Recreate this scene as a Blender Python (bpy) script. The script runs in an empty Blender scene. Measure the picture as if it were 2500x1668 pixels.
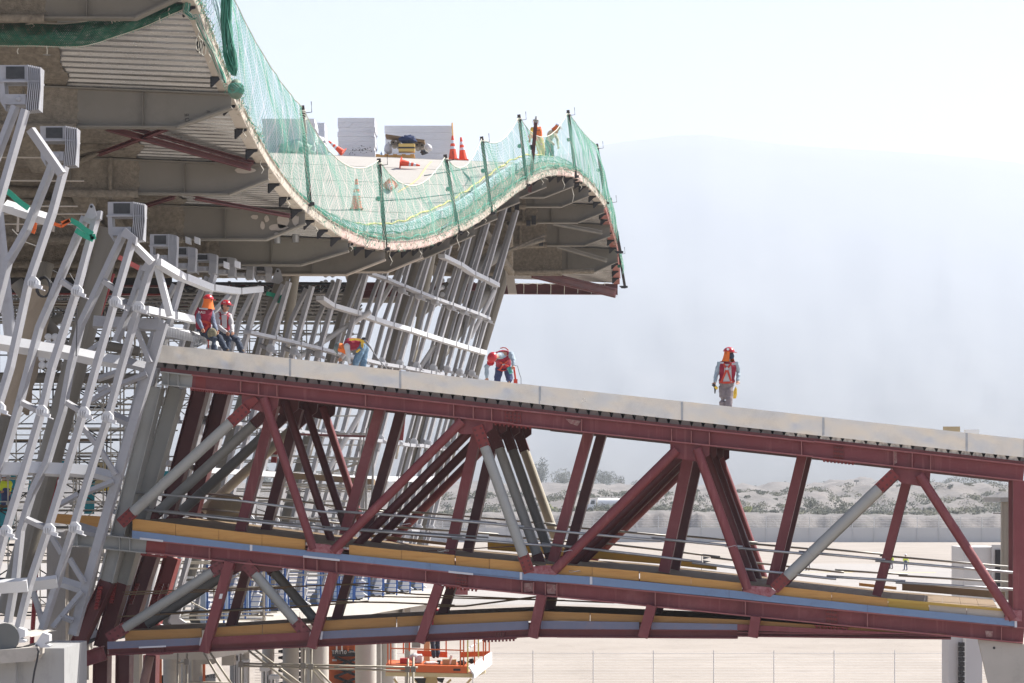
import bpy, math, random
from mathutils import Vector as V, Matrix, noise
random.seed(7)
R = math.radians
scene = bpy.context.scene
# ------------------------------------------------------------------ camera
F, EYE = 7000.0, 8.0                     # focal length in photo pixels, eye height above the ground
cam_d = bpy.data.cameras.new('camera'); cam = bpy.data.objects.new('camera', cam_d)
scene.collection.objects.link(cam); scene.camera = cam
cam.location = (0, 0, EYE); cam.rotation_euler = (R(90), 0, 0)
cam_d.sensor_width = 36; cam_d.lens = 36*F/2500; cam_d.shift_y = (1210-834)/2500
cam_d.clip_start = 1; cam_d.clip_end = 20000
# ------------------------------------------------------------------ light
SUN_AZ, SUN_EL = 62, 48                  # degrees clockwise from the view direction, degrees up
HAZE = 1.7e-4
world = bpy.data.worlds.new('World'); scene.world = world; world.use_nodes = True
nt = world.node_tree; bg = nt.nodes['Background']
sky = nt.nodes.new('ShaderNodeTexSky'); sky.sky_type = 'NISHITA'; sky.sun_disc = False
sky.sun_elevation = R(SUN_EL); sky.sun_rotation = R(SUN_AZ)
sky.air_density = 1.0; sky.dust_density = 1.0; sky.ozone_density = 3.0
wb = nt.nodes.new('ShaderNodeMix'); wb.data_type = 'RGBA'; wb.blend_type = 'MULTIPLY'; wb.inputs[0].default_value = 1; wb.inputs[7].default_value = (1.09, .935, .965, 1)   # camera white balance
nt.links.new(sky.outputs[0], wb.inputs[6]); nt.links.new(wb.outputs[2], bg.inputs[0]); bg.inputs[1].default_value = 0.064
sd = bpy.data.lights.new('sun', 'SUN'); sun = bpy.data.objects.new('sun', sd)
scene.collection.objects.link(sun); sd.energy = 5.0; sd.angle = R(0.5); sd.color = (1, .95, .87)
sv = V((math.sin(R(SUN_AZ))*math.cos(R(SUN_EL)), math.cos(R(SUN_AZ))*math.cos(R(SUN_EL)), math.sin(R(SUN_EL))))
sun.rotation_euler = sv.to_track_quat('Z', 'Y').to_euler()
vs = scene.view_settings; vs.view_transform = 'Standard'; vs.look = 'None'; vs.gamma = 1; vs.exposure = 1.24
vs.use_curve_mapping = False
scene.cycles.use_denoising = True
scene.cycles.max_bounces = 8; scene.cycles.volume_bounces = 1
scene.cycles.transparent_max_bounces = 24

# ------------------------------------------------------------------ helpers
def W(px, py, d):
    return V(((px-1250)/F*d, d, EYE+(1210-py)/F*d))
BN = V((.1456, .98934, 0)); BU = V((.98934, -.1456, 0)); UP = V((0, 0, 1))
BC = BN.dot(V((4.75, 64, 0)))
def B(px, py, k=0.0):                    # a point on the bridge's vertical plane k metres behind its near face
    a = (px-1250)/F; d = (BC+k)/(BN.x*a+BN.y)
    return W(px, py, d)
def lerp(a, b, t): return a+(b-a)*t
def tab(t, x):
    if x <= t[0][0]:
        (x0, y0), (x1, y1) = t[0], t[1]
    elif x >= t[-1][0]:
        (x0, y0), (x1, y1) = t[-2], t[-1]
    else:
        for i in range(len(t)-1):
            if t[i][0] <= x <= t[i+1][0]:
                (x0, y0), (x1, y1) = t[i], t[i+1]; break
    return y0+(y1-y0)*(x-x0)/(x1-x0)
def stab(t, x):                          # smooth (Catmull-Rom) table
    if x <= t[0][0] or x >= t[-1][0]: return tab(t, x)
    for i in range(len(t)-1):
        if t[i][0] <= x <= t[i+1][0]: break
    x0, y0 = t[i]; x1, y1 = t[i+1]
    ym, xm = (t[i-1][1], t[i-1][0]) if i else (2*y0-y1, 2*x0-x1)
    yp, xp = (t[i+2][1], t[i+2][0]) if i+2 < len(t) else (2*y1-y0, 2*x1-x0)
    h = x1-x0; u = (x-x0)/h; m0 = (y1-ym)/(x1-xm)*h; m1 = (yp-y0)/(xp-x0)*h
    return (2*u**3-3*u*u+1)*y0+(u**3-2*u*u+u)*m0+(-2*u**3+3*u*u)*y1+(u**3-u*u)*m1

ROOT = {}
def dgraph(ts):                          # dependency graph of a small workshop scene
    with bpy.context.temp_override(scene=ts, view_layer=ts.view_layers[0]):
        dg = bpy.context.evaluated_depsgraph_get()
    dg.update(); return dg
def tag(o, label=None, cat=None, group=None, kind=None):
    if label: o['label'] = label
    if cat: o['category'] = cat
    if group: o['group'] = group
    if kind: o['kind'] = kind
    return o
def thing(name, loc, label, cat, group=None):
    o = bpy.data.objects.new(name, None); scene.collection.objects.link(o)
    o.location = loc; o.empty_display_size = .2
    ROOT[o.name] = V(loc)
    return tag(o, label, cat, group)
def link_mesh(name, me, parent=None, loc=None):
    o = bpy.data.objects.new(name, me); scene.collection.objects.link(o)
    if parent is not None:
        o.parent = parent; ROOT[o.name] = ROOT[parent.name]
        if loc is not None: o.location = loc
    else:
        if loc is not None: o.location = loc
        ROOT[o.name] = V(o.location)
    return o
class MB:
    def __init__(s): s.v = []; s.f = []; s.m = []; s.mats = []; s.cur = 0
    def use(s, m):
        if m not in s.mats: s.mats.append(m)
        s.cur = s.mats.index(m); return s
    def add(s, vs, fs):
        n = len(s.v); s.v += [V(p) for p in vs]; s.f += [tuple(i+n for i in f) for f in fs]; s.m += [s.cur]*len(fs); return s
    def box(s, c, ax, ay, az):           # centre and three half vectors
        c = V(c); p = []
        for k in (-1, 1):
            for j in (-1, 1):
                for i in (-1, 1): p.append(c+ax*i+ay*j+az*k)
        return s.add(p, [(0,2,3,1),(4,5,7,6),(0,1,5,4),(2,6,7,3),(0,4,6,2),(1,3,7,5)])
    def bx(s, x0, x1, y0, y1, z0, z1):
        return s.box(((x0+x1)/2,(y0+y1)/2,(z0+z1)/2), V(((x1-x0)/2,0,0)), V((0,(y1-y0)/2,0)), V((0,0,(z1-z0)/2)))
    def beam(s, a, b, w, h, side=None):  # rectangular bar; w along side, h along the third axis
        a = V(a); b = V(b); d = (b-a); L = d.length; d.normalize()
        side = V(side) if side is not None else V((1,0,0))
        side = (side-d*side.dot(d)); 
        if side.length < 1e-4: side = V((0,1,0))-d*d.y
        side.normalize(); t = d.cross(side)
        return s.box((a+b)/2, side*w/2, t*h/2, d*L/2)
    def ibeam(s, a, b, depth, wid, tf=.03, tw=.03, up=None, fm=None):   # depth along up, flange width along the other
        a = V(a); b = V(b); d = (b-a).normalized(); up = V(up or (0,0,1)); up = (up-d*up.dot(d)).normalized(); t = d.cross(up)
        L = (b-a).length/2; c = (a+b)/2
        s.box(c, t*tw/2, up*(depth/2-tf), d*L)
        if fm: s.use(fm)
        s.box(c+up*(depth/2-tf/2), t*wid/2, up*tf/2, d*L)
        s.box(c-up*(depth/2-tf/2), t*wid/2, up*tf/2, d*L)
        return s
    def tube(s, a, b, r, r2=None, n=10, cap=True):
        return s.path([V(a), V(b)], [r, r if r2 is None else r2], n, cap)
    def path(s, pts, r, n=6, cap=True):
        pts = [V(p) for p in pts]; m = len(pts)
        if not isinstance(r, (list, tuple)): r = [r]*m
        vs = []; fs = []; ref = None
        for i, p in enumerate(pts):
            d = (pts[min(i+1, m-1)]-pts[max(i-1, 0)])
            if d.length < 1e-9: d = V((0,0,1))
            d.normalize()
            if ref is None: ref = V((0,0,1)) if abs(d.z) < .9 else V((1,0,0))
            x = d.cross(ref)
            if x.length < 1e-4: x = d.cross(V((0,1,0)))
            x.normalize(); y = d.cross(x); ref = -y if False else ref
            for k in range(n):
                a = 2*math.pi*k/n; vs.append(p+x*math.cos(a)*r[i]+y*math.sin(a)*r[i])
        for i in range(m-1):
            for k in range(n):
                k2 = (k+1) % n; fs.append((i*n+k, i*n+k2, (i+1)*n+k2, (i+1)*n+k))
        if cap: fs.append(tuple(range(n-1, -1, -1))); fs.append(tuple((m-1)*n+k for k in range(n)))
        return s.add(vs, fs)
    def prism(s, poly, vec):             # planar polygon extruded along vec
        n = len(poly); vec = V(vec); vs = [V(p) for p in poly]+[V(p)+vec for p in poly]
        fs = [tuple(range(n)), tuple(range(2*n-1, n-1, -1))]+[(i, i+n, (i+1) % n+n, (i+1) % n) for i in range(n)]
        return s.add(vs, fs)
    def lathe(s, c, prof, n=16, axis=None):
        c = V(c); ax = V(axis or (0,0,1)).normalized(); x = ax.orthogonal().normalized(); y = ax.cross(x); vs = []; fs = []
        for (r, z) in prof:
            for k in range(n):
                a = 2*math.pi*k/n; vs.append(c+ax*z+x*math.cos(a)*r+y*math.sin(a)*r)
        m = len(prof)
        for i in range(m-1):
            for k in range(n):
                k2 = (k+1) % n; fs.append((i*n+k, i*n+k2, (i+1)*n+k2, (i+1)*n+k))
        fs.append(tuple(range(n-1, -1, -1))); fs.append(tuple((m-1)*n+k for k in range(n)))
        return s.add(vs, fs)
    def grid(s, rows):                   # list of equal-length rows of points
        n = len(rows[0]); vs = [p for r in rows for p in r]
        return s.add(vs, [(i*n+j, i*n+j+1, (i+1)*n+j+1, (i+1)*n+j) for i in range(len(rows)-1) for j in range(n-1)])
    def quad(s, a, b, c, d): return s.add([a, b, c, d], [(0,1,2,3)])
    def build(s, name, mat=None, parent=None, smooth=False, kind=None, label=None, loc=None, fix=True):
        o0 = ROOT[parent.name] if parent is not None else (V(loc) if loc is not None else V((0,0,0)))
        me = bpy.data.meshes.new(name); me.from_pydata([p-o0 for p in s.v], [], s.f)
        if s.mats:
            for m in s.mats: me.materials.append(m)
            me.polygons.foreach_set('material_index', s.m)
        elif mat: me.materials.append(mat)
        me.validate(); me.update()
        if smooth is True: me.shade_smooth()
        elif smooth: me.shade_smooth(); me.set_sharp_from_angle(angle=R(smooth))
        if fix:
            import bmesh
            bm = bmesh.new(); bm.from_mesh(me); bmesh.ops.recalc_face_normals(bm, faces=bm.faces); bm.to_mesh(me); bm.free()
        o = link_mesh(name, me, parent, None if parent is not None else o0)
        if kind: o['kind'] = kind
        if label: o['label'] = label
        return o
def centre(s):
    n = len(s.v); c = V((0,0,0))
    for p in s.v: c += p
    c /= n; c.z = min(p.z for p in s.v); return c
def solo(mb, name, mat, label, cat, group=None, smooth=False, kind=None):   # a thing that is one mesh
    o = mb.build(name, mat, None, smooth, kind, loc=centre(mb)); return tag(o, label, cat, group)

# ------------------------------------------------------------------ materials
MATS = {}
def mat(name, col, rough=.6, metal=0, col2=None, nscale=3, namt=.5, bump=0, bscale=40, streak=None, spec=.5, dirt=None, dscale=1.2, emit=None, stretch=None, sss=0):
    if name in MATS: return MATS[name]
    m = bpy.data.materials.new(name); m.use_nodes = True; MATS[name] = m
    t = m.node_tree; N = t.nodes; L = t.links; b = N['Principled BSDF']
    b.inputs['Base Color'].default_value = (*col, 1); b.inputs['Roughness'].default_value = rough; b.inputs['Metallic'].default_value = metal
    b.inputs['Specular IOR Level'].default_value = spec
    tc = N.new('ShaderNodeTexCoord'); src = tc.outputs['Object']
    if stretch:
        mp = N.new('ShaderNodeMapping'); mp.inputs['Scale'].default_value = stretch; L.new(src, mp.inputs[0]); src = mp.outputs[0]
    out = None
    def nz(sc, det=5, rg=.6):
        n = N.new('ShaderNodeTexNoise'); n.inputs['Scale'].default_value = sc; n.inputs['Detail'].default_value = det
        n.inputs['Roughness'].default_value = rg; L.new(src, n.inputs['Vector']); return n
    def ramp(n, lo, hi):
        r = N.new('ShaderNodeMapRange'); r.inputs[1].default_value = lo; r.inputs[2].default_value = hi; L.new(n.outputs[0], r.inputs[0]); return r
    def mix(fac, a, bcol, mul=1):
        x = N.new('ShaderNodeMix'); x.data_type = 'RGBA'
        if mul != 1:
            mm = N.new('ShaderNodeMath'); mm.operation = 'MULTIPLY'; mm.inputs[1].default_value = mul; L.new(fac, mm.inputs[0]); fac = mm.outputs[0]
        L.new(fac, x.inputs[0])
        if isinstance(a, tuple): x.inputs[6].default_value = (*a, 1)
        else: L.new(a, x.inputs[6])
        x.inputs[7].default_value = (*bcol, 1); return x.outputs[2]
    cur = col
    if col2:
        cur = mix(ramp(nz(nscale), .35, .7).outputs[0], cur, col2, namt)
    if dirt:
        cur = mix(ramp(nz(dscale, 8, .75), .52, .72).outputs[0], cur, dirt, .7)
    if streak:
        mp = N.new('ShaderNodeMapping'); mp.inputs['Scale'].default_value = (9, 9, .7); L.new(tc.outputs['Object'], mp.inputs[0])
        n = N.new('ShaderNodeTexNoise'); n.inputs['Scale'].default_value = 1; n.inputs['Detail'].default_value = 3; L.new(mp.outputs[0], n.inputs['Vector'])
        cur = mix(ramp(n, .58, .8).outputs[0], cur, streak, .6)
    if not isinstance(cur, tuple): L.new(cur, b.inputs['Base Color'])
    if rough < .95:
        r = ramp(nz(nscale*2.3, 4), .2, .8); r.inputs[3].default_value = max(0, rough-.12); r.inputs[4].default_value = min(1, rough+.12)
        L.new(r.outputs[0], b.inputs['Roughness'])
    if bump:
        bp = N.new('ShaderNodeBump'); bp.inputs['Strength'].default_value = 1; bp.inputs['Distance'].default_value = bump
        L.new(nz(bscale, 6, .65).outputs[0], bp.inputs['Height']); L.new(bp.outputs[0], b.inputs['Normal'])
    if emit: b.inputs['Emission Color'].default_value = (*emit, 1); b.inputs['Emission Strength'].default_value = 1
    return m
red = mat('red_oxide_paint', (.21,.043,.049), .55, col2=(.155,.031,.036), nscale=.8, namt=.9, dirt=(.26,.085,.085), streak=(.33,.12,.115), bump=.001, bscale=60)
red_edge = mat('worn_red_edge_paint', (.36,.15,.14), .6, col2=(.28,.09,.085), nscale=6)
red_hot = mat('fresh_red_oxide_paint', (.23,.028,.026), .5, col2=(.16,.025,.025), nscale=2, bump=.001)
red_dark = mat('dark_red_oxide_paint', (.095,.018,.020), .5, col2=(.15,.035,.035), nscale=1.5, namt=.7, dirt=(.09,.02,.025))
grey_steel = mat('grey_primer_steel', (.30,.305,.29), .5, col2=(.36,.36,.34), nscale=1.3, dirt=(.24,.24,.225), bump=.0006)
light_steel = mat('light_grey_facade_paint', (.33,.335,.36), .42, col2=(.39,.395,.42), nscale=1.5, dirt=(.25,.25,.26), dscale=2.2)
white_steel = mat('white_grey_bracket_paint', (.60,.61,.63), .45, col2=(.52,.53,.55), nscale=4)
galv = mat('galvanised_steel', (.50,.51,.52), .42, .75, col2=(.38,.39,.41), nscale=6, namt=.8, bump=.0008, bscale=8)
taupe = mat('taupe_painted_steel', (.185,.17,.142), .55, col2=(.225,.205,.175), nscale=1, dirt=(.15,.137,.112), dscale=.8, bump=.001, bscale=30)
spray = mat('sprayed_fireproofing', (.31,.272,.215), .98, col2=(.17,.145,.115), nscale=9, namt=.9, bump=.05, bscale=26, dirt=(.16,.13,.10), dscale=3)
deck_m = mat('corrugated_roof_deck', (.46,.455,.44), .30, .75, col2=(.30,.295,.28), nscale=2, stretch=(.3,4,4), dirt=(.22,.2,.18), dscale=1)
black = mat('black_painted_steel', (.018,.018,.022), .5, col2=(.03,.03,.035))
fasc = mat('beige_primer_plate', (.46,.41,.345), .6, col2=(.54,.48,.41), nscale=3, dirt=(.33,.27,.21), dscale=2)
fasc_p = mat('pink_primer_plate', (.58,.42,.37), .6, col2=(.62,.52,.47), nscale=3, dirt=(.38,.2,.17), dscale=2)
fasc_r = mat('red_primer_plate', (.30,.10,.08), .6, col2=(.38,.16,.13), nscale=3)
membrane = mat('white_roof_membrane', (.38,.36,.33), .85, col2=(.34,.32,.29), nscale=.5, dirt=(.29,.27,.24), dscale=1.5)
blue_strip = mat('pale_blue_insulation', (.50,.62,.66), .7, col2=(.6,.7,.74), nscale=3)
rubble = mat('crumbly_mineral_edge', (.42,.33,.27), .95, col2=(.24,.2,.17), nscale=22, namt=.9, bump=.03, bscale=30)
green_net = mat('green_net_cord', (.03,.25,.17), .7, col2=(.16,.42,.33), nscale=1.5, namt=.8)
green_dark = mat('dark_green_net_cord', (.015,.12,.075), .75, col2=(.04,.2,.13), nscale=3)
white_rope = mat('white_rope', (.62,.60,.52), .8, col2=(.5,.46,.38), nscale=8)
yellow_rope = mat('yellow_rope', (.62,.52,.12), .8, col2=(.6,.58,.3), nscale=8)
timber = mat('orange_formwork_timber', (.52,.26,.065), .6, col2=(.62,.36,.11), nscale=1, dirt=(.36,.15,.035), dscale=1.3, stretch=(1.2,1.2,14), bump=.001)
timber_b = mat('brown_old_timber', (.20,.135,.075), .8, col2=(.27,.19,.11), nscale=2, dirt=(.11,.075,.05), dscale=2)
timber_y = mat('yellow_formwork_timber', (.52,.34,.06), .65, col2=(.42,.27,.07), nscale=2, stretch=(1,1,8))
blue_p = mat('blue_angle_paint', (.16,.245,.40), .55, col2=(.20,.29,.44), nscale=2, dirt=(.13,.17,.27), dscale=3)
purple_p = mat('greyed_blue_angle_paint', (.155,.165,.235), .6, col2=(.19,.20,.28), nscale=2, dirt=(.25,.18,.19), dscale=3)
conc = mat('pale_concrete', (.44,.41,.37), .85, col2=(.37,.345,.31), nscale=1, dirt=(.29,.27,.24), dscale=1.4, streak=(.30,.28,.25), bump=.003, bscale=25)
conc_l = mat('light_concrete', (.50,.48,.44), .85, col2=(.44,.42,.38), nscale=2, bump=.003)
scaf_m = mat('scaffold_steel', (.34,.33,.31), .5, .5, col2=(.25,.24,.22), nscale=5)
scaf_d = mat('dark_scaffold_steel', (.03,.033,.037), .55, .3, col2=(.09,.09,.09), nscale=5)
scaf_w = mat('pale_scaffold_steel', (.50,.47,.40), .6, .2, col2=(.4,.37,.31), nscale=5)
rib_d = mat('dark_deck_rib', (.085,.072,.072), .5, .2, col2=(.13,.11,.105), nscale=8)
rib_l = mat('cement_splashed_deck_rib', (.42,.40,.38), .85, col2=(.12,.11,.11), nscale=14, namt=.9)
white_wrap = mat('white_plastic_wrap', (.66,.67,.70), .4, col2=(.58,.59,.63), nscale=3, stretch=(1,1,9), bump=.012, bscale=6)
orange_m = mat('orange_machine_paint', (.62,.13,.03), .45, col2=(.55,.11,.03), nscale=2)
cream_m = mat('cream_machine_paint', (.58,.48,.27), .5, col2=(.5,.4,.22), nscale=2)
white_m = mat('white_paint', (.72,.72,.72), .5, col2=(.66,.66,.66), nscale=2)
cone_o = mat('orange_cone_plastic', (.72,.075,.025), .5, col2=(.65,.06,.02))
cone_w = mat('reflective_white_band', (.62,.62,.66), .4)
# ------------------------------------------------------------------ ground, bank, mountain
sand = mat('pale_airfield_sand', (.33,.29,.25), .95, col2=(.26,.225,.19), nscale=.12, namt=.9, dirt=(.20,.17,.145), dscale=.5, bump=.01, bscale=6)
asph = mat('sun_bleached_apron_concrete', (.30,.28,.26), .9, col2=(.35,.325,.30), nscale=.04, namt=.9, dirt=(.24,.225,.21), dscale=.15)
g = MB(); g.grid([[V((x, y, 0)) for x in (-4000,-1500,-600,-200,0,200,600,1500,5000)] for y in (-1500,-400,-60,60,150,300,520,700,1500,3000,6000,9900)])
o = g.build('ground', sand); tag(o, kind='structure')
g = MB(); g.quad((-300,215,.004),(300,205,.004),(300,330,.004),(-300,345,.004)); tag(g.build('runway', asph), kind='structure')
g = MB(); g.quad((-300,175,.004),(300,165,.004),(300,178,.004),(-300,190,.004)); tag(g.build('service_road', asph), kind='structure')
yellow_line = mat('yellow_road_paint', (.62,.50,.10), .8, col2=(.5,.42,.2), nscale=1)
g = MB(); g.quad((2,268,.008),(14,266,.008),(14,268,.008),(2,270,.008)); g.quad((24,300,.008),(44,297,.008),(44,298,.008),(24,301,.008)); tag(g.build('runway_marking', yellow_line), kind='structure')

bank_m = mat('dry_earth_bank', (.19,.172,.16), .95, col2=(.115,.11,.108), nscale=.12, namt=.9, dirt=(.10,.10,.085), dscale=.25, bump=.3, bscale=.8)
def bank_h(x, y):
    n = noise.noise(V((x*.02, y*.02, 3.1)))+.5*noise.noise(V((x*.07, y*.05, 8.1)))+.34*noise.noise(V((x*.2, y*.15, 1.1)))+.15*noise.noise(V((x*.6, y*.4, 1.1)))
    foot = 508+10*noise.noise(V((x*.03, 0, 5)))+3*noise.noise(V((x*.25, 0, 9)))
    t = max(0, min(1, (y-foot)/7)); cl = (4.4+1.6*noise.noise(V((x*.012, 2, 2))))*t
    t2 = max(0, min(1, (y-565)/30)); cl += (2.6+3.2*n)*t2*t2*(3-2*t2)
    t3 = max(0, min(1, (y-680)/120)); cl += 3.0*t3
    gully = (2.2*abs(noise.noise(V((x*.3, 0, 7))))+1.0*abs(noise.noise(V((x*1.3, 0, 7)))))*t*max(0, 1-(y-foot)/22)
    return max(-.4, cl+.9*n*t-gully) if t > 0 else -.4
ys = [498+i*1.2 for i in range(30)]+[536+i*4 for i in range(45)]+[720+i*16 for i in range(62)]
xs = [-150+i*1.0 for i in range(320)]
g = MB(); g.grid([[V((x*(y/560), y, bank_h(x*(y/560), y))) for x in xs] for y in ys])
o = g.build('earth_bank', bank_m, smooth=True, fix=False); tag(o, kind='structure')

mtn_m = mat('bare_mountain_slope', (.115,.12,.125), .95, col2=(.085,.09,.095), nscale=.004, namt=.7, dirt=(.14,.14,.14), dscale=.006, stretch=(1,.16,1))
ridge = [(-1500,900),(0,620),(500,560),(900,480),(1200,420),(1400,372),(1500,350),(1600,337),(1700,329),(1800,340),(1900,352),(2000,360),(2200,372),(2400,388),(2500,402),(2700,450),(3200,600),(4200,900)]
rows = []
NP = 220
for j in range(46):
    t = j/38.0; row = []
    for i in range(NP):
        px = -1200+5000*i/(NP-1)
        d = 1500+7000*t
        if t <= 1:
            s = t**1.25; py = 1196+(stab(ridge, px)-1196)*s
            n = noise.noise(V((px*.006, t*5, 1)))*.5+noise.noise(V((px*.02, t*9, 4)))*.25+abs(noise.noise(V((px*.004+t*1.2, t*3.5, 6))))*-1.2
            p = W(px, py, d); p.z += n*75*s*(1-s)*1.6+noise.noise(V((px*.03, 0, 2)))*3*s
            if j == 0: p.z = -2
        else:
            p = W(px, stab(ridge, px), 8500); p.y = d; p.x *= d/8500; p.z -= (t-1)*6000
            p.z = max(-3, p.z)
        row.append(p)
    rows.append(row)
g = MB(); g.grid(rows); o = g.build('mountain', mtn_m, smooth=True, fix=False); tag(o, kind='structure')
# perimeter fence: concrete wall with wire posts on top
fw = thing('perimeter_wall', (40, 492, 0), 'long low grey concrete perimeter wall with wire posts in front of the earth bank', 'wall')
wall_m = mat('grey_precast_wall', (.46,.455,.45), .9, col2=(.41,.405,.40), nscale=.3)
x = -60.0; i = 0
pm = None
while x < 135:
    q = MB(); q.bx(x+.04, x+3.66, 491.8, 492.0, 0, 2.5)
    q.build('wall_panel', wall_m, fw)
    q = MB(); q.tube((x, 491.7, 0), (x, 491.7, 4.4), .06, n=5); q.build('post', galv, fw)
    x += 3.7; i += 1
q = MB()
for z in (2.9, 3.3, 3.7, 4.1): q.tube((-60, 491.7, z), (135, 491.7, z), .015, n=3)
q.build('wire', galv, fw)
# nearer chain-link fence
nf = thing('chain_link_fence', (16, 100, 0), 'thin chain-link fence on the sand below the end of the lower ramp', 'fence')
q = MB()
for zz in range(25): q.tube((-9, 100, .1+zz*.096), (20, 100, .1+zz*.096), .006, n=3)
q.build('wire_mesh', white_m, nf, kind='stuff')
for px in (1154,1301,1448,1595,1742,1889,2036,2184,2331,2478):
    p = W(px, 1600, 100); q = MB(); q.tube((p.x, 99.97, 0), (p.x, 99.97, 2.6), .018, n=6); q.build('post', white_m, nf)
q = MB(); q.tube((-9, 99.97, 2.5), (20, 99.97, 2.5), .010, n=5); q.build('top_rail', white_m, nf)
# ------------------------------------------------------------------ trees and shrubs
leaf_ms = [mat('dusty_leaves_%d' % i, c, .85, col2=tuple(v*.6 for v in c), nscale=1.3, namt=.8) for i, c in enumerate([(.11,.115,.08),(.085,.095,.07),(.14,.14,.09),(.19,.21,.06)])]
bark = mat('grey_bark', (.12,.10,.08), .9)
def crown(c, rx, rz, n, size, seed, lobes=7):
    rnd = random.Random(seed); q = MB(); L = []
    for i in range(lobes):
        a = rnd.uniform(0, 6.28); rr = rnd.uniform(.1, .62)
        L.append((V((math.cos(a)*rr*rx, math.sin(a)*rr*rx, rnd.uniform(-.55, .6)*rz)), rnd.uniform(.35, .6)))
    for i in range(n):
        lc, lr = L[rnd.randrange(lobes)]
        d = V((rnd.gauss(0,1), rnd.gauss(0,1), rnd.gauss(0,1))).normalized()*rnd.uniform(.4, 1)**.5
        p = V(c)+lc+V((d.x*rx*lr, d.y*rx*lr, d.z*rz*lr))
        u = V((rnd.uniform(-1,1), rnd.uniform(-1,1), rnd.uniform(-1,1))).normalized(); w = u.orthogonal().normalized(); s = size*rnd.uniform(.6, 1.4)
        q.add([p-u*s, p-w*s*.5, p+u*s, p+w*s*.5], [(0,1,2,3)])
    return q
def tree(px, base, top, d, wpx, label, kind='tree', mi=0, n=900, group=None, seed=1):
    d *= 1.6
    b = W(px, base, d); b.z = max(0.0, b.z)-1.5; h = (base-top)/F*d+1.5; r = wpx/F*d/2
    t = thing(kind, b, label, 'shrub' if kind == 'shrub' else 'tree', group)
    if kind == 'tree':
        q = MB(); q.path([b, b+V((.1*r,0,h*.4)), b+V((-.05*r,0,h*.75))], [.05*h, .035*h, .01*h], 6)
        for k in range(4):
            a = k*1.7+seed; q.path([b+V((0,0,h*(.3+.1*k))), b+V((math.cos(a)*r*.5, math.sin(a)*r*.5, h*(.5+.12*k)))], [.02*h, .008*h], 5)
        q.build('trunk', bark, t)
        crown(b+V((0,0,h*.52)), r, h*.54, int(n*1.6), h*.022+.08, seed, 12).build('crown', leaf_ms[mi], t, fix=False)
    else:
        crown(b+V((0,0,h*.45)), r, h*.6, n, h*.06+.07, seed, 6).build('crown', leaf_ms[mi], t, fix=False)
tl = [(1205,1200,1150,820,60,'pale hazy tree just right of the red gusset, between the grey diagonals'),
 (1318,1200,1122,800,48,'tall round hazy tree right of the beige diagonal tube'),
 (1372,1200,1150,790,70,'broad bushy hazy tree left of the paired red posts'),
 (1470,1196,1148,780,90,'wide low hazy tree right of the paired red posts'),
 (1515,1200,1160,770,40,'small hazy tree at the right foot of the wide low one'),
 (1552,1200,1174,760,30,'smallest hazy bush-like tree left of the long red diagonal'),
 (1838,1208,1184,760,34,'low rounded hazy tree seen right of the steep red diagonals'),
 (1915,1206,1176,800,26,'thin faint hazy tree left of the tall dark post on the right'),
 (2022,1208,1176,820,60,'wispy hazy tree between the dark post and the grey diagonal'),
 (2060,1200,1180,840,30,'small faint tree beside the lamp mast'),
 (2395,1215,1150,700,150,'large pale feathery tree behind the right-hand red diagonal'),
 (2320,1215,1165,720,90,'round pale tree left of the large feathery tree'),
 (2445,1215,1185,690,70,'low pale tree beside the corrugated walkway'),
 (640,1195,1140,800,70,'hazy tree glimpsed far behind the leaning facade posts')]
for i, (px, b, t_, d, w, lab) in enumerate(tl): tree(px, b, t_, d, w, lab, 'tree', [0,1,0,1,0,1,2,1,0,1,0,0,1,0][i], 1500 if w > 60 else 700, 'hazy trees beyond the bank', i+3)
for i, (px, dx) in enumerate([(2127,0),(2143,1),(2158,2),(2172,3),(2187,4)]):
    b = W(px, 1212, 1300+i*4); b.z = 0.1; hh = (1212-1138+[8,0,4,10,6][i])/F*1300
    t = thing('poplar_tree', b, ['leftmost of the row of tall narrow poplars left of the far gusset','second poplar from the left, tallest tip of the row','middle tall narrow poplar of the row','fourth poplar from the left, a little shorter','rightmost tall narrow poplar, touching the red gusset'][i], 'tree', 'row of tall poplars')
    q = MB(); q.tube(b, b+V((0,0,hh*.8)), .3, .08, 6); q.build('trunk', bark, t)
    crown(b+V((0,0,hh*.55)), 1.8, hh*.45, 900, .45, 40+i, 9).build('crown', leaf_ms[2], t, fix=False)
rnd = random.Random(5); k = 0
spots = []
for i in range(640):
    px = rnd.uniform(1000, 2460); d = rnd.choice([rnd.uniform(530, 566), rnd.uniform(575, 650), rnd.uniform(580, 700)]); spots.append((px, d))
q = MB()
for i, (px, d) in enumerate(spots):
    X = (px-1250)/F*d; z = bank_h(X, d); r = rnd.uniform(.5, 2.0)
    c = crown(V((X, d, z+r*.3)), r*1.5, r*.6, 90, .22, 100+i, 4); q.use(leaf_ms[[0,1,0,2][i % 4]]); q.add(c.v, c.f)
o = q.build('scrub', fix=False); tag(o, 'low grey-green scrub scattered over the dry earth bank', 'scrub', kind='stuff')
for i, (px, py, d, w, lab) in enumerate([(1822,1232,545,34,'bright yellow-green shrub on the bank right of the steep red diagonals'),
    (1350,1228,560,44,'yellow-green shrub on the bank right of the beige diagonal tube'),(1488,1232,560,30,'small yellow-green shrub behind the white tanker truck'),
    (1985,1237,545,60,'dark rounded shrub on the bank left of the long grey diagonal'),(2055,1240,545,50,'dark rounded shrub just under the lamp mast')]):
    X = (px-1250)/F*d; z = bank_h(X, d); r = w/F*d/2
    t = thing('shrub', (X, d, z), lab, 'shrub'); crown(V((X, d, z+r*.5)), r, r*.8, 500, .2, 300+i, 6).build('crown', leaf_ms[3 if i < 3 else 0], t, fix=False)
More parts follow.
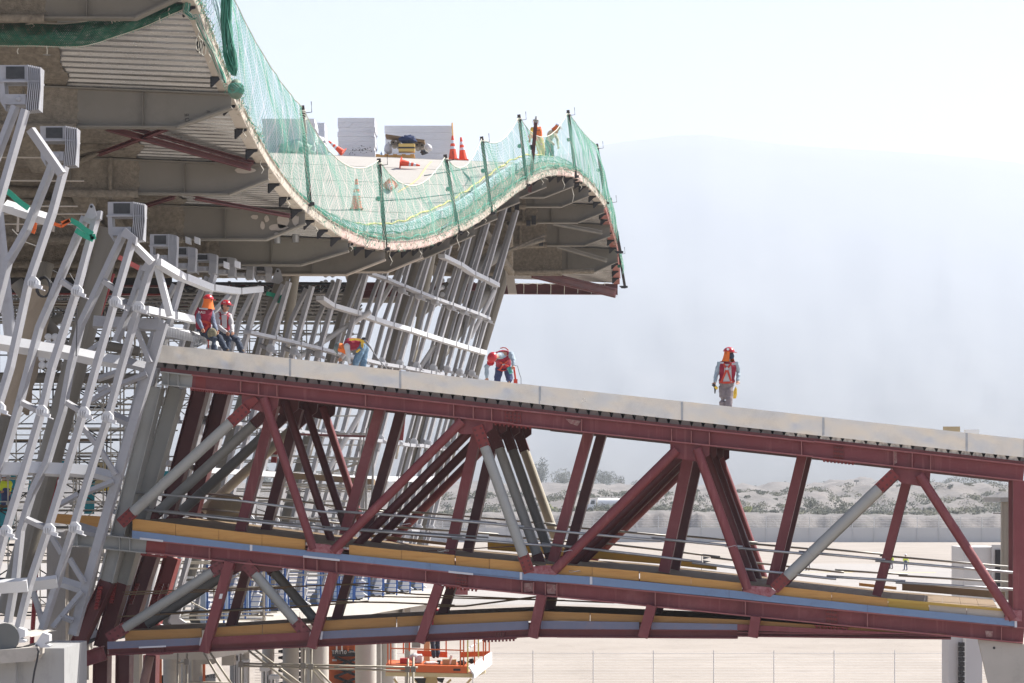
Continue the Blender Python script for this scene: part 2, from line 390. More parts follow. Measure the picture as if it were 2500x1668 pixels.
# lamp mast
b = W(2091, 1214, 700); b.z = 4
t = thing('lamp_mast', b, 'thin tall lamp mast standing on the bank right of the grey diagonal', 'lamp post')
q = MB(); q.tube(b, W(2091, 1176, 700), .16, .1, 6); q.build('pole', scaf_m, t)
q = MB(); p = W(2091, 1175, 700); q.bx(p.x-.6, p.x+.6, p.y-.3, p.y+.3, p.z-.2, p.z+.25); q.build('lamp_head', scaf_m, t)
# tanker truck on the bank
b = W(1462, 1252, 548); b.z = bank_h(b.x, 548)
sc = 548/F
t = thing('tanker_truck', b, 'white water tanker truck parked on the earth bank behind the paired red posts', 'truck')
x0 = b.x-32*sc; z0 = b.z
q = MB(); q.prism([V((x0, 547, z0+.6)), V((x0+.9, 547, z0+.6)), V((x0+1.9, 547, z0+.6)), V((x0+1.9, 547, z0+2.5)), V((x0+1.0, 547, z0+2.5)), V((x0+.75, 547, z0+1.6)), V((x0, 547, z0+1.45))], (0,2.2,0)); q.build('cab', white_m, t)
q = MB(); q.prism([V((x0+.85,546.97,z0+1.6)),V((x0+1.7,546.97,z0+1.6)),V((x0+1.7,546.97,z0+2.3)),V((x0+1.05,546.97,z0+2.3))], (0,.02,0)); q.build('cab_window', mat('dark_glass',(.03,.04,.05),.1), t)
q = MB(); q.lathe((x0+2.2, 548.1, z0+1.75), [(.7,0),(1.0,.15),(1.0,4.2),(.7,4.4)], 16, (1,0,0)); q.build('tank', white_m, t, smooth=40)
q = MB(); q.bx(x0+.3, x0+6.6, 547.2, 549, z0+.55, z0+.75); q.build('chassis', black, t)
for wx in (.8, 4.4, 5.6):
    for wy in (546.95, 549):
        q = MB(); q.lathe((x0+wx, wy, z0+.5), [(.3,0),(.5,.05),(.5,.25),(.3,.3)], 14, (0,1,0)); q.build('wheel', black, t)
# small runway marker sign
b = W(1713, 1394, 300); b.z = 0
t = thing('marker_board', b, 'small black and white marker board on a thin post out on the apron', 'sign')
q = MB(); q.tube(b, b+V((0,0,1.7)), .04, n=5); q.build('post', scaf_m, t)
q = MB()
for i in range(3): q.prism([b+V((.15,0,.5+i*.4)), b+V((.95,0,.7+i*.4)), b+V((.15,0,.85+i*.4))], (0,.04,0))
q.build('board', black, t)
b = W(860*1.0, 1480, 150); 
# red and white sign at the far kerb below the bridge
b = W(1125, 1440, 225); b.z = 0
t = thing('direction_sign', b, 'small dark red sign with a white mark on the apron below the bridge', 'sign')
q = MB(); q.bx(b.x-.45, b.x+.55, b.y, b.y+.1, 0.2, 1.5); q.build('board', red_hot, t)
q = MB(); q.lathe((b.x+.1, b.y-.01, .9), [(.22,0),(.22,.005)], 16, (0,-1,0)); q.build('mark', white_m, t)
# ------------------------------------------------------------------ wavy terminal roof
ET = [(57,330,-170),(60.3,455,-40),(63.6,565,226),(66.9,655,400),(70.2,745,512),(73.5,850,583),(76.8,940,607),(80.1,1035,600),(83.4,1100,574),(86.7,1160,545),(90,1215,505),(93.3,1270,463),(96.7,1335,428),(100.1,1400,430),(103.4,1437,455),(106.7,1474,500),(110,1489,548),(113.3,1507,607),(115.5,1511,650),(118,1513,692)]
XE = [(d, (px-1250)/F*d) for d, px, y in ET]; ZE = [(d, EYE+(1210-y)/F*d) for d, px, y in ET]
def xe(d): return stab(XE, d)
def ze(d): return stab(ZE, d)
def zr(x, d): return ze(d)+.04*(xe(d)-x)
def d_of_px(px):
    lo, hi = 57.0, 117.8
    for _ in range(40):
        m = (lo+hi)/2
        if 1250+xe(m)/m*F < px: lo = m
        else: hi = m
    return lo
term = thing('terminal_building', (-8, 80, 4.7), 'unfinished terminal with wavy overhanging steel roof on leaning columns', 'building')
XL = -24.0
# corrugated deck underside
def xs(d):
    px = tab([(57,60),(60,110),(63.5,160),(63.8,300),(66.8,345),(67,400),(70.2,452),(73.5,560),(78,760),(84,980),(92,1150),(99,1270),(103,1295),(110,1325),(115,1385),(118,1230)], d); return (px-1250)/F*d
prof = []
d = 57.0
while d < 118:
    for dd, h in ((0,0),(.06,0),(.08,.065),(.145,.065)): prof.append((d+dd, h))
    d += .165
q = MB(); q.grid([[V((x, d, zr(x, d)+h)) for x in (max(XL, xs(d)-.6), (max(XL, xs(d)-.6)+xe(d))/2, xe(d)-.12)] for d, h in prof])
q.build('roof_deck', deck_m, term, fix=False)
rows = []
d = 57.0
while d < 118:
    x1 = xs(d)+.25*noise.noise(V((d*1.7, 0, 0)))
    rows.append([V((lerp(XL, x1, i/50), d, zr(lerp(XL, x1, i/50), d)-.03+.05*noise.noise(V((lerp(XL, x1, i/50)*3, d*3, 0)))+.03*math.sin(d*25))) for i in range(51)])
    d += .125
q = MB(); q.grid(rows); q.build('sprayed_ceiling', spray, term, smooth=True, fix=False)
# purlins under the deck
for k in range(36):
    d = 58.2+k*1.1*1.45
    if d > 114.5: break
    q = MB(); q.beam((XL, d, zr(XL, d)-.07), (xs(d)-.3, d, zr(xs(d)-.3, d)-.07), .10, .12, (0,1,0)); q.build('purlin', spray, term)
# roof surface, laid as one membrane
rows = []
d = 57.0
while d <= 118.1:
    dd = min(d, 118); xo = xe(dd)-.62
    rows.append([V((lerp(XL, xo, i/24), d, (zr(lerp(XL, xo, i/24), dd) if d <= 118.2 else zr(lerp(XL, xo, i/24), dd)-(d-115.2)*.6)+.34+.012*noise.noise(V((i*.8, d*.7, 2))))) for i in range(25)])
    d += .5
q = MB(); q.grid(rows); q.build('roof_surface', membrane, term, smooth=True, fix=False)
seam = mat('grey_lap_seam', (.30,.29,.27), .8)
for k in range(9):
    d = 80+k*2.9; q = MB(); pts = [V((lerp(XL, xe(d)-.8, i/12), d, zr(lerp(XL, xe(d)-.8, i/12), d)+.345)) for i in range(13)]; q.path(pts, .006, 4); q.build('membrane_seam', seam, term)
# girders: (depth, tip, kink, left end, spray limit px)
GT = [(60.3,(440,-8),(330,44),(-900,40),112),(63.6,(565,262),(432,310),(-900,304),190),(66.9,(655,437),(560,474),(148,469),340),(70.2,(745,545),(650,584),(-900,578),450),
 (73.5,(850,612),(735,646),(-900,640),537),(76.8,(940,633),(845,670),(-900,664),600),(80.1,(1032,627),(945,663),(-700,657),700),
 (83.4,(1098,602),(1020,636),(-600,632),900),(86.7,(1158,572),(1085,604),(-600,602),1010),(90,(1213,532),(1140,564),(-600,562),1080),(93.3,(1268,492),(1195,522),(-600,520),1150),(96.7,(1333,455),(1262,483),(-600,481),1210),
 (100.1,(1400,453),(1328,481),(-500,479),1262),(103.4,(1437,477),(1370,504),(-500,501),1284),(106.7,(1474,517),(1409,543),(-500,541),1312),(110,(1489,575),(1426,599),(-500,596),1335),(113.3,(1507,638),(1444,667),(-500,662),1372)]
def spray_sheet(rows_fn, nx, nz, amp, seed):
    rows = []
    for j in range(nz+1):
        r = []
        for i in range(nx+1):
            p, nrm = rows_fn(i/nx, j/nz); h = noise.noise(p*3.1+V((seed, 0, 0)))*.6+noise.noise(p*9+V((0, seed, 0)))*.5
            r.append(p+nrm*(amp*(1+h)))
        rows.append(r)
    return rows
for gi, (d, tip, kink, left, sp) in enumerate(GT):
    T = W(*tip, d); K = W(*kink, d); Lf = W(*left, d); xl = max(Lf.x, XL); Lf = V((xl, d, lerp(K.z, Lf.z, (K.x-xl)/(K.x-Lf.x) if K.x != Lf.x else 0)))
    ztop = lambda x: zr(x, d)-.03
    g = MB(); g.prism([V((Lf.x, d-.012, Lf.z)), V((K.x, d-.012, K.z)), V((T.x, d-.012, T.z)), V((T.x, d-.012, ztop(T.x))), V((Lf.x, d-.012, ztop(Lf.x)))], (0,.024,0))
    gd = g.build('girder', taupe, term)
    g = MB()
    for a, b in ((Lf, K), (K, T)):
        dr = (b-a).normalized(); nn = V((-dr.z, 0, dr.x)); g.box((a+b)/2-nn*.02, V((0,.17,0)), nn*.02, dr*((b-a).length/2+.01))
    g.build('bottom_flange', fasc if gi in (5,6) else taupe, gd)
    g = MB(); g.beam((Lf.x, d, ztop(Lf.x)-.02), (T.x, d, ztop(T.x)-.02), .30, .035, (0,1,0)); g.build('top_flange', taupe, gd)
    for fx in (.34, .72):
        sx = lerp(Lf.x if Lf.x > -14 else T.x-5, T.x, fx) if False else T.x-[1.95, 4.6][fx > .5]
        if sx > Lf.x+.2:
            g = MB(); g.beam((sx, d-.075, (K.z if sx < K.x else lerp(K.z, T.z, (sx-K.x)/(T.x-K.x)))+.02), (sx, d-.075, ztop(sx)-.04), .012, .12, (1,0,0)); g.build('web_stiffener', taupe, gd)
    # fireproofing sprayed on the inner part of the girder
    xr = (sp-1250)/F*d
    if xr > Lf.x:
        nx = int(min(260, (xr-Lf.x)/.07)); xa = Lf.x
        hgt = ztop(xr)-K.z
        def fn(u, v):
            x = lerp(xa, xr, u); edge = .5*(noise.noise(V((v*6, gi, 0)))+noise.noise(V((v*22, gi, 4)))*.5)*.12*(1 if u > .97 else 0)
            zb = lerp(Lf.z, K.z, (x-Lf.x)/(K.x-Lf.x)); fade = min(1, (xr-x)/.25+.02)
            k = (1-v)**6*.13+v**9*.06
            return V((x+edge, d-.013-.03*fade-k*fade, lerp(zb+.01, ztop(x)-.02, v))), V((0,-1,0))*fade
        g = MB(); g.grid(spray_sheet(fn, nx, 14, .022, gi))
        def fl(u, v):                    # wrapped bottom flange
            x = lerp(xa, xr, u); zb = lerp(Lf.z, K.z, (x-Lf.x)/(K.x-Lf.x)); a = v*math.pi*1.15-.2
            return V((x, d-.17-.05*math.sin(a), zb-.01+.075*math.cos(a)-.02)), V((0,-math.sin(a), math.cos(a)))
        g.grid(spray_sheet(fl, nx, 5, .02, gi+9)); 
        def fu(u, v):
            x = lerp(xa, xr, u); zb = lerp(Lf.z, K.z, (x-Lf.x)/(K.x-Lf.x)); return V((x, lerp(d-.2, d+.2, v), zb-.07)), V((0,0,-1))
        g.grid(spray_sheet(fu, nx, 3, .02, gi+5))
        g.build('fireproofing', spray, gd, smooth=True, fix=False)
        if gi in (2, 4, 14, 15):         # sprayed vertical stiffener
            sx = {2: (272-1250)/F*d, 4: (508-1250)/F*d, 14: (1278-1250)/F*d, 15: (1270-1250)/F*d}[gi]
            g = MB(); rr = []
            for j in range(19):
                z = lerp(K.z-.12, ztop(sx), j/18); rr.append([V((sx+.055*math.cos(a)*(1+.3*noise.noise(V((a, z*4, 1)))), d-.16+.06*math.sin(a)+.02*noise.noise(V((a, z*5, 3))), z)) for a in [i*math.pi/4 for i in range(9)]])
            g.grid(rr); g.build('sprayed_stiffener', spray, gd, smooth=True)
# bare patch marks on two girders
patch = mat('bare_primer_patch', (.48,.43,.37), .7, col2=(.40,.35,.30), nscale=6)
def blob(px, py, rx, ry, d, seed, n=16):
    return [W(px+math.cos(a)*rx*(1+.35*noise.noise(V((math.cos(a)*1.4, math.sin(a)*1.4, seed)))), py+math.sin(a)*ry*(1+.4*noise.noise(V((math.cos(a)*1.6, math.sin(a)*1.6, seed+3)))), d) for a in [2*math.pi*i/n for i in range(n)]]
for (px, py, rx, ry, s) in ((622,530,9,6,1),(651,534,6,8,2),(641,551,6,9,3),(678,556,22,9,4),(690,540,16,17,5),(722,537,9,13,6),(676,571,7,3,7)):
    g = MB(); P = blob(px, py, rx, ry, 70.16, s); g.add(P, [tuple(range(len(P)))]); g.build('bare_patch', patch, term)
g = MB(); P = blob(596, 416, 24, 8, 66.86, 9); g.add(P, [tuple(range(len(P)))]); g.build('bare_patch', patch, term)

# handwritten marks on the near girder
g = MB()
mk = mat('black_marker', (.02,.02,.02), .8)
def stroke(pts, d, r=.008): g.path([W(px, py, d) for px, py in pts], r, 4)
for x0 in (451, 455, 459): stroke([(x0, 278), (x0+1.5, 282), (x0-.5, 284)], 63.57, .005)
stroke([(457+5*math.cos(a*.5), 293+4.5*math.sin(a*.5)) for a in range(13)], 63.57, .005)
stroke([(504, 270), (507, 270), (506, 277)], 63.57, .005); stroke([(509, 270), (510, 277), (512, 271)], 63.57, .005)
g.build('marker_writing', mk, term)
# red wind braces between the girders
def chan(a, b, w, h, m, name='wind_brace', par=None):
    q = MB(); q.beam(a, b, w, h, (0,1,0)); 
    d = (V(b)-V(a)).normalized(); up = V((-d.z, 0, d.x)); q.beam(V(a)+V((0,-.07,0))+up*h*.5, V(b)+V((0,-.07,0))+up*h*.5, .14, .015, (0,1,0)); q.beam(V(a)+V((0,-.07,0))-up*h*.5, V(b)+V((0,-.07,0))-up*h*.5, .14, .015, (0,1,0))
    q.build(name, m, par or term)
chan(W(262,313,63.95), W(612,410,66.6), .03, .15, red_dark); chan(W(300,307,64.2), W(618,398,66.7), .03, .09, red_dark)
chan(W(405,316,63.95), W(243,377,66.2), .03, .10, red_dark)
chan(W(478,484,67.2), W(706,527,69.95), .03, .11, red_dark); chan(W(424,482,67.2), W(350,505,69.2), .03, .1, red_dark)
chan(W(1350,545,107.0), W(1468,568,109.8), .03, .17, taupe); chan(W(1358,600,110.3), W(1480,636,113.0), .03, .18, taupe)
chan(W(1300,667,113.7), W(1503,716,118.0), .05, .40, red_dark); chan(W(150,650,95), W(372,640,98), .03, .14, red_dark)
for px, y, d in ((1262,502,103),(1303,538,106.3),(1321,590,109.6),(1243,512,103),(1290,545,106.3)):
    q = MB(); q.box(W(px, y, d), V((.08,0,0)), V((0,.05,0)), V((0,0,.17 if px not in (1243,1290) else .1))); q.build('black_hanger', black, term)
for px, y in ((677,583),(722,580)): q = MB(); q.lathe(W(px, y, 73.2)-V((0,0,.12)), [(.09,0),(.09,.3)], 14); q.build('vent_pipe', galv, term, smooth=40)
# red edge beam that closes the far side
q = MB(); q.ibeam(W(700,702,118.4), W(1508,707,118.4), .44, .3); q.build('edge_beam', red_dark, term)
q = MB()
for px in range(1245, 1500, 33): q.path([W(px, 690, 118.1), W(px+1, 700, 118.05), W(px+.5, 716+((px*7) % 5), 118.1)], .012, 4)
q.path([W(1240+i*10, 692+(i % 3), 118.1) for i in range(26)], .012, 4)
q.build('tie_rope', white_rope, term)
q = MB(); q.prism([W(1233,655,109), W(1252,655,109), W(1262,717,109), W(1241,717,109)], (0,.5,0)); q.build('knee_plate', fasc, term)
# edge: fascia plates, black brackets, rubble strip, insulation upstand
nE = 61
for k in range(nE):
    d0 = 57+k; d1 = d0+1
    m = fasc if d0 < 73 else fasc_p if d0 < 84 else fasc if d0 < 98 else fasc_p if d0 < 102 else fasc if d0 < 107 else fasc_r
    q = MB(); a = V((xe(d0)+.0, d0+.03, ze(d0))); b = V((xe(d1), d1-.03, ze(d1)))
    for (o0, z0, o1, z1) in ((0,-.02,0,.20), (-.26,-.04,0,-.04), (-.10,.20,.03,.20)):
        w0 = V((o0,0,z0)); w1 = V((o1,0,z1)); t = V((-.012,0,0)) if o0 == o1 else V((0,0,.012))
        q.prism([a+w0, b+w0, b+w1, a+w1], t)
    q.build('fascia_plate', m, term)
    q = MB(); d = d0; x = xe(d); z = ze(d)-.05
    q.prism([V((x-.30, d, z)), V((x-.02, d, z)), V((x-.02, d, z-.05)), V((x-.10, d, z-.07)), V((x-.27, d, z-.24)), V((x-.30, d, z-.22))], (0,.012,0))
    q.prism([V((x-.30, d, z)), V((x-.02, d, z)), V((x-.02, d+.09, z)), V((x-.30, d+.09, z))], (0,0,-.012))
    q.prism([V((x-.285, d, z-.02)), V((x-.285, d+.09, z-.02)), V((x-.285, d+.09, z-.22)), V((x-.285, d, z-.22))], (.012,0,0))
    q.build('edge_bracket', black, term)
q = MB(); q.grid([[V((xe(d)-.09+.03*noise.noise(V((d*4, j, 0))), d, ze(d)+.20+j*.055+.02*noise.noise(V((d*5, j, 3))))) for j in range(4)]+[V((xe(d)-.45, d, ze(d)+.40))] for d in [57+i*.12 for i in range(int(61/.12))]])
q.build('mineral_edge_strip', rubble, term, smooth=False, fix=False)
for k in range(21):
    d0 = 57+k*2.9; pts0 = []; pts1 = []
    q = MB(); n = 6; rows = []
    for i in range(n+1):
        d = min(118, d0+.03+(2.84)*i/n); rows.append([V((xe(d)-.5, d, ze(d)+.36)), V((xe(d)-.47, d, ze(d)+.62)), V((xe(d)-.62, d, ze(d)+.62)), V((xe(d)-.66, d, ze(d)+.36))])
    q.grid(rows); q.build('insulation_upstand', blue_strip, term, fix=False)
# ------------------------------------------------------------------ safety net on the roof edge
netT = thing('safety_net', (0, 85, ze(85)), 'green safety net hung on posts along the wavy roof edge', 'safety net')
PT = [(61,None,None),(70.5,(738,262),(756,492)),(76.8,(925,391),(941,602)),(84.4,(1087,381),(1119,562)),(89,(1176,337),(1200,516)),(94.1,(1267,283),(1286,448)),(100.4,(1387,272),(1405,427)),(107.5,(1457,354),(1479,492)),(111,(1490,486),(1514,612)),(114.5,(1511,612),(1525,697))]
posts = []
for d, t, b in PT:
    if t is None: bb = V((xe(d), d, ze(d)+.1)); tt = bb+V((-.15, 0, 2.3))
    else: tt = W(*t, d); bb = W(*b, d)
    posts.append((d, tt, bb))
sag = [.55, .72, .78, .6, .45, .8, .12, .1, .05]
d_rng = (57.5, 114.5)
def net_pt(d, v, seed=0):
    if d < 61: i = 0
    else:
        i = 0
        while i < len(posts)-2 and d > posts[i+1][0]: i += 1
    d0, t0, b0 = posts[i]; d1, t1, b1 = posts[i+1]; u = (d-d0)/(d1-d0)
    top = t0.lerp(t1, u); top.z -= 4*u*(1-u)*sag[i] if u > 0 else u*1.0
    bot = V((xe(d)+.04, d, ze(d)+.21+.09*noise.noise(V((d*.8, 0, 7)))))
    if d > 107.5: bot = bot.lerp(b0.lerp(b1, u), .7)
    if d < 70.5: top.z = max(top.z, bot.z+.9)
    p = bot.lerp(top, v); bl = math.sin(math.pi*v)*(.10+.16*noise.noise(V((d*.7, v*1.5, 1+seed))))
    p.x += bl+.03*noise.noise(V((d*2.2, v*3, 4))); p.z -= .12*math.sin(math.pi*v)*math.sin(math.pi*u)
    return p
wn = 0; gn = MB().use(green_net)
cell = .11; H_ = 2.2
s = 57.5-H_
lens = []
while s < 114.5+H_:
    for sg in (1, -1):
        pts = []
        for j in range(13):
            v = j/12; d = s+sg*v*H_*.62+.02*noise.noise(V((s*3, v*4, sg)))
            if 57.4 <= d <= 114.6: pts.append(net_pt(d, v))
        wn += 1; wh = wn % 7 == 0; gn.use(white_rope if wh else green_net)
        if len(pts) > 2: gn.path(pts, .0036 if wh else .0044, 3, cap=False)
    s += cell
gn.build('net_mesh', None, netT, kind='stuff', fix=False)
q = MB(); q.path([net_pt(57.5+i*.35, 1) for i in range(163)], .016, 5); q.build('top_rope', white_rope, netT)
# second loose layer of net lying over the edge strips
q = MB().use(green_net); s = 59.0
while s < 113.5:
    for sg in (1, -1):
        pts = []
        for j in range(9):
            v = j/8; d = s+sg*v*.8
            if d > 114.5: continue
            pts.append(V((xe(d)+.05-.55*v+.03*noise.noise(V((s*2, v*5, sg))), d, ze(d)+.20+.45*v+.07*math.sin(v*3.1)+.06*noise.noise(V((s*1.3, v*4, 3))))))
        q.path(pts, .0050, 3, cap=False)
    s += .30
q.build('loose_net', None, netT, kind='stuff', fix=False)
for lo, hi, rad, m_, off, zz, nm in ((57.5,114,.020,green_dark,-.32,.44,'gathered_net'),(57.5,114,.022,green_net,-.05,.30,'gathered_net'),(70,113,.030,yellow_rope,-.78,.66,'guard_rope'),(58,114,.010,white_rope,-.02,.02,'lacing_rope')):
    pts = []; rr = []
    dd = lo
    while dd < hi:
        pts.append(V((xe(dd)+off+.05*noise.noise(V((dd*1.1, off, 2))), dd, ze(dd)+zz+.07*noise.noise(V((dd*1.5, off, 5)))))); rr.append(rad*(1+.6*noise.noise(V((dd*3, 1, off))))); dd += .22
    q = MB(); q.path(pts, rr, 5); q.build(nm, m_, netT)
# lacing loops and dangling rope ends under the fascia
q = MB(); rnd = random.Random(3)
for i in range(190):
    d = rnd.uniform(61, 113); x = xe(d); z = ze(d)
    q.path([V((x+.05, d, z+.22)), V((x+.06, d+.05, z+.02)), V((x-.02, d+.08, z-.07)), V((x-.2, d+.1, z-.05))], .007, 3)
for d, l in ((61.3,.5),(62.2,.35),(65,.3),(66.6,.35),(69,.3),(71.3,.3),(74,.25),(77.5,.45),(80,.3),(84.7,.6),(86,.3),(88.5,.25),(96.4,.3),(99,.5),(100.3,.9),(102,.3)):
    x = xe(d)-.05; z = ze(d); q.path([V((x, d, z+.1)), V((x-.06, d, z-.4*l)), V((x+.02, d, z-.75*l)), V((x-.03, d, z-l))], .010, 4)
for cx, cz in ((490,95),(497,100),(484,88)):
    p = W(cx, cz, 61.3); q.path([p+V((.05*math.sin(a), 0, -.16-.16*math.cos(a))) for a in [i*.52 for i in range(13)]], .009, 4)
q.build('lacing_loop', white_rope, netT, kind='stuff')
# shredded green tangles along the foot of the net
q = MB(); rnd = random.Random(11)
for i in range(620):
    d = rnd.choice([rnd.uniform(60, 66), rnd.uniform(70, 113), rnd.uniform(70, 113)]); x = xe(d)+.04; z = ze(d)+rnd.uniform(.05, .32)
    p = V((x, d, z)); pts = [p]
    for j in range(4): p = p+V((rnd.uniform(-.07,.07), rnd.uniform(-.12,.12), rnd.uniform(-.09,.07))); pts.append(p)
    q.use(green_net if i % 3 else white_rope); q.path(pts, .0065, 3, cap=False)
q.build('frayed_cord', None, netT, kind='stuff', fix=False)
# hanging net bundle near the top of the picture
def bundle(pts, wid, nn, seed, m_, name, rr=.008, par=None):
    rnd = random.Random(seed); q = MB()
    for i in range(nn):
        a0 = rnd.uniform(0, 6.28); rad = rnd.random()**.5; ph = rnd.uniform(0, 6); P = []
        for j, (p, w) in enumerate(zip(pts, wid)):
            for s2 in range(3):
                if j == len(pts)-1 and s2: break
                t = s2/3; pp = p.lerp(pts[min(j+1, len(pts)-1)], t); ww = lerp(w, wid[min(j+1, len(pts)-1)], t); a = a0+.5*math.sin(j*.9+ph+s2*.3)
                P.append(pp+V((math.cos(a)*rad*ww, math.sin(a)*rad*ww*.7, .03*math.sin(j+ph))))
        q.path(P, rr, 3, cap=False)
    q.build(name, m_, par or netT, kind='stuff', fix=False)
bp = [W(x, y, 61.2) for x, y in ((556,-60),(553,0),(552,50),(557,100),(562,135),(568,165),(572,182))]
bundle(bp, [.14,.12,.12,.13,.15,.13,.05], 60, 1, green_net, 'net_bundle')
bundle(bp, [.10,.10,.10,.12,.13,.12,.05], 40, 2, green_dark, 'net_bundle')
q = MB(); c = W(576, 220, 61.3)
q.lathe(c-V((0,0,.20)), [(.02,0),(.1,.03),(.15,.1),(.165,.19),(.15,.29),(.10,.38),(.04,.43)], 16); q.build('wrapped_float', mat('mossy_green_float', (.10,.17,.12), .6, col2=(.22,.25,.19), nscale=8), netT, smooth=True)
q = MB(); rnd = random.Random(4)
for i in range(60):
    ax = V((rnd.uniform(-1,1), rnd.uniform(-1,1), rnd.uniform(-1,1))).normalized(); u = ax.orthogonal().normalized(); w = ax.cross(u); a0 = rnd.uniform(0,6)
    q.path([c+V((0,0,.01))+(u*math.cos(a0+t*.35)+w*math.sin(a0+t*.35))*.178+V((0,0,0)) for t in range(8)], .006, 3, cap=False)
q.build('float_netting', green_net, netT, kind='stuff', fix=False)
b2 = [W(x, y, 60.9) for x, y in ((462,-30),(455,10),(452,30),(470,45),(482,38),(488,60),(505,100),(520,130),(540,180),(548,200))]
bundle(b2, [.10,.08,.07,.06,.05,.05,.05,.05,.06,.04], 36, 5, green_net, 'net_bundle'); bundle(b2, [.08]*10, 18, 6, white_rope, 'net_bundle', .006)
bundle([W(x, y, 61.8) for x, y in ((520,-40),(535,30),(545,80),(553,120))], [.16,.10,.06,.05], 30, 9, blue_strip, 'net_bundle', .006)
# dark net slung under the near girder
ug = thing('slung_net', W(200, 90, 61), 'dark green net slung along the underside of the nearest roof girder', 'net')
def up_(u, v):
    top = lerp(lerp(56, 62, min(1,u*2)), -6, max(0, u*1.55-.55)**1.25) if u > .355 else lerp(52, 60, u/.355)
    bot = lerp(112, 118, u) if u < .45 else lerp(112+6*.45, 22, ((u-.45)/.55)**1.3)
    p = W(lerp(-20, 452, u), lerp(top, bot, v)+2.5*noise.noise(V((u*7, v*3, 1))), 61.0-.5*math.sin(v*3.1)*(1-u)+.25*noise.noise(V((u*9, v*2, 3)))); return p
for L_, m_ in ((0, green_dark), (1, green_dark), (2, green_net)):
    q = MB(); N = [115, 100, 34][L_]
    for sg in (1, -1):
        for i in range(-N//4, N+N//4):
            pts = []
            for j in range(9):
                v = j/8; u = (i+L_*.37)/N+sg*v*.09
                if 0 <= u <= 1: p = up_(u, v); p.y += L_*.06; pts.append(p)
            if len(pts) > 1: q.path(pts, .0062, 3, cap=False)
    for j in range(7 if L_ == 0 else 3): q.path([up_(i/40, (j+.5)/7+.02*math.sin(i+j)) for i in range(41)], .006, 3, cap=False)
    q.build('net_mesh', m_, ug, kind='stuff', fix=False)
q = MB(); q.path([up_(i/60, 0)+V((0,-.02,.01)) for i in range(61)], .016, 5); q.path([up_(i/60, 1)+V((0,-.02,0)) for i in range(61)], .010, 5)
rnd = random.Random(8)
for px, py, l in ((5,70,34),(8,60,40),(45,118,14),(78,58,10),(113,112,20),(272,46,12),(276,44,10),(392,36,20),(414,20,16),(326,104,8)):
    q.path([W(px, py, 60.9), W(px+rnd.uniform(-4,6), py+l*.5, 60.9), W(px+rnd.uniform(-4,9), py+l, 60.9)], .012, 4)
q.path([W(272,44,60.9), W(285,50,60.85), W(305,55,60.9)], .013, 4); q.path([W(62,60,60.9), W(80,57,60.85), W(92,50,60.9)], .016, 4)
q.build('rope', white_rope, ug)
# posts
for i, (d, tt, bb) in enumerate(posts):
    if i == 0: continue
    t = thing('net_post', bb, ['','dark net post nearest the viewer, left of the wrapped stacks, its head bound with rope','second dark net post, standing below the fallen traffic cone','third dark net post, below the two standing cones behind','fourth dark net post, halfway up the right slope of the roof','fifth dark net post, just left of the dark red raking pole','net post on the roof crest right of the bent worker','net post on the descending far edge, silhouetted on the mountain','lower net post on the far edge under the mountain-top one','lowest net post at the far bottom corner of the roof'][i], 'post', 'net posts along the roof edge')
    dr = (tt-bb).normalized(); q = MB(); q.beam(bb-dr*.12, tt+dr*.04, .105, .09, (1,0,0)); q.build('shaft', mat('brown_black_post', (.045,.035,.03), .6, col2=(.08,.05,.04), nscale=3), t)
    q = MB(); q.path([tt-dr*.15, tt-dr*.15+V((.22,0,.03)), tt+V((.22,0,.14))], .011, 4); q.build('hook', black, t)
    m_ = bb.lerp(tt, .55); q = MB(); q.lathe(m_+V((-.10,-.05,0)), [(.07,0),(.07,.03)], 10, (0,1,0)); q.build('clamp', mat('green_clamp', (.02,.15,.10), .5), t)
    q = MB(); q.prism([bb+V((-.22,-.06,-.02)), bb+V((.12,-.06,-.02)), bb+V((.12,-.06,-.10)), bb+V((-.12,-.06,-.12))], (0,.12,0)); q.build('foot', black, t)
    q = MB()
    q.use(white_rope)
    for k in range(3 if i > 1 else 9): zc = tt-dr*(.06+.035*k); q.path([zc+V((.075*math.cos(a), .07*math.sin(a), .03*math.sin(a+k))) for a in [j*.7 for j in range(10)]], .010, 4)
    if i == 1:
        for k in range(6): q.path([tt-dr*.3+V((-.05+.02*k,-.06,0)), tt-dr*(.45+.04*k)+V((-.08+.03*k,-.07,0)), tt-dr*(.6+.05*(k % 3))+V((-.04,-.06,0))], .01, 4)
    q.build('binding', None, t)
q = MB(); a, b = W(1293,470,95.0), W(1308,300,95.0); q.beam(a, b, .12, .1, (1,0,0)); 
t = thing('raking_pole', a, 'dark red-brown pole raking outwards in front of the net, with a bound top', 'pole'); q.build('shaft', mat('dark_red_pole', (.10,.03,.028), .5), t)
q = MB(); q.tube(b, b+V((.01,0,.22)), .055, .02, 8); q.lathe(b+V((0,0,.05)), [(.03,0),(.10,.02),(.10,.05),(.03,.07)], 10); q.build('bound_head', scaf_m, t)
q = MB(); q.path([b+V((.02,0,-.25)), b+V((.14,0,-.24)), b+V((.14,0,-.12))], .011, 4); q.build('hook', black, t)
q = MB(); q.lathe(W(1297,360,94.9), [(.05,0),(.085,0),(.085,.03),(.05,.03)], 12, (0,1,0)); q.build('ring_clamp', black, t)
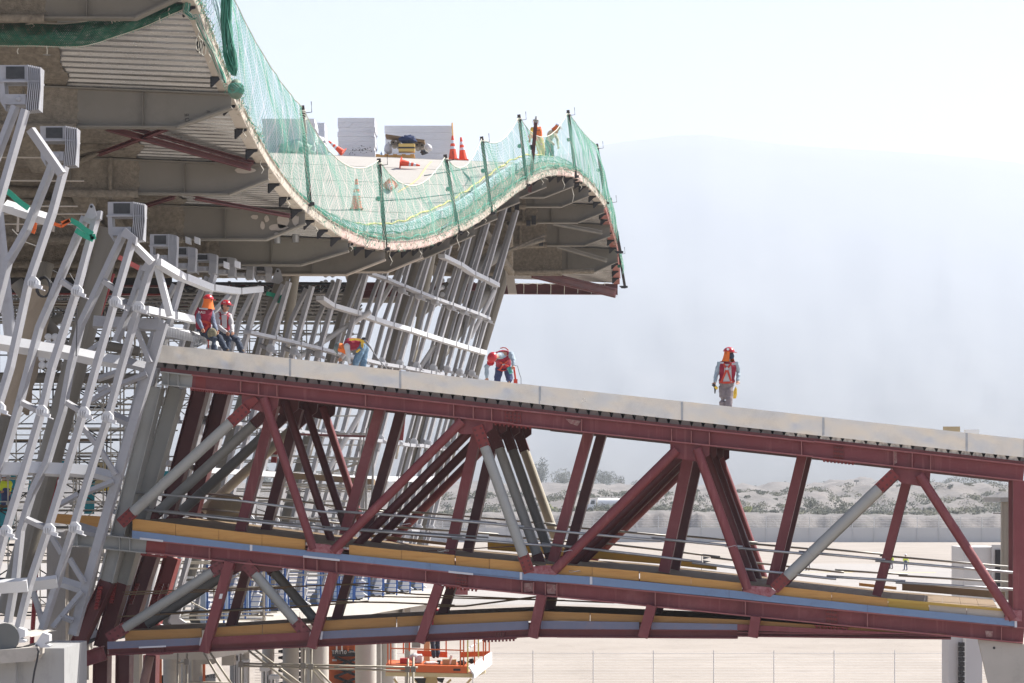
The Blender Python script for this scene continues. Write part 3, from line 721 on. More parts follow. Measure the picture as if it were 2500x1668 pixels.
# ------------------------------------------------------------------ things on the roof
def rz(px, d): x = (px-1250)/F*d; return V((x, d, zr(x, d)+.345))
def roof_stack(px0, px1, ytop, d, depth, label, name='wrapped_stack', ybase=384, layers=9, grp='wrapped panel stacks on the roof'):
    a = (px0-1250)/F*d; b = (px1-1250)/F*d; zt = EYE+(1210-ytop)/F*d; z0 = rz((px0+px1)/2, d).z-.02
    t = thing(name, ((a+b)/2, d+depth/2, z0), label, 'stack', grp); n = layers
    for i in range(n):
        j = .02*math.sin(i*2.3); q = MB(); q.bx(a+j, b+j, d+.3*j, d+depth+j, lerp(z0, zt, i/n)+.003, lerp(z0, zt, (i+1)/n)); q.build('wrapped_panel', white_wrap, t)
    q = MB(); rnd = random.Random(int(px0))
    for i in range(26):
        x = rnd.uniform(a, b); z = rnd.uniform(z0, zt); l = rnd.uniform(.05, .3); q.path([V((x, d-.016, z)), V((x+l*.5, d-.02, z+l*.25)), V((x+l, d-.016, z+l*rnd.uniform(.2,.9)))], .004, 3)
    q.build('wrap_crease', white_m, t)
    return t
roof_stack(825, 915, 288, 101, 1.6, 'tall squarish stack of white wrapped panels, scuffed black near its foot')
t = roof_stack(940, 1104, 307, 102.5, 1.8, 'long white wrapped stack with cable rolls and a box in front', layers=6)
roof_stack(640, 768, 290, 100, 1.7, 'white wrapped stack seen through the green net at the left', layers=8)
roof_stack(770, 792, 300, 103, 1.4, 'narrow sunlit end of a wrapped stack just right of the netted one', layers=5)
q = MB()
rnd = random.Random(2)
for i in range(60):
    px = rnd.gauss(880, 16); py = rnd.gauss(366, 5); p = W(px, py, 100.98); s_ = rnd.uniform(.01,.03); q.add([p, p+V((s_,0,0)), p+V((s_,0,s_)), p+V((0,0,s_))], [(0,1,2,3)])
o = q.build('soot_speck', mk, bpy.data.objects['wrapped_stack'], kind='stuff')
# crumpled white sheeting between netted stack and tall stack
def crumple(px, py, rx, ry, d, m_, name, label, cat, seed, flat=.6, par=None):
    c = W(px, py, d); rx = rx/F*d; ry = ry/F*d; rows = []
    for j in range(13):
        th = math.pi*j/12; rows.append([c+V((rx*math.sin(th)*math.cos(a), rx*flat*math.sin(th)*math.sin(a), ry*math.cos(th)))*(1+.38*noise.noise(V((math.sin(th)*math.cos(a)*2.2, math.sin(th)*math.sin(a)*2.2, math.cos(th)*2.2+seed)))) if False else c+V((rx*math.sin(th)*math.cos(a), rx*flat*math.sin(th)*math.sin(a), ry*math.cos(th)))*(1+.5*noise.noise(V((math.sin(th)*math.cos(a)*2.6+seed, math.sin(th)*math.sin(a)*2.6, math.cos(th)*2.6)))) for a in [2*math.pi*i/20 for i in range(21)]])
    q = MB(); q.grid(rows)
    if par is not None: return q.build(name, m_, par, smooth=True)
    return solo(q, name, m_, label, cat, smooth=True)
crumple(772, 372, 30, 18, 101, white_wrap, 'plastic_sheeting', 'heap of crumpled white plastic sheeting between the netted stack and the fallen cone', 'sheeting', 1)
crumple(722, 364, 42, 20, 100, mat('pale_green_tarp', (.35,.48,.42), .6, col2=(.45,.55,.5)), 'green_tarp', 'pale green tarp bundled behind the nearest net post', 'tarp', 2)
crumple(778, 345, 14, 12, 102, white_wrap, 'plastic_sheeting', 'small wad of white sheeting on top of the crumpled heap', 'sheeting', 3)
# pallet, rolls, yellow box, jacket
c0 = rz(988, 99.5); sc_ = 99.5/F
t = thing('pallet', c0, 'low wooden pallet on the roof carrying rolls and a yellow box', 'pallet')
x0, x1 = (918-1250)*sc_, (1012-1250)*sc_; z = c0.z
for i in range(3): q = MB(); q.bx(x0, x1, 99.3+i*.45, 99.4+i*.45, z, z+.10); q.build('bearer', timber, t)
for i in range(5): q = MB(); xx = lerp(x0, x1-.14, i/4); q.bx(xx, xx+.14, 99.28, 100.35, z+.10, z+.13); q.build('slat', timber, t)
rollm = mat('grey_brown_roll_end', (.22,.20,.18), .7); roll_in = mat('dark_roll_core', (.02,.02,.02), .8)
for i, (px, py, lab) in enumerate([(960,348,'leftmost grey membrane roll, its dark core facing us'),(972,350,'second grey roll from the left, half behind the blue jacket'),(1018,354,'grey roll just right of the yellow box'),(1030,355,'rightmost small grey roll with dark core')]):
    c = W(px, py, 100.2); t = thing('membrane_roll', c, lab, 'roll', 'membrane rolls in front of the long stack')
    q = MB(); q.lathe(c, [(.035,0),(.095,0),(.095,1.1),(.035,1.1)], 14, (0,1,0)); q.build('roll', rollm, t); q = MB(); q.lathe(c-V((0,.004,0)), [(.034,0),(.034,.01)], 10, (0,1,0)); q.build('core', roll_in, t)
solo(MB().box(W(990,341,100.3), V((.68,0,-.10)), V((0,.5,0)), V((.004,0,.03))), 'board', timber_b, 'long thin grey-brown board lying on top of the rolls', 'board')
crumple(948, 364, 9, 13, 100.2, white_wrap, 'plastic_wrap', 'torn clear-white wrap bunched at the left end of the rolls', 'plastic wrap', 5)
crumple(1046, 362, 8, 9, 100.2, white_wrap, 'plastic_wrap', 'torn clear-white wrap bunched at the right end of the rolls', 'plastic wrap', 6)
c = W(993, 362, 99.4); t = thing('carton', V((c.x, 99.4, c.z-.13)), 'yellow carton with a black band standing on the pallet', 'box')
yb = mat('yellow_card', (.60,.42,.14), .8); q = MB(); q.bx(c.x-.28, c.x+.28, 99.25, 99.65, c.z-.13, c.z+.14); q.build('box', yb, t)
q = MB(); q.bx(c.x-.283, c.x+.283, 99.247, 99.4, c.z-.03, c.z+.03); q.build('band', black, t)
crumple(996, 342, 20, 11, 99.6, mat('navy_cloth', (.015,.03,.09), .9), 'jacket', 'dark blue jacket thrown on top of the yellow carton', 'jacket', 8)
crumple(1035, 372, 9, 6, 99.6, black, 'cable_pile', 'small dark pile of cables right of the yellow carton', 'cable', 12)
q = MB(); c = rz(931, 100); q.lathe(c, [(.035,0),(.035,.16),(.015,.2),(.015,.23)], 10); solo(q, 'water_bottle', mat('pale_blue_plastic', (.35,.5,.62), .2), 'small pale blue water bottle left of the rolls', 'bottle')
def cone(base, axis, h, label, sq=None):
    t = thing('traffic_cone', base, label, 'traffic cone', 'orange and white traffic cones on the roof'); ax = V(axis).normalized()
    r = lambda z: lerp(.17, .035, z/h)*h/.9*1.0
    q = MB(); q.lathe(base+ax*.04, [(r(0),0),(r(h*.5),h*.5),(r(h),h)], 16, ax); q.build('body', cone_o, t, smooth=50)
    for z0, z1 in ((.42,.53),(.66,.80)):
        q = MB(); q.lathe(base+ax*(.04+h*z0), [(r(h*z0)+.004,0),(r(h*z1)+.004,h*(z1-z0))], 16, ax); q.build('reflective_band', cone_w, t, smooth=50)
    u = ax.orthogonal().normalized() if abs(ax.z) < .9 else V((1,.1,0)).normalized(); w = ax.cross(u).normalized(); k = .20*h/.9
    q = MB(); q.box(base+ax*.02, u*k, w*k, ax*.02); q.build('base', cone_o, t)
    return t
def zc(px, py, d): return W(px, py, d)
def roof_hit(px, py):                    # where the sight line through a photo pixel meets the roof slope
    for i in range(800):
        d = 78+i*.04
        p = W(px, py, d)
        if p.z <= zr(p.x, d)+.345: return V((p.x, d, zr(p.x, d)+.345))
    return rz(px, 100)
cone(roof_hit(870, 512), (0,0,1), .88, 'striped cone standing behind the green net left of the second post')
b = roof_hit(977, 412)+V((0,0,.2)); cone(b, (.97,-.05,-.16), .62, 'cone lying on its side on the open white slope, tip to the right')
b = roof_hit(951, 468)+V((0,0,.05)); cone(b+V((0,.5,.2)), (.10,-.95,-.22), .85, 'cone fallen towards us behind the net, showing its square red base')
cone(V(((1106-1250)/F*99, 99, rz(1106,99).z)), (-.02,0,1), .80, 'left one of the two cones standing at the end of the long stack')
cone(V(((1131-1250)/F*99.4, 99.4, rz(1131,99.4).z)), (-.1,0,1), .78, 'right one of the two cones standing at the end of the long stack')
cone(V(((838-1250)/F*99.5, 99.5, rz(838,99.5).z+.1)), (-.75,0,.62), .62, 'cone leaning against the foot of the tall squarish stack')
q = MB(); P = [(1095,380),(1080,388),(1052,396),(1040,410),(1030,424),(1022,436),(1010,446),(996,456),(985,462),(972,470)]
q.path([roof_hit(x, y)+V((0,0,.01)) for x, y in P], .022, 5); solo(q, 'caution_tape', mat('orange_yellow_tape', (.75,.45,.2), .7), 'faded orange-yellow tape winding down the slope between the cones', 'tape')
q = MB(); q.path([W(1104,300,102.4), W(1106,340,102.3), W(1100,378,102.2)], .03, 5); solo(q, 'edge_tape', mat('orange_yellow_tape', (.75,.45,.2), .7), 'strip of orange tape hanging down the right end of the long stack', 'tape')
for lab, pp in (('thin black cable snaking down the roof slope in loops at the right', [(1080,560),(1150,500),(1155,450),(1130,420),(1150,440)]),('straight dark strip painting a net post shadow across the slope under the net', [(930,492),(1000,488),(1080,478),(1160,468),(1230,462)]),('upper straight dark strip painting a post shadow on the slope, beside the fourth post', [(1036,430),(1100,420),(1170,408),(1240,398)])):
    q = MB(); q.path([roof_hit(x, y)+V((0,0,.02)) for x, y in pp], .018, 4); solo(q, 'cable', mat('dark_cable_and_shadow', (.03,.07,.08), .6), lab, 'cable')  # the two straight strips are net post shadows drawn as dark lines
# ------------------------------------------------------------------ boarding bridge
T_FT = [(380,841),(500,852),(1150,924),(1850,1000),(2000,1017),(2500,1072)]
T_FB = [(380,884),(500,896),(1150,968),(1850,1047),(2000,1064),(2500,1117)]
T_CT = [(380,905),(479,916),(1000,970),(1500,1030),(2100,1087),(2500,1134)]
T_CB = [(380,939),(466,948),(1000,1006),(1500,1066),(2100,1130),(2500,1176)]
T_BT = [(320,1266),(743,1318),(900,1337),(1276,1373),(1500,1388),(1812,1422),(2166,1462),(2500,1490)]
T_UT = [(320,1295),(746,1346),(800,1350),(1272,1397),(1500,1412),(1812,1444),(2000,1466),(2481,1513)]
T_UB = [(320,1313),(740,1359),(1272,1415),(1500,1431),(2000,1481),(2481,1532)]
T_RB = [(330,1349),(900,1409),(1265,1448),(1500,1474),(2000,1526),(2500,1570)]
bridge = thing('boarding_bridge', B(1400, 1470), 'red oxide steel truss bridge with bright metal deck edge, sloping down to the right', 'bridge')
KS = [0, 2.1, 4.2, 6.3]
flange_red = mat('worn_highlight_red_flange', (.31,.10,.10), .55, col2=(.24,.06,.06), nscale=5, dirt=(.38,.2,.19), dscale=4)  # lighter worn flange paint that also paints in an edge highlight
def poly_beam(par, name, t0, t1, xs_, k, wid, m, ib=True, tf=.03, inset=0):
    for a, b in zip(xs_[:-1], xs_[1:]):
        a0, a1, b0, b1 = B(a, tab(t0, a)), B(a, tab(t1, a)), B(b, tab(t0, b)), B(b, tab(t1, b))
        p = (a0+a1)/2+BN*(k+wid/2+inset); r = (b0+b1)/2+BN*(k+wid/2+inset); dep = (a0.z-a1.z+b0.z-b1.z)/2
        q = MB()
        if ib:
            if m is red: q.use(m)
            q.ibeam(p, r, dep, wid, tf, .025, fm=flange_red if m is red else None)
        else: q.beam(p, r, wid, dep, BN)
        q.build(name, m, par)
X1 = [466,1255,1985,2500]
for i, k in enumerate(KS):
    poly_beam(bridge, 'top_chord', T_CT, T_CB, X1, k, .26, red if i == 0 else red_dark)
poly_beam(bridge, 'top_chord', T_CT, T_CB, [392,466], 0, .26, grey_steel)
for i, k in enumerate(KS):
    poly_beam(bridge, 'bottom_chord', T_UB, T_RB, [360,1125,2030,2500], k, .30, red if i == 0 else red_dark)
poly_beam(bridge, 'bottom_chord', T_UB, T_RB, [176,300,358], 0, .30, grey_steel)
def plate(par, name, pts, m, k=-.012, th=.03):   # flat plate from photo points on the near plane
    q = MB(); q.prism([B(x, y, k) for x, y in pts], BN*th); return q.build(name, m, par)
for x in (588,632,677,893,1108,1156,1201,1420,1640,1688,1732,1957,2182,2227,2272):
    q = MB(); q.beam(B(x, tab(T_CT, x)+4, .055), B(x, tab(T_CB, x)-3, .055), .016, .115, BU); q.build('web_stiffener', red_edge, bridge)
for x in (512,743,775,822,1040,1275,1303,1332,1360,1600,1820,2118,2445):
    q = MB(); q.beam(B(x, tab(T_UB, x)+4, .06), B(x, tab(T_RB, x)-3, .06), .016, .12, BU); q.build('web_stiffener', red_edge, bridge)
for x in (385,412,436): 
    q = MB(); q.beam(B(x, tab(T_CT, x)+3, .055), B(x, tab(T_CB, x)-3, .055), .016, .12, BU); q.build('web_stiffener', grey_steel, bridge)
for x in (190,293,318): 
    q = MB(); q.beam(B(x, tab(T_UB, x)+3, .055), B(x, tab(T_RB, x)-3, .055), .016, .12, BU); q.build('web_stiffener', grey_steel, bridge)
def bolts(par, pts, r=.022, m=None, k=-.02, ln=.035):
    q = MB()
    for (x, y) in pts: q.lathe(B(x, y, k)+BN*.0, [(r,0),(r,ln)], 6, BN)
    q.build('bolt', m or red_hot, par, kind='stuff')
def splice(par, t0, t1, xa, xb, m=None, under=True):
    f = lambda x, u: lerp(tab(t0, x), tab(t1, x), u)
    q = MB(); q.prism([B(xa, f(xa,.12), .085), B(xb, f(xb,.12), .085), B(xb, f(xb,.88), .085), B(xa, f(xa,.88), .085)], BN*.04); q.build('splice_plate', m or red_hot, par)
    P = [(lerp(xa, xb, u), f(lerp(xa, xb, u), v)) for u in (.14,.38,.62,.86) for v in (.26,.5,.74)]; bolts(par, P, .026, red_dark, .05, .05)
    if under:
        q = MB()
        for i in range(9):
            x = lerp(xa-22, xb+22, i/8)
            for kk in (.06, .2): q.lathe(B(x, tab(t1, x)+1, kk)-V((0,0,.06)), [(.024,0),(.024,.06)], 6)
        a, b = xa-28, xb+28; q.beam(B(a, tab(t1, a)+1.5, .13), B(b, tab(t1, b)+1.5, .13), .24, .02, BN); q.build('flange_bolt', m or red_hot, par, kind='stuff')
splice(bridge, T_CT, T_CB, 1232, 1272); splice(bridge, T_CT, T_CB, 2034, 2060); splice(bridge, T_UB, T_RB, 1112, 1140); splice(bridge, T_UB, T_RB, 2016, 2044)
plate(bridge, 'fresh_paint_patch', [(477,tab(T_CT,477)+2),(502,tab(T_CT,502)+2),(502,tab(T_CB,502)-2),(477,tab(T_CB,477)-2)], red_hot, .112, .006)
plate(bridge, 'fresh_paint_patch', [(358,tab(T_UB,358)+3),(405,tab(T_UB,405)+3),(402,tab(T_RB,402)-3),(355,tab(T_RB,355)-3)], red_hot, .132, .006)
q = MB()
for i in range(26):
    x = 466+i*4.6; q.lathe(B(x, tab(T_CB, x)+2, .05)-V((0,0,.035)), [(.02,0),(.02,.05)], 6)
for i in range(20):
    x = 345+i*3.2; q.lathe(B(x, tab(T_RB, x)+2, .05)-V((0,0,.035)), [(.02,0),(.02,.05)], 6)
q.build('flange_bolt', red_hot, bridge, kind='stuff')
# deck: sole plate, ribs, slab, bright edge sheets
xs_ = [392,708,977,1318,1665,2010,2360,2500]
for a, b in zip(xs_[:-1], xs_[1:]):
    f = lambda x: tab(T_CT, x)
    q = MB(); sg = lambda x: f(x)-.42*(tab(T_CT, x)-tab(T_FB, x))
    q.prism([B(a, sg(a), .03), B(b, sg(b), .03), B(b, f(b)+1.5, .03), B(a, f(a)+1.5, .03)], BN*.2); q.build('sole_plate', red_dark, bridge)
L0 = B(388, tab(T_FB, 388)).x; L1 = B(2500, tab(T_FB, 2500)).x
def pxof(p): return 1250+F*p.x/p.y
x = L0; i = 0
while x < L1+.1:
    t_ = (x-4.75)/BU.x; base = V((4.75, 64, 0))+BU*t_; px = pxof(base); d = base.y
    ztop = EYE+(1210-tab(T_FB, px))/F*d+.01; zbot = EYE+(1210-(tab(T_CT, px)-.41*(tab(T_CT, px)-tab(T_FB, px))))/F*d
    sl = -.115
    def P(u, z): return V((base.x+BU.x*u, base.y+BU.y*u, z+sl*u))+BN*.05
    q = MB(); q.prism([P(-.068, ztop+.02), P(.068, ztop+.02), P(.123, zbot-.01), P(-.123, zbot-.01)], BN*6.4)
    light = px > 1905 and not (i % 9 == 4)
    q.build('deck_rib', rib_l if light else rib_d, bridge); x += .258*BU.x; i += 1
q = MB(); f = lambda x: tab(T_FB, x)
for a, b in zip([388,1150,1850,2500][:-1], [388,1150,1850,2500][1:]): q.prism([B(a, f(a)-6, .04), B(b, f(b)-6, .04), B(b, f(b)-1, .04), B(a, f(a)-1, .04)], BN*6.5)
q.build('deck_slab', conc_l, bridge)
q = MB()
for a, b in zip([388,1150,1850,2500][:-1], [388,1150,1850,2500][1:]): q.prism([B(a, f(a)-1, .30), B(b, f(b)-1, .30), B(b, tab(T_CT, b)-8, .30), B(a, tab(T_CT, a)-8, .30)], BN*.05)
q.build('rib_gap_shade', black, bridge)  # black strip painting the shade inside the rib gaps
sheet = mat('bright_edge_sheet', (.86,.80,.70), .36, .6, col2=(.76,.72,.65), nscale=.7, namt=.9, bump=.012, bscale=1.6, dirt=(.60,.56,.50), dscale=.5)
jn = [380,708,977,1318,1665,2010,2360,2502]
for si, (a, b) in enumerate(zip(jn[:-1], jn[1:])):
    rows = []
    for j in range(9):
        v = j/8; r = []
        for i in range(41):
            x = lerp(a+.4, b-.4, i/40); y = lerp(tab(T_FT, x), tab(T_FB, x), v)
            h = .016*noise.noise(V((x*.02, v*1.5, si)))+.007*noise.noise(V((x*.07, v*3, si+5)))
            for (cx, cv, rd, am) in ((558,.62,7,.05),(443,.4,8,.04),(1236,.3,9,.04),(1630,.6,8,.02),(1940,.5,9,.03),(632,.66,5,.03),(1080,.4,6,.02),(2270,.4,8,.025)):
                rr = ((x-cx)/rd)**2+((v-cv)/.2)**2
                if rr < 6: h += am*math.exp(-rr)
            r.append(B(x, y, h-.01-(.004 if si % 2 else 0)))
        rows.append(r)
    rows.insert(0, [p+BN*.05+V((0,0,-.004)) for p in rows[0]]); 
    q = MB(); q.grid(rows); q.build('edge_sheet', sheet, bridge, smooth=60, fix=False)
    x = b; q = MB(); q.beam(B(x, tab(T_FT, x)+1, -.02), B(x, tab(T_FB, x)-1, -.02), .05, .006, BU); q.build('sheet_lap', galv, bridge)
# timber edge boards and blue angle
for a, b, m, lift in ((323,745,timber,0),(852,1110,timber,0),(1112,1278,timber,0),(1332,1560,timber,0),(1562,1812,timber,0),(1893,2168,timber,0),(2168,2268,timber_y,3),(2268,2452,mat('pale_weathered_timber',(.50,.44,.37),.8,col2=(.42,.36,.29),nscale=3),4)):
    n = max(1, round((b-a)/110))
    for i in range(n):
        x0, x1 = lerp(a, b, i/n), lerp(a, b, (i+1)/n); lift = lift+random.uniform(-1.2, 1.4)*.7
        plate(bridge, 'edge_board', [(x0+.4, tab(T_BT, x0)+lift), (x1-.4, tab(T_BT, x1)+lift), (x1-.4, tab(T_UT, x1)), (x0+.4, tab(T_UT, x0))], m, .10+random.uniform(-.02,.02), .06)
plate(bridge, 'yellow_batten', [(2166,1461),(2490,1490),(2490,1496),(2166,1468)], timber_y, .06, .05)
for a, b in ((322,613),(613,1050),(1050,1272),(1272,1443),(1443,1780),(1780,2118),(2118,2481)):
    plate(bridge, 'blue_angle', [(a+.3, tab(T_UT, a)), (b-.3, tab(T_UT, b)), (b-.3, tab(T_UB, b)+1), (a+.3, tab(T_UB, a)+1)], blue_p, .0, .03)
for a, b in ((341,398),(740,829),(1095,1155)):
    plate(bridge, 'white_tape', [(a, tab(T_UB, a)-3), (b, tab(T_UB, b)-3), (b, tab(T_UB, b)+2), (a, tab(T_UB, a)+2)], mat('white_tape', (.62,.62,.66), .6), -.014, .01)
for a in (613, 1272, 1443, 2480): plate(bridge, 'white_tape', [(a-3, tab(T_UT, a)), (a+3, tab(T_UT, a)), (a+3, tab(T_UB, a)), (a-3, tab(T_UB, a))], mat('white_tape', (.62,.62,.66), .6), -.014, .01)
# floor boards inside the bridge
xs_ = [322+i*45 for i in range(48)]
for i, (a, b) in enumerate(zip(xs_[:-1], xs_[1:])):
    q = MB(); f = lambda x: tab(T_BT, x)+2.5
    q.prism([B(a+.3, f(a), .18), B(b-.3, f(b), .18), B(b-.3, f(b)+3, .18), B(a+.3, f(a)+3, .18)], BN*5.9); q.build('floor_board', timber_b, bridge)
for a, b, h, m in ((1090,1560,22,timber_y),(1560,1700,16,timber_y),(2080,2180,9,timber),(2195,2470,20,timber_b),(760,1000,9,timber_b)):
    q = MB(); f = lambda x: tab(T_BT, x)
    q.prism([B(a, f(a)-h)+BN*6.05, B(b, f(b)-h)+BN*6.05, B(b, f(b)-1)+BN*6.05, B(a, f(a)-1)+BN*6.05], BN*.06); q.build('far_side_board', m, bridge)
# diagonals: top point, bottom point, kind
DG = [((606,992),(292,1280),'g',.125),((643,972),(765,1342),'r',.098),((1128,1028),(812,1346),'r',.105),((1163,1035),(1293,1400),'g',.118),
      ((1652,1098),(1352,1394),'r',.11),((1701,1096),(1826,1440),'r',.105),((2190,1150),(1888,1440),'g',.125),((2244,1160),(2474,1512),'r',.105)]
gtub = [mat('grey_tube_paint', (.33,.335,.32), .45, col2=(.38,.385,.37), nscale=2, dirt=(.27,.27,.255), dscale=2), grey_steel, mat('dark_grey_tube_paint', (.20,.20,.19), .5, col2=(.25,.25,.24), nscale=2), mat('sunlit_tube_beige', (.42,.38,.30), .5, col2=(.47,.43,.35), nscale=2)]  # last, beige entry puts sunlight on the farthest tube into its colour
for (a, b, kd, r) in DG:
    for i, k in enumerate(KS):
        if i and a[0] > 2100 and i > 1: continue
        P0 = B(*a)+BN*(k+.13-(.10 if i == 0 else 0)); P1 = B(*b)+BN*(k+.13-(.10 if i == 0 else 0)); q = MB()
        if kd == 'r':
            q.tube(P0, P1, r, n=16); q.build('diagonal_tube', red if i < 1 else (red_dark if i < 3 else red), bridge, smooth=40)  # inner tubes darker, farthest lighter again: shade and sun put into colour
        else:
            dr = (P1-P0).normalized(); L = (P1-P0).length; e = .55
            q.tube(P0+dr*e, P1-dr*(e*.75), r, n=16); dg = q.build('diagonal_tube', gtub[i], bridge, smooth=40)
            for (s0, s1) in ((P0+dr*.05, P0+dr*(e+.03)), (P1-dr*.02, P1-dr*(e*.75+.03))):
                q = MB(); q.beam(s0, s1, .25, .11, dr.cross(BN)); q.build('end_plate', red_hot if i == 0 else red_dark, dg)
                q = MB(); dd = (s1-s0).normalized(); sd = dd.cross(BN).normalized()
                for u in (.15,.38,.61,.84):
                    for w_ in (-.07,.07): q.lathe(s0.lerp(s1, u)+sd*w_-BN*.075, [(.028,0),(.028,.03)], 6, BN)
                q.build('bolt', red_dark, dg, kind='stuff')
            q = MB(); q.tube(P1-dr*(e*.75+.75), P1-dr*(e*.75+.74), r*1.02, n=16); q.build('weld_ring', scaf_m, dg)
# gussets
GP = [[(587,958),(678,966),(675,993),(657,1006),(638,1006),(603,996),(587,985)],
      [(1107,1020),(1201,1027),(1201,1046),(1181,1060),(1123,1060),(1107,1049)],
      [(1635,1078),(1731,1087),(1731,1110),(1718,1118),(1698,1127),(1672,1122),(1651,1119),(1635,1106)],
      [(2179,1139),(2272,1149),(2270,1177),(2255,1189),(2200,1179),(2179,1162)]]
for gi, pts in enumerate(GP):
    for i, k in enumerate(KS):
        if gi == 3 and i: continue
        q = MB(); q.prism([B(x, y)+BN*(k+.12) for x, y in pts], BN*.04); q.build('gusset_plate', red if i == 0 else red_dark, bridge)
plate(bridge, 'bolted_patch', [(575,1003),(600,978),(622,968),(632,978),(605,1005),(588,1012)], red_hot, .06, .05)
for pts in ([(748,1346),(756,1326),(800,1330),(838,1340),(832,1354)],[(1276,1398),(1290,1384),(1340,1380),(1362,1388),(1358,1404)],[(1812,1444),(1828,1430),(1880,1434),(1896,1446),(1880,1458)],[(2452,1514),(2460,1490),(2495,1490),(2495,1518)]):
    plate(bridge, 'node_plate', pts, mat('scuffed_pink_red_primer', (.24,.045,.055), .6, col2=(.42,.22,.24), nscale=11, namt=.8), -.02, .12)
for pts in ([(1278,1424),(1300,1423),(1302,1444),(1280,1446)],[(1334,1426),(1358,1428),(1356,1450),(1336,1450)],[(1380,1022),(1418,1028),(1410,1040),(1392,1034)],[(2180,1100),(2190,1101),(2190,1130),(2182,1134)],[(2405,1540),(2425,1542),(2422,1556),(2408,1556)]):
    plate(bridge, 'scuffed_patch', pts, mat('chalky_scuffed_paint', (.26,.10,.10), .8, col2=(.44,.33,.29), nscale=13, namt=.9), .09, .012)
# inclined posts, in pairs
PS = [((670,1005),(587,1294),25),((933,1000),(842,1300),25),((1168,1062),(1098,1347),25),((1442,1056),(1350,1366),25),((1688,1100),(1621,1392),27),((1962,1115),(1882,1427),24),((2217,1175),(2140,1449),22)]
for (a, b, w) in PS:
    for j, k in enumerate((1.3, 3.9)):
        A = B(*a, 1.3)+BN*(k-1.3); C = B(*b, 1.3)+BN*(k-1.3); q = MB(); q.beam(A+V((0,0,.15)), C-V((0,0,.05)), w/F*64, .26, BU); q.build('inclined_post', red if j == 0 else red_dark, bridge)
# tall portal posts (upper part of the portal frame)
def post(par, a, b, w, m, k=1.0, dep=.30, nm='portal_post'):
    q = MB(); A, C = B(*a, k), B(*b, k); wd = w/F*66; dr = (C-A).normalized(); sd = (BU-dr*BU.dot(dr)).normalized()
    q.beam(A+BN*(dep/2), C+BN*(dep/2), wd, dep-.1, BU)
    for s_ in (-1, 1):
        q.beam(A+BN*(dep/2)+sd*s_*(wd/2+.012), C+BN*(dep/2)+sd*s_*(wd/2+.012), .022, dep+.08, sd)
    q.build(nm, m, par)
post(bridge, (378,945), (259,1420), 30, grey_steel, .3); post(bridge, (429,947), (293,1424), 34, grey_steel, .9)
post(bridge, (259,1420), (174,1600), 28, red_dark, .3); post(bridge, (293,1424), (246,1582), 33, red_dark, .9)
post(bridge, (174,1600), (172,1760), 30, red_dark, .3); post(bridge, (246,1582), (243,1760), 32, red_dark, .9)
post(bridge, (500,905), (405,1255), 34, red_dark, 3.2); post(bridge, (552,915), (462,1262), 34, red_dark, 5.6)
post(bridge, (367,1355), (310,1530), 34, red_dark, 3.2); post(bridge, (418,1361), (367,1530), 34, red_hot, 5.6)
post(bridge, (300,1600), (298,1760), 32, red_dark, 3.2); post(bridge, (366,1600), (362,1760), 30, red_dark, 5.6)
q = MB(); q.tube(B(366,1602,1.2), B(345,1700,1.2), .11, n=10); q.build('thin_inclined_tube', mat('dusty_pink_primer', (.33,.2,.18), .6), bridge, smooth=True)
for (x0, x1, u) in ((281,272,0),(262,256,.5),(335,319,1),(394,378,2),(407,395,2)):   # rows of splice bolts on the portal posts
    q = MB()
    for i in range(8):
        x = lerp(x0, x1, i/7)+[0,0,0][0]; y = lerp(1422, 1470, i/7) if u == 0 else lerp(1428, 1472, i/7)
        q.lathe(B(x, y, .7+u)-BU*.04, [(.035,0),(.035,.09)], 6, BU)
    q.build('splice_bolt', red_hot, bridge, kind='stuff')
q = MB(); q.beam(B(246,1432,.25), B(236,1488,.25), .05, .3, BU)
for i in range(7): q.lathe(B(lerp(243,234,i/6), lerp(1436,1484,i/6), .1)-BU*.03, [(.035,0),(.035,.09)], 6, BU)
q.build('splice_plate', red_hot, bridge)
# right end frame
q = MB(); q.beam(B(2487,1174,.15), B(2487,1535,.15), 27/F*64, .26, BU); q.build('end_post', red, bridge)
q = MB(); q.beam(B(2470,1174,1.4), B(2470,1500,1.4), .15, .3, BU); q.build('end_post', red_dark, bridge)
# ------------------------------------------------------------------ guard rails of scaffold tube
RL = [[(300,1202),(568,1222),(780,1250),(1000,1266),(1247,1288),(1600,1320),(1777,1337),(1959,1353),(2150,1371),(2481,1400)],
      [(300,1241),(797,1295),(1000,1308),(1330,1333),(1600,1364),(1800,1389),(2029,1414),(2481,1441)]]
rt = thing('guard_rail', B(1400, 1300, .3), 'galvanised scaffold-tube guard rails lashed along the near side of the bridge', 'railing')
rf = thing('guard_rail', B(1400, 1300, 6.0), 'darker scaffold-tube guard rails running along the far side of the bridge', 'railing')
jo = [[300,805,1262,1600,1800,1962,2150,2481],[300,797,1110,1330,1700,2030,2200,2481]]
for li in (0, 1):
    for kk, root, dy, m in ((.42, rt, 0, galv), (5.9, rf, 0, scaf_m)):
        for n_, (a, b) in enumerate(zip(jo[li][:-1], jo[li][1:])):
            off = .05 if n_ % 2 else 0
            P = [B(x, tab(RL[li], x)+dy)+BN*(kk+off)+V((0,0,(.035 if n_ % 2 else 0))) for x in [a-14]+[r[0] for r in RL[li] if a < r[0] < b]+[b+10]]
            q = MB(); q.path(P, .030 if kk < 1 else .026, 8); q.build('rail_tube', m, root, smooth=True)
    q = MB(); P = [B(x, tab(RL[li], x)-5+3*math.sin(x*.003+li))+BN*(.75) for x in range(300 if li else 800, 1260, 80)]; q.path(P, .022, 6); q.build('rail_tube', scaf_m, rt)
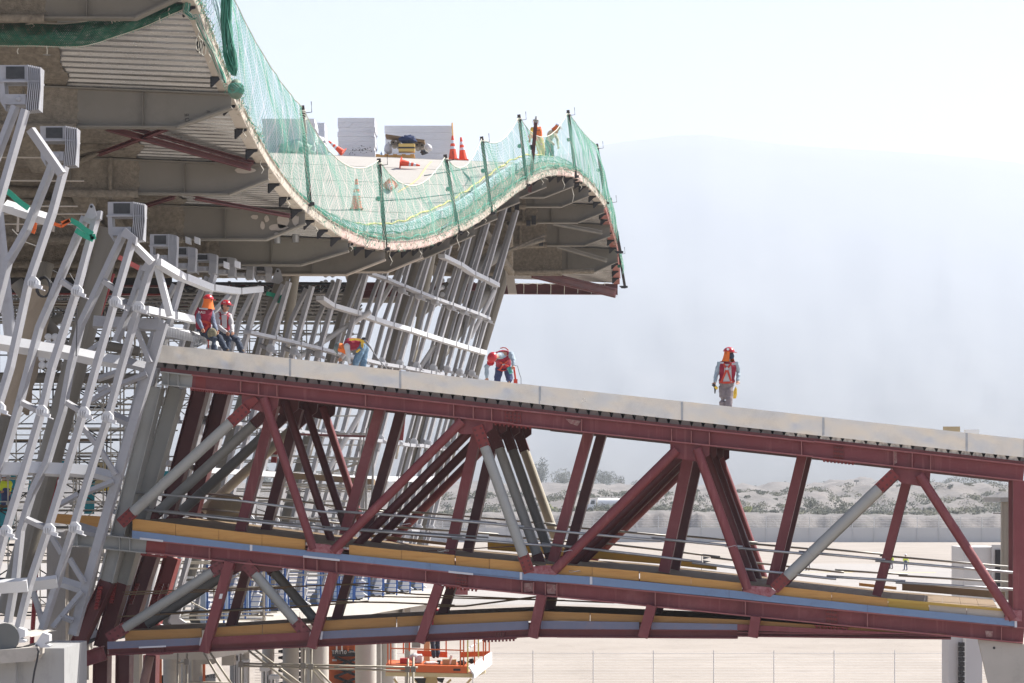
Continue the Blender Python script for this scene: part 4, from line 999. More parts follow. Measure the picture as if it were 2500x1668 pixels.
q = MB(); q.path([B(1030,1346,.5), B(1330,1330,.5), B(1390,1338,.5)], .014, 5); q.path([B(916,1298,.6), B(1240,1325,.6), B(1390,1333,.6)], .024, 5); q.build('rusty_rod', mat('rusty_rod', (.13,.075,.055), .8), rt)
q = MB()
for x, y in ((1082,1345),(1403,1395),(1784,1334),(1383,1345),(990,1280),(768,1262)):
    q.path([B(x, y, -.1)+V((.13*math.cos(a), -.13*math.sin(a)-.02, .02*math.sin(2*a))) for a in [i*.6 for i in range(12)]], .006, 3)
q.build('wire_tie', galv, rt, kind='stuff')
# ------------------------------------------------------------------ lower ramp truss
ramp = thing('ramp_truss', B(1100, 1560), 'shallow dark red ramp truss with timber edge boards, running below the main bridge', 'ramp')
R_BT = [(290,1541),(500,1534),(800,1515),(1037,1503),(1308,1492),(1400,1495),(1800,1512),(2300,1548)]
R_UT = [(262,1567),(490,1557),(800,1541),(1027,1528),(1298,1516),(1400,1516),(1800,1524),(2300,1551)]
R_UB = [(262,1584),(490,1574),(800,1559),(1020,1549),(1293,1536),(1400,1535),(1800,1538),(2300,1554)]
R_RB = [(262,1601),(490,1592),(800,1579),(1045,1567),(1300,1556),(1360,1557),(1800,1560),(2300,1557)]
for i, k in enumerate((0, 1.9, 3.8)):
    poly_beam(ramp, 'bottom_chord', R_UB, R_RB, [262,490,800,1030,1300,1360,1800,2322], k, .26, red_dark if i else mat('old_red_chord_paint', (.15,.03,.034), .55, col2=(.19,.045,.045), nscale=1.2, dirt=(.11,.025,.028)))
for a, b, m in ((262,490,purple_p),(780,1025,purple_p),(1048,1290,purple_p),(1320,1560,purple_p),(1590,1800,purple_p)):
    plate(ramp, 'blue_angle', [(a, tab(R_UT, a)), (b, tab(R_UT, b)), (b, tab(R_UB, b)+1), (a, tab(R_UB, a)+1)], m, .0, .03)
for a, b in ((508,760),(1800,2318)): plate(ramp, 'red_angle', [(a, tab(R_UT, a)), (b, tab(R_UT, b)), (b, tab(R_UB, b)+1), (a, tab(R_UB, a)+1)], red, .0, .03)
for a, b in ((305,492),(520,640),(641,742),(785,967),(969,1036),(1058,1303),(1322,1440),(1441,1572),(1590,1835),(1850,2100),(2100,2318)):
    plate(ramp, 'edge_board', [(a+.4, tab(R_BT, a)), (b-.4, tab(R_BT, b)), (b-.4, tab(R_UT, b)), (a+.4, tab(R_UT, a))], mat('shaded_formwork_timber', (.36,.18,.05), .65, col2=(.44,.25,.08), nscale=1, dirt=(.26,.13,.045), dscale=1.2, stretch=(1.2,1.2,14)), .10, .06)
xs_ = [290+i*60 for i in range(31)]
for a, b in zip(xs_[:-1], xs_[1:]):
    q = MB(); f = lambda x: tab(R_BT, x)+2
    q.prism([B(a+.3, f(a), .18), B(b-.3, f(b), .18), B(b-.3, f(b)+3, .18), B(a+.3, f(a)+3, .18)], BN*3.6); q.build('floor_board', timber_b, ramp)
RP = [((563,1372),(500,1592),24),((816,1398),(762,1582),23),((1073,1428),(1026,1569),23),((1324,1452),(1302,1557),24),((1592,1478),(1570,1556),24),((1846,1505),(1838,1556),24)]
for (a, b, w) in RP:
    for j, k in enumerate((-.03, 1.9)):
        A = B(*a)+BN*k; C = B(*b)+BN*k+(V((0,0,.0)) if j == 0 else (B(*a)-B(*b))*.22); q = MB(); q.beam(A, C, w/F*64, .24, BU); q.build('inclined_post', red if j == 0 else red_dark, ramp)
        if j == 0: bolts(ramp, [(lerp(a[0], b[0], u)+o, lerp(a[1], b[1], u)) for u in (.08,.16,.24,.32,.56,.64,.72,.8) for o in (-6, 6)], .024, red_dark, -.055, .03)
for (a, b) in (((545,1378),(262,1560)),((598,1376),(752,1556))):
    for i, k in enumerate((0, 1.9)):
        P0, P1 = B(*a)+BN*(k+.1), B(*b)+BN*(k+.1); dr = (P1-P0).normalized(); L = (P1-P0).length
        q = MB(); q.tube(P0+dr*.32, P1-dr*.45, .115, n=14); dg = q.build('diagonal_tube', gtub[1+i], ramp, smooth=40)
        for s0, s1 in ((P0, P0+dr*.36), (P1, P1-dr*.5)):
            q = MB(); q.beam(s0, s1, .26, .14, dr.cross(BN)); q.build('end_plate', red if i == 0 else red_dark, dg)
            q = MB(); sd = dr.cross(BN).normalized()
            for u in (.2,.5,.8):
                for w_ in (-.075,.075): q.lathe(s0.lerp(s1, u)+sd*w_-BN*.09, [(.032,0),(.032,.035)], 6, BN)
            q.build('bolt', red_dark, dg, kind='stuff')
plate(ramp, 'gusset_plate', [(512,1372),(530,1362),(680,1380),(690,1392),(660,1396),(545,1394),(520,1388)], red_dark, .1, .05)
plate(ramp, 'gusset_plate', [(742,1560),(760,1540),(800,1544),(822,1562)], red, .02, .06)
splice(ramp, R_UB, R_RB, 376, 402, red, False); splice(ramp, R_UB, R_RB, 1206, 1232, red, True)
for x in (360,): 
    q = MB(); q.beam(B(x, tab(R_RB, x)+1, .1), B(x+60, tab(R_RB, x+60)+1, .1), .26, .03, BN); q.build('flange_plate', red, ramp)
for a, b in ((339,405),): plate(ramp, 'white_tape', [(a, 1579), (b, 1576), (b, 1580), (a, 1583)], MATS['white_tape'], -.014, .01)
for a in (489,757,784,1022): plate(ramp, 'white_tape', [(a, tab(R_UT, a)), (a+5, tab(R_UT, a)), (a+2, tab(R_UB, a)+2), (a-3, tab(R_UB, a)+2)], MATS['white_tape'], -.06, .01)
plate(ramp, 'white_sticker', [(537,1450),(544,1450),(541,1462),(534,1462)], white_m, -.17, .01)
rods = thing('tie_rods', B(900, 1450, 1), 'thin brown rods and tubes strung across between ramp and bridge', 'rods')
for (P, r) in (([(300,1446),(600,1437),(900,1425)],.018),([(300,1452),(600,1441),(700,1436)],.016),([(285,1506),(600,1489),(780,1478),(900,1468)],.020),([(390,1497),(600,1486),(700,1483)],.014),([(880,1440),(1015,1451),(1500,1472)],.018),([(820,1425),(925,1435)],.012),([(1060,1481),(1135,1480),(1320,1456)],.022),([(890,1456),(1100,1460),(1380,1466)],.016),([(800,1469),(950,1471),(1110,1478)],.020),([(780,1462),(880,1465)],.012)):
    q = MB(); q.path([B(x, y, .9) for x, y in P], r, 5); q.build('rod', timber_b if r > .015 else scaf_d, rods)
# knee between portal and ramp
q = MB(); q.ibeam(B(200,1612,.5), B(256,1594,.5), .34, .26); q.build('knee_beam', red, bridge)
# ------------------------------------------------------------------ piers and walkway at the right end
t = thing('concrete_pier', B(2460, 1668, .6), 'flared pale concrete pier head under the bridge at the bottom right corner', 'pier')
P = [(2388,1562),(2520,1575),(2520,1900),(2470,1900),(2412,1668)]
q = MB(); q.prism([B(x, y, .1) for x, y in P], BN*3.2); q.build('pier_head', conc, t)
q = MB(); q.lathe(B(2427,1582,.09), [(.03,0),(.03,.02)], 10, BN); q.build('form_tie_hole', black, t)
p = W(2350, 1668, 76); t = thing('white_lift_column', V((p.x, p.y, 0)), 'white painted column with a black cable chain behind the ramp end', 'column')
sc_ = 76/F; x0, x1 = (2316-1250)*sc_, (2398-1250)*sc_
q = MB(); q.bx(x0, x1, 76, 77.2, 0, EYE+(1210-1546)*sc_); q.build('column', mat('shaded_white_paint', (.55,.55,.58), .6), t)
q = MB(); q.bx(x0+.38, x0+.46, 75.97, 76.02, 0, EYE+(1210-1550)*sc_); q.build('corner_trim', white_m, t)
z = 0.5
while z < EYE+(1210-1568)*sc_:
    q = MB(); q.bx((2339-1250)*sc_, (2353-1250)*sc_, 75.85, 75.98, z, z+.10); q.build('chain_link', black, t); z += .13
p = W(2400, 1450, 74); sc_ = 74/F
t = thing('walkway_unit', V((p.x, p.y, 5)), 'blown-out white cabinet with a black slot seen through the bridge end', 'cabinet')
q = MB(); q.bx((2352-1250)*sc_, (2440-1250)*sc_, 74, 76, EYE+(1210-1470)*sc_, EYE+(1210-1336)*sc_); q.build('cabinet', white_m, t)
q = MB(); q.bx((2420-1250)*sc_, (2445-1250)*sc_, 73.9, 74.0, EYE+(1210-1470)*sc_, EYE+(1210-1330)*sc_); q.build('frame', white_m, t)
q = MB(); q.bx((2428-1250)*sc_, (2440-1250)*sc_, 73.85, 73.9, EYE+(1210-1440)*sc_, EYE+(1210-1342)*sc_); q.build('slot', black, t)
t = thing('corrugated_walkway', V(((2460-1250)*sc_, 72, 5)), 'beige corrugated metal walkway end standing behind the bridge end post', 'walkway')
cor = mat('beige_corrugated_metal', (.50,.46,.39), .5, col2=(.45,.41,.35))
rows = []
z0_, z1_ = EYE+(1210-1465)*72/F, EYE+(1210-1226)*72/F
n = 60; pr = []
for i in range(n):
    x = lerp((2443-1250)*72/F, (2492-1250)*72/F, i/(n-1)); pr.append((x, 72-(.03 if i % 4 in (1,2) else 0)))
q = MB(); q.grid([[V((x, y, z)) for x, y in pr] for z in (z0_, z1_)]); q.build('corrugated_wall', cor, t, fix=False)
q = MB(); q.bx((2441-1250)*72/F, (2494-1250)*72/F, 71.9, 74.4, z1_, z1_+.12); q.build('roof_trim', scaf_m, t)
q = MB(); q.bx((2426-1250)*72/F, (2443-1250)*72/F, 72, 72.1, z1_-.3, z1_-.27); q.build('arm', scaf_m, t)
q = MB(); c = B(2323, 1048, 1.2); q.box(c, BU*.19, BN*.2, V((0,0,.055))); solo(q, 'carton', mat('brown_card', (.38,.30,.18), .8), 'small brown carton on the bridge deck near its right end', 'box')
q = MB(); c = B(2372, 1055, 1.4); q.box(c, BU*.17, BN*.2, V((0,0,.05))); solo(q, 'white_bundle', white_m, 'small white bundle on the bridge deck right of the brown carton', 'bundle')
# ------------------------------------------------------------------ leaning round columns and struts of the terminal
def col(par, a, b, d, wpx, m, nm='round_column', d2=None, taper=1.0):
    A = W(*a, d); C = W(*b, d2 or d); q = MB(); r = wpx/F*d/2; q.tube(A, C, r, r*taper, 20); o = q.build(nm, m, par, smooth=40)
    if wpx > 24:
        q = MB(); dr = (C-A).normalized(); q.beam(A+V((r*.35,-r*.96,0)), C+V((r*.35*taper,-r*.96*taper,0)), .05, .02, (1,0,0)); q.build('seam_strip', m, o)
tp = taupe
col(term, (272,560), (20,1500), 67.5, 60, tp); col(term, (110,640), (-60,1330), 72, 46, tp)
for (a, b, d, w) in (((888,600),(640,1480),85.5,32),((1062,497),(795,1480),93,36),((1174,492),(895,1480),98.3,34),((1232,650),(985,1460),111,37),((700,650),(430,1500),80,34),((520,640),(270,1500),74,30)):
    col(term, a, b, d, w, tp)
col(term, (1070,540), (962,1120), 95, 20, mat('pale_beige_column', (.36,.33,.27), .7, col2=(.42,.39,.33), nscale=3), taper=.8)
col(term, (725,640), (690,900), 80, 22, MATS['pale_beige_column'])
# branching sprayed struts under the roof
def bumpy(par, a, b, r, m, seed, nm='sprayed_strut'):
    A, C = V(a), V(b); n = int((C-A).length/.12)+2; dr = (C-A).normalized(); u = dr.orthogonal().normalized(); w = dr.cross(u); rows = []
    for i in range(n):
        p = A.lerp(C, i/(n-1)); rows.append([p+(u*math.cos(t)+w*math.sin(t))*r*(1+.22*noise.noise(V((math.cos(t)*1.6+seed, math.sin(t)*1.6, i*.35)))+.12*noise.noise(V((math.cos(t)*4+seed, math.sin(t)*4, i*1.1)))) for t in [k*math.pi/7 for k in range(15)]])
    q = MB(); q.grid(rows); q.build(nm, m, par, smooth=True)
bumpy(term, W(-40,190,63.3), W(100,400,65.6), .26, spray, 1); bumpy(term, W(100,330,66), W(215,500,68.5), .25, spray, 2)
bumpy(term, W(130,470,68.5), W(262,600,69.9), .27, spray, 3); bumpy(term, W(0,465,69), W(330,478,69), .12, spray, 4)
bumpy(term, W(195,395,66.7), W(330,330,66.2), .06, spray, 5); bumpy(term, W(170,375,66.4), W(300,345,66), .07, spray, 6)
bumpy(term, W(240,480,69.6), W(300,580,70.2), .2, spray, 7); bumpy(term, W(-20,590,71), W(420,583,70.6), .10, spray, 8)
bumpy(term, W(1180,560,103), W(1248,665,108), .14, spray, 9); bumpy(term, W(1190,665,112), W(1450,662,112.6), .09, spray, 10); bumpy(term, W(1245,545,105), W(1245,660,110), .12, spray, 11)
bumpy(term, W(1150,640,104), W(1330,585,104.5), .07, spray, 12); bumpy(term, W(1210,625,104), W(1330,575,104.6), .06, spray, 13)
# dark inner roof beams with red primed flanges
for (y, d, h) in ((622,78,30),(655,82,24),(683,85,20),(706,88,15)):
    q = MB(); q.beam(W(-80, y, d), W(420, y+4, d), .04, h/F*d, (0,1,0)); bm_ = q.build('inner_beam', mat('dark_oiled_steel', (.025,.027,.033), .6, col2=(.05,.045,.04), nscale=6), term)
    q = MB(); q.beam(W(-80, y+h/2+3, d), W(420, y+h/2+7, d), .25, .055, (0,1,0)); q.build('primed_flange', red_dark if y < 700 else red_hot, bm_)
bumpy(term, W(0,648,79), W(330,650,79), .07, spray, 15); bumpy(term, W(0,692,86), W(330,692,86), .06, spray, 16)
for (a, b, d) in (((420,700),(1160,700),104),((440,742),(1000,712),100)):
    q = MB(); q.ibeam(W(*a, d), W(*b, d), .3, .25); q.build('inner_beam', red_dark, term)
q = MB(); q.tube(W(700,722,105), W(1180,726,105), .24, n=12); q.build('horizontal_tube', taupe, term, smooth=40)
q = MB(); q.tube(W(1020,760,100), W(1225,612,104), .26, n=14); q.build('diagonal_strut', taupe, term, smooth=40)
q = MB(); q.tube(W(1000,960,97), W(1200,690,103), .28, n=14); q.build('diagonal_strut', taupe, term, smooth=40)
q = MB(); q.beam(W(840,640,95), W(865,720,95), .22, .2, (0,1,0)); q.build('bracket', fasc, term)
q = MB(); q.beam(W(1058,650,100), W(1072,705,100), .28, .2, (0,1,0)); q.build('bracket', fasc, term)
q = MB()
for y, x1_ in ((384,110),(441,205),(503,190),(522,240),(547,205)): q.tube(W(-40, y, 64.5), W(x1_, y+1, 64.5), .018, n=5)
for x in (45, 132): q.tube(W(x, 520, 64.5), W(x-2, 566, 64.5), .03, n=5)
q.build('ceiling_conduit', fasc, term)
# heavy grey diagonal tubes crossing near the left, with flanged bolts
def flange(par, px, py, d, n=4):
    q = MB()
    for i in range(n):
        p = W(px+(i % 2)*17, py+(i//2)*17, d); q.lathe(p, [(.085,-.02),(.085,.03),(.05,.05)], 14, (0,-1,0))
    q.build('bolt_cover', white_steel, par)
for (a, b, d, w, m) in (((40,690),(165,860),69,34,tp),((110,800),(155,770),70,22,tp),((20,880),(150,892),69,28,tp),((0,922),(380,925),70,26,tp),((250,843),(340,858),70,24,tp),((330,790),(372,870),70,26,tp)):
    q = MB(); q.tube(W(*a, d), W(*b, d), w/F*d/2, n=14); q.build('cross_strut', m, term, smooth=40)
flange(term, 118, 823, 66.9, 4); flange(term, 103, 875, 66.9, 4); flange(term, 795, 672, 99, 4); flange(term, 1080, 685, 99.5, 6)
cloth = mat('brown_wrapping_cloth', (.40,.33,.25), .9, col2=(.33,.27,.2), nscale=1.4, bump=.03, bscale=3)
rows = []
for j in range(24):
    t = j/23; c = W(lerp(98, 30, t), lerp(700, 1010, t), 68.5); rows.append([c+V((math.cos(a)*.36*(1+.12*math.sin(a*5+j*.9)), math.sin(a)*.36*(1+.12*math.sin(a*5+j*.9)), .05*math.sin(a*3+j))) for a in [k*.35 for k in range(19)]])
q = MB(); q.grid(rows); q.build('column_wrapping', cloth, term, smooth=True)
q = MB(); q.tube(W(-8,500,61), W(26,835,61), .13, n=14); q.build('round_strut', light_steel, term, smooth=40)
# round capital seen below: disc with radial stiffeners
c = W(555, 1255, 72); q = MB(); q.lathe(c, [(.52,0),(.52,.1)], 28, (0,-1,0)); dsc = q.build('end_disc', mat('dusty_bronze_plate', (.36,.31,.23), .7, col2=(.28,.24,.18), nscale=4), term)
q = MB()
for i in range(8):
    a = i*math.pi/4+.4; dv = V((math.cos(a), 0, math.sin(a))); q.beam(c+dv*.2+V((0,-.12,0)), c+dv*.48+V((0,-.12,0)), .05, .05, (0,1,0))
q.build('disc_rib', MATS['dusty_bronze_plate'], dsc)

# ------------------------------------------------------------------ facade steelwork: leaning mullions, transoms, cast nodes
fac = thing('facade_steelwork', (-8, 70, 4.7), 'light grey leaning facade frames with cast white nodes under the wavy roof', 'facade frame')
ls = light_steel
def poly_bar(par, nm, pts, d, w, m, dep=.26):
    for a, b in zip(pts[:-1], pts[1:]):
        A, C = W(*a, d), W(*b, d); dr = (C-A).normalized(); q = MB(); q.beam(A-dr*.015, C+dr*.015, w/F*d, dep, (.985,-.173,0)); q.build(nm, m, par)
def node(par, px, py, d, s=1.0):         # cast hexagonal node with angle cleats
    c = W(px, py, d); k = d/F*s
    q = MB(); P = [(-13,-3),(-5,-14),(5,-14),(15,-3),(15,6),(5,14),(-4,14),(-13,7)]
    q.prism([c+V((x*k, -.11, -y*k)) for x, y in P], (0,.20,0)); n_ = q.build('cast_node', white_steel, par)
    q = MB(); q.box(c+V((14*k, -.13, -11*k)), V((9*k,0,-3*k)), V((0,.06,0)), V((1*k,0,4.5*k))); q.box(c+V((20*k, -.10, -17*k)), V((9*k,0,-3.2*k)), V((0,.10,0)), V((.3*k,0,1*k)))
    for i in range(4): q.box(c+V((lerp(-9, 8, i/3)*k, -.125, -3*k)), V((1.5*k,0,0)), V((0,.03,0)), V((0,0,7*k)))
    q.build('cleat', white_steel, n_)
D = lambda b: 152180/(2496-b)
FR = [ # front polyline, back polyline, depth
 ([(62,270),(6,465),(-60,700)], [(38,262),(-30,440)], 56.0),
 ([(158,408),(128,520),(70,690),(25,897),(-10,1010)], [(128,404),(66,560),(20,640),(-10,760)], 57.5),
 ([(238,520),(188,708),(127,897),(102,1003),(60,1146),(13,1300),(-10,1390)], [(208,532),(118,750),(96,800),(48,985),(8,1125),(-20,1190)], 59.5),
 ([(324,585),(280,736),(239,880),(204,1007),(163,1144),(118,1290),(72,1427),(44,1540)], [(302,570),(198,792),(172,897),(153,1004),(115,1128),(78,1205),(51,1295),(39,1409),(20,1518)], 62.0),
 ([(376,625),(338,752),(296,897),(265,1015),(223,1146),(180,1285),(140,1421),(100,1548)], [(352,652),(322,740),(284,832)], 63.8)]
for fi, (fr, bk, d) in enumerate(FR):
    poly_bar(fac, 'mullion', fr, d, 12.5, ls); poly_bar(fac, 'mullion_back', bk, d+.15, 12.5, ls)
    if fi >= 2:
        for y in (708, 1005, 1290):
            if fr[-1][1] > y and bk[-1][1] > y-40:
                f = [(b, a) for a, b in fr]; g_ = [(b, a) for a, b in bk]; xa, xb = tab(f, y), tab(g_, y-22)
                poly_bar(fac, 'mullion_tie', [(xb+6, y-22), (xa-8, y-2)], d, 12, ls, .12)
        q = MB(); q.prism([W(bk[0][0]-9, bk[0][1]+6, d-.12), W(bk[0][0]+4, bk[0][1]-14, d-.12), W(fr[0][0]+9, fr[0][1]-6, d-.12), W(fr[0][0]+6, fr[0][1]+14, d-.12), W(bk[0][0]+14, bk[0][1]+16, d-.12)], (0,.3,0)); q.build('head_plate', ls, fac)
poly_bar(fac, 'end_mullion', [(399,790),(249,1297),(179,1549)], 65.2, 21, ls, .2)
poly_bar(fac, 'frame_head', [(230,786),(398,796)], 65.2, 15, ls); poly_bar(fac, 'frame_head', [(318,845),(250,1060)], 66, 10, ls)
for y in (690,): node(fac, 82, 690, 57.3); 
for (x, y, d) in ((188,710,59.3),(282,738,61.8),(338,750,63.6),(102,1003,59.3),(205,1007,61.8),(262,1018,63.6),(-2,995,57.3),(14,1296,59.3),(120,1292,61.8),(182,1288,63.6)): node(fac, x, y, d-.12)
for (pts, w) in (([(13,503),(118,537)],19),([(-10,835),(140,860)],24),([(150,858),(242,878)],22),([(250,878),(302,886)],17),([(304,884),(362,898)],12),
      ([(-10,1144),(56,1145)],20),([(64,1143),(158,1148)],22),([(168,1147),(222,1153)],15),([(225,1152),(282,1166)],15),([(-10,1433),(66,1428)],21),([(74,1428),(138,1420)],15),([(142,1418),(204,1438)],14),
      ([(268,1012),(318,1033)],12),([(182,1285),(240,1302)],12),([(270,730),(330,750)],12)):
    d = 152180/(2496-(pts[1][0]-.27*(1500-pts[1][1]))); d = max(58, min(66, d-.3)); poly_bar(fac, 'transom', pts, d, w, white_steel if w > 13 else ls, .26)  # wide transoms whiter than the mullions: strong sunlight put into their colour
# lattice between last mullion and end mullion
for a, b in (((330,797),(366,884)),((290,940),(357,914)),((240,955),(265,944)),((198,1038),(235,1085)),((222,980),(290,940)),((244,1095),(282,1158)),((212,1202),(275,1176)),((140,1235),(190,1208)),((120,1300),(150,1350)),((170,1365),(205,1422)),((130,1530),(200,1445)),((150,1505),(176,1515)),((80,1440),(105,1525)),((215,860),(262,828)),((300,905),(240,925))):
    poly_bar(fac, 'lattice_brace', [a, b], 65.0, 11, ls, .12)
# upper transom that steps along the roof
UT = [(62,300,56.3),(80,312,57),(153,424,57.6),(373,633,63.5),(444,677,66.8),(512,703,69.2),(578,711,71.6),(633,705,73.4)]
poly_bar(fac, 'transom', [(76,318),(150,424)], 57.0, 18, ls, .2); poly_bar(fac, 'transom', [(330,600),(370,640)], 62.8, 15, white_steel, .2)
def bar2(nm, a, da, b, db, w, m, dep=.22):
    A, C = W(*a, da), W(*b, db); q = MB(); q.beam(A, C, w/F*da, dep, V((0,0,1))); q.build(nm, m, fac)
bar2('transom', (382,640), 63.8, (444,677), 66.6, 17, white_steel); bar2('transom', (448,677), 66.8, (512,703), 69.1, 17, white_steel); bar2('transom', (516,703), 69.3, (578,711), 71.5, 16, white_steel); bar2('transom', (582,711), 71.7, (634,706), 73.4, 15, white_steel)
bar2('transom', (352,756), 63.8, (416,770), 66.6, 18, white_steel); bar2('transom', (424,770), 66.9, (480,783), 69.0, 17, white_steel)
poly_bar(fac, 'lattice_brace', [(384,650),(415,770)], 65, 15, white_steel, .16); poly_bar(fac, 'lattice_brace', [(560,722),(505,780)], 70, 10, ls, .12)
# middle and far mullions
XM = [397,472,540,594,660,719,781,843,891,940,986,1028,1070,1105,1137,1168]
YT = {397:690,472:672,540:705,594:700}
for i, x in enumerate(XM):
    d = D(x-160); sl = .275
    ytop = 1210-(zr((x+60-1250)/F*d, d)-1.15-EYE)*F/d if i > 3 else YT.get(x, 650)
    if i == 4: ytop = 690
    f = lambda y: x+(850-y)*sl*(1.03 if y < 850 else .95)
    yb = 1210+(EYE-4.75)*F/d
    w = lerp(11, 7, (d-66)/40)
    poly_bar(fac, 'mullion', [(f(ytop), ytop), (f(850), 850), (f(1100), 1100), (f(yb), yb)], d, w, ls, lerp(.26,.2,(d-66)/40))
    bo = lerp(34, 11, (d-66)/40)          # back chord kinks inwards near head and foot
    poly_bar(fac, 'mullion_back', [(f(ytop+6)-bo*.45, ytop+6), (f(780)-bo, 780), (f(1160)-bo, 1160), (f(yb-20)-bo*.5, yb-20)], d+.12, w*.9, ls, .18)
    yn = lambda base, sl_: base+(x-1168)*sl_
    for (yy) in ([779+(x-1168)*.31 if x > 900 else None, 850+(x-1168)*.30 if False else None, 909+(x-1168)*.115 if x < 1110 else 912+(x-1168)*.1, 1089+(x-1168)*.10, 1290+(x-1168)*.05]):
        if yy is None or yy < ytop+20: continue
        if x < 600 and yy < 850: continue
        node(fac, f(yy), yy, d-.1, lerp(.8, .62, (d-66)/40)); poly_bar(fac, 'mullion_tie', [(f(yy)-bo+3, yy-8), (f(yy)-6, yy)], d, 8, ls, .1)
    # foot casting: plate with pin disc
    c = W(f(yb), yb, d); k = d/F
    q = MB(); q.lathe(c+V((-.02,.0,.02)), [(.26,0),(.26,.09)], 20, (0,-1,0)); ft = q.build('foot_disc', mat('dark_grey_casting', (.13,.135,.13), .6), fac, smooth=40)
    q = MB(); q.lathe(c+V((-.02,-.10,.02)), [(.07,0),(.07,.02)], 12, (0,-1,0)); q.build('pin', ls, ft)
    q = MB(); q.prism([c+V((.1,-.15,.5)), c+V((.3,-.15,.45)), c+V((.2,-.15,.1)), c+V((.38,-.15,-.02)), c+V((.05,-.15,-.12)), c+V((-.05,-.15,.02))], (0,.3,0)); q.build('foot_bracket', white_steel, ft)
for (row, m, w) in (([(781,728),(811,747),(867,763),(910,779),(955,793),(998,805),(1037,818),(1075,830),(1108,840),(1137,849),(1166,857),(1184,862)], white_steel, 11),
        ([(1078,625),(1120,645),(1155,668),(1188,683),(1215,697)], white_steel, 10),
        ([(900,668),(938,680),(982,698),(1022,714),(1060,729),(1100,743),(1133,755),(1163,766),(1193,779)], ls, 7),
        ([(603,811),(667,825),(727,839),(780,852),(845,868),(924,888),(969,895),(1009,902),(1047,909),(1080,914)], ls, 8),
        ([(470,1015),(560,1032),(640,1043),(777,1060),(824,1067),(874,1070),(950,1080),(995,1087),(1031,1089),(1100,1100)], ls, 8),
        ([(400,1130),(500,1148),(620,1156),(750,1162),(860,1168),(966,1170),(1062,1170)], white_steel, 13),
        ([(430,1255),(560,1275),(700,1285),(850,1292),(1020,1296)], ls, 8)):
    for a, b in zip(row[:-1], row[1:]):
        da, db = [max(66, min(104, D(p[0]-.27*(1450-p[1]))-.35)) for p in (a, b)]
        bar2('transom', a, da, (b[0]-2, b[1]-.4), db, w, m, .22)  # white rows carry the same painted-in sunlight
# big tubular braces with the light catching them
for (a, b, d, w) in (((979,655),(914,765),89,12),((905,760),(725,875),84,14),((1080,700),(1046,725),94,10),((1208,708),(1148,826),101,11),((1062,843),(1015,915),96,13),((885,1000),(800,1150),84,13),((1110,1085),(1050,1160),97,10),((1150,640),(1120,690),101,11),((395,1120),(330,1320),72,9)):
    q = MB(); q.tube(W(*a, d), W(*b, d), w/F*d/2, n=14); q.build('round_brace', white_steel, fac, smooth=40)
# finned brackets between roof girders and facade
def finned(px, py, w, h, d, label=None):
    c = W(px, py, d); k = d/F; w *= k; h *= k; x0, x1 = c.x-w/2, c.x+w/2; z0, z1 = c.z-h/2, c.z+h/2
    q = MB(); q.bx(x0, x0+w*.70, d+.0, d+.5, lerp(z0, z1, .66), z1); br = q.build('finned_bracket', ls, fac)
    q = MB(); q.bx(x0+w*.16, x0+w*.62, d-.01, d+.02, lerp(z0, z1, .70), z1-.03); q.build('dark_recess', scaf_d, br)
    q = MB(); q.bx(x0-.02, x1+.01, d-.05, d+.5, lerp(z0, z1, .62), lerp(z0, z1, .66)); q.bx(x0+w*.12, x0+w*.66, d-.04, d+.45, lerp(z0, z1, .14), lerp(z0, z1, .36)); q.prism([V((x0, d-.02, lerp(z0,z1,.62))), V((x0+w*.12, d-.02, lerp(z0,z1,.62))), V((x0+w*.16, d-.02, z0)), V((x0+w*.02, d-.02, lerp(z0,z1,.2)))], (0,.45,0)); q.build('bracket_plate', ls, br)
    q = MB(); p = V((x0+w*.48, d-.05, lerp(z0, z1, .26))); q.lathe(p, [(.05,0),(.05,.02),(.03,.03)], 16, (0,-1,0)); q.build('pin', ls, br)
    for i in range(7):
        xx = lerp(x0+w*.70, x1, i/6); q = MB(); e = .06*w*(i/6)
        q.prism([V((xx, d-.06, z1-e)), V((xx, d+.42, z1-e)), V((xx-.04*w, d+.42, z0+e*.4-.0)), V((xx-.04*w, d-.06, z0+e*.4)), V((xx+.02*w, d-.10, (z0+z1)/2))], (.022,0,0)); q.build('fin', ls, br)
for a in ((48,215,98,112,56.2),(142,357,88,98,57.8),(307,541,88,96,62.3),(398,612,64,80,66.2),(448,634,56,62,68.6),(398,612,10,10,66.2)): 
    if a[2] > 20: finned(*a)
for a in ((500,644,54,50,70.4),(548,652,50,48,72.6),(592,660,48,44,74.2),(640,668,40,38,76)): finned(*a)
for (px, py) in ((222,313),(222,313),(460,588),(482,588),(553,648),(580,646)):
    if (px, py) != (222,313) or True: q = MB(); c = W(px, py, 69); q.box(c, V((.06,0,-.02)), V((0,.12,0)), V((0,0,.075))); q.build('hanger_clip', white_steel, fac)
for (px, py, d) in ((236,515,59.4),(690,672,76.6)):   # heads with lifting eye
    q = MB(); k = d/F; c = W(px, py, d); q.prism([c+V((x*k, -.1, -y*k)) for x, y in ((-28,18),(-16,-12),(-14,-16),(-8,-16),(-4,-10),(2,14),(-8,22))], (0,.03,0)); hp = q.build('lifting_eye', ls, fac)
    q = MB(); q.lathe(c+V((-11*k,-.11,9*k)), [(.03,0),(.03,.01)], 10, (0,-1,0)); q.build('eye_hole', black, hp)
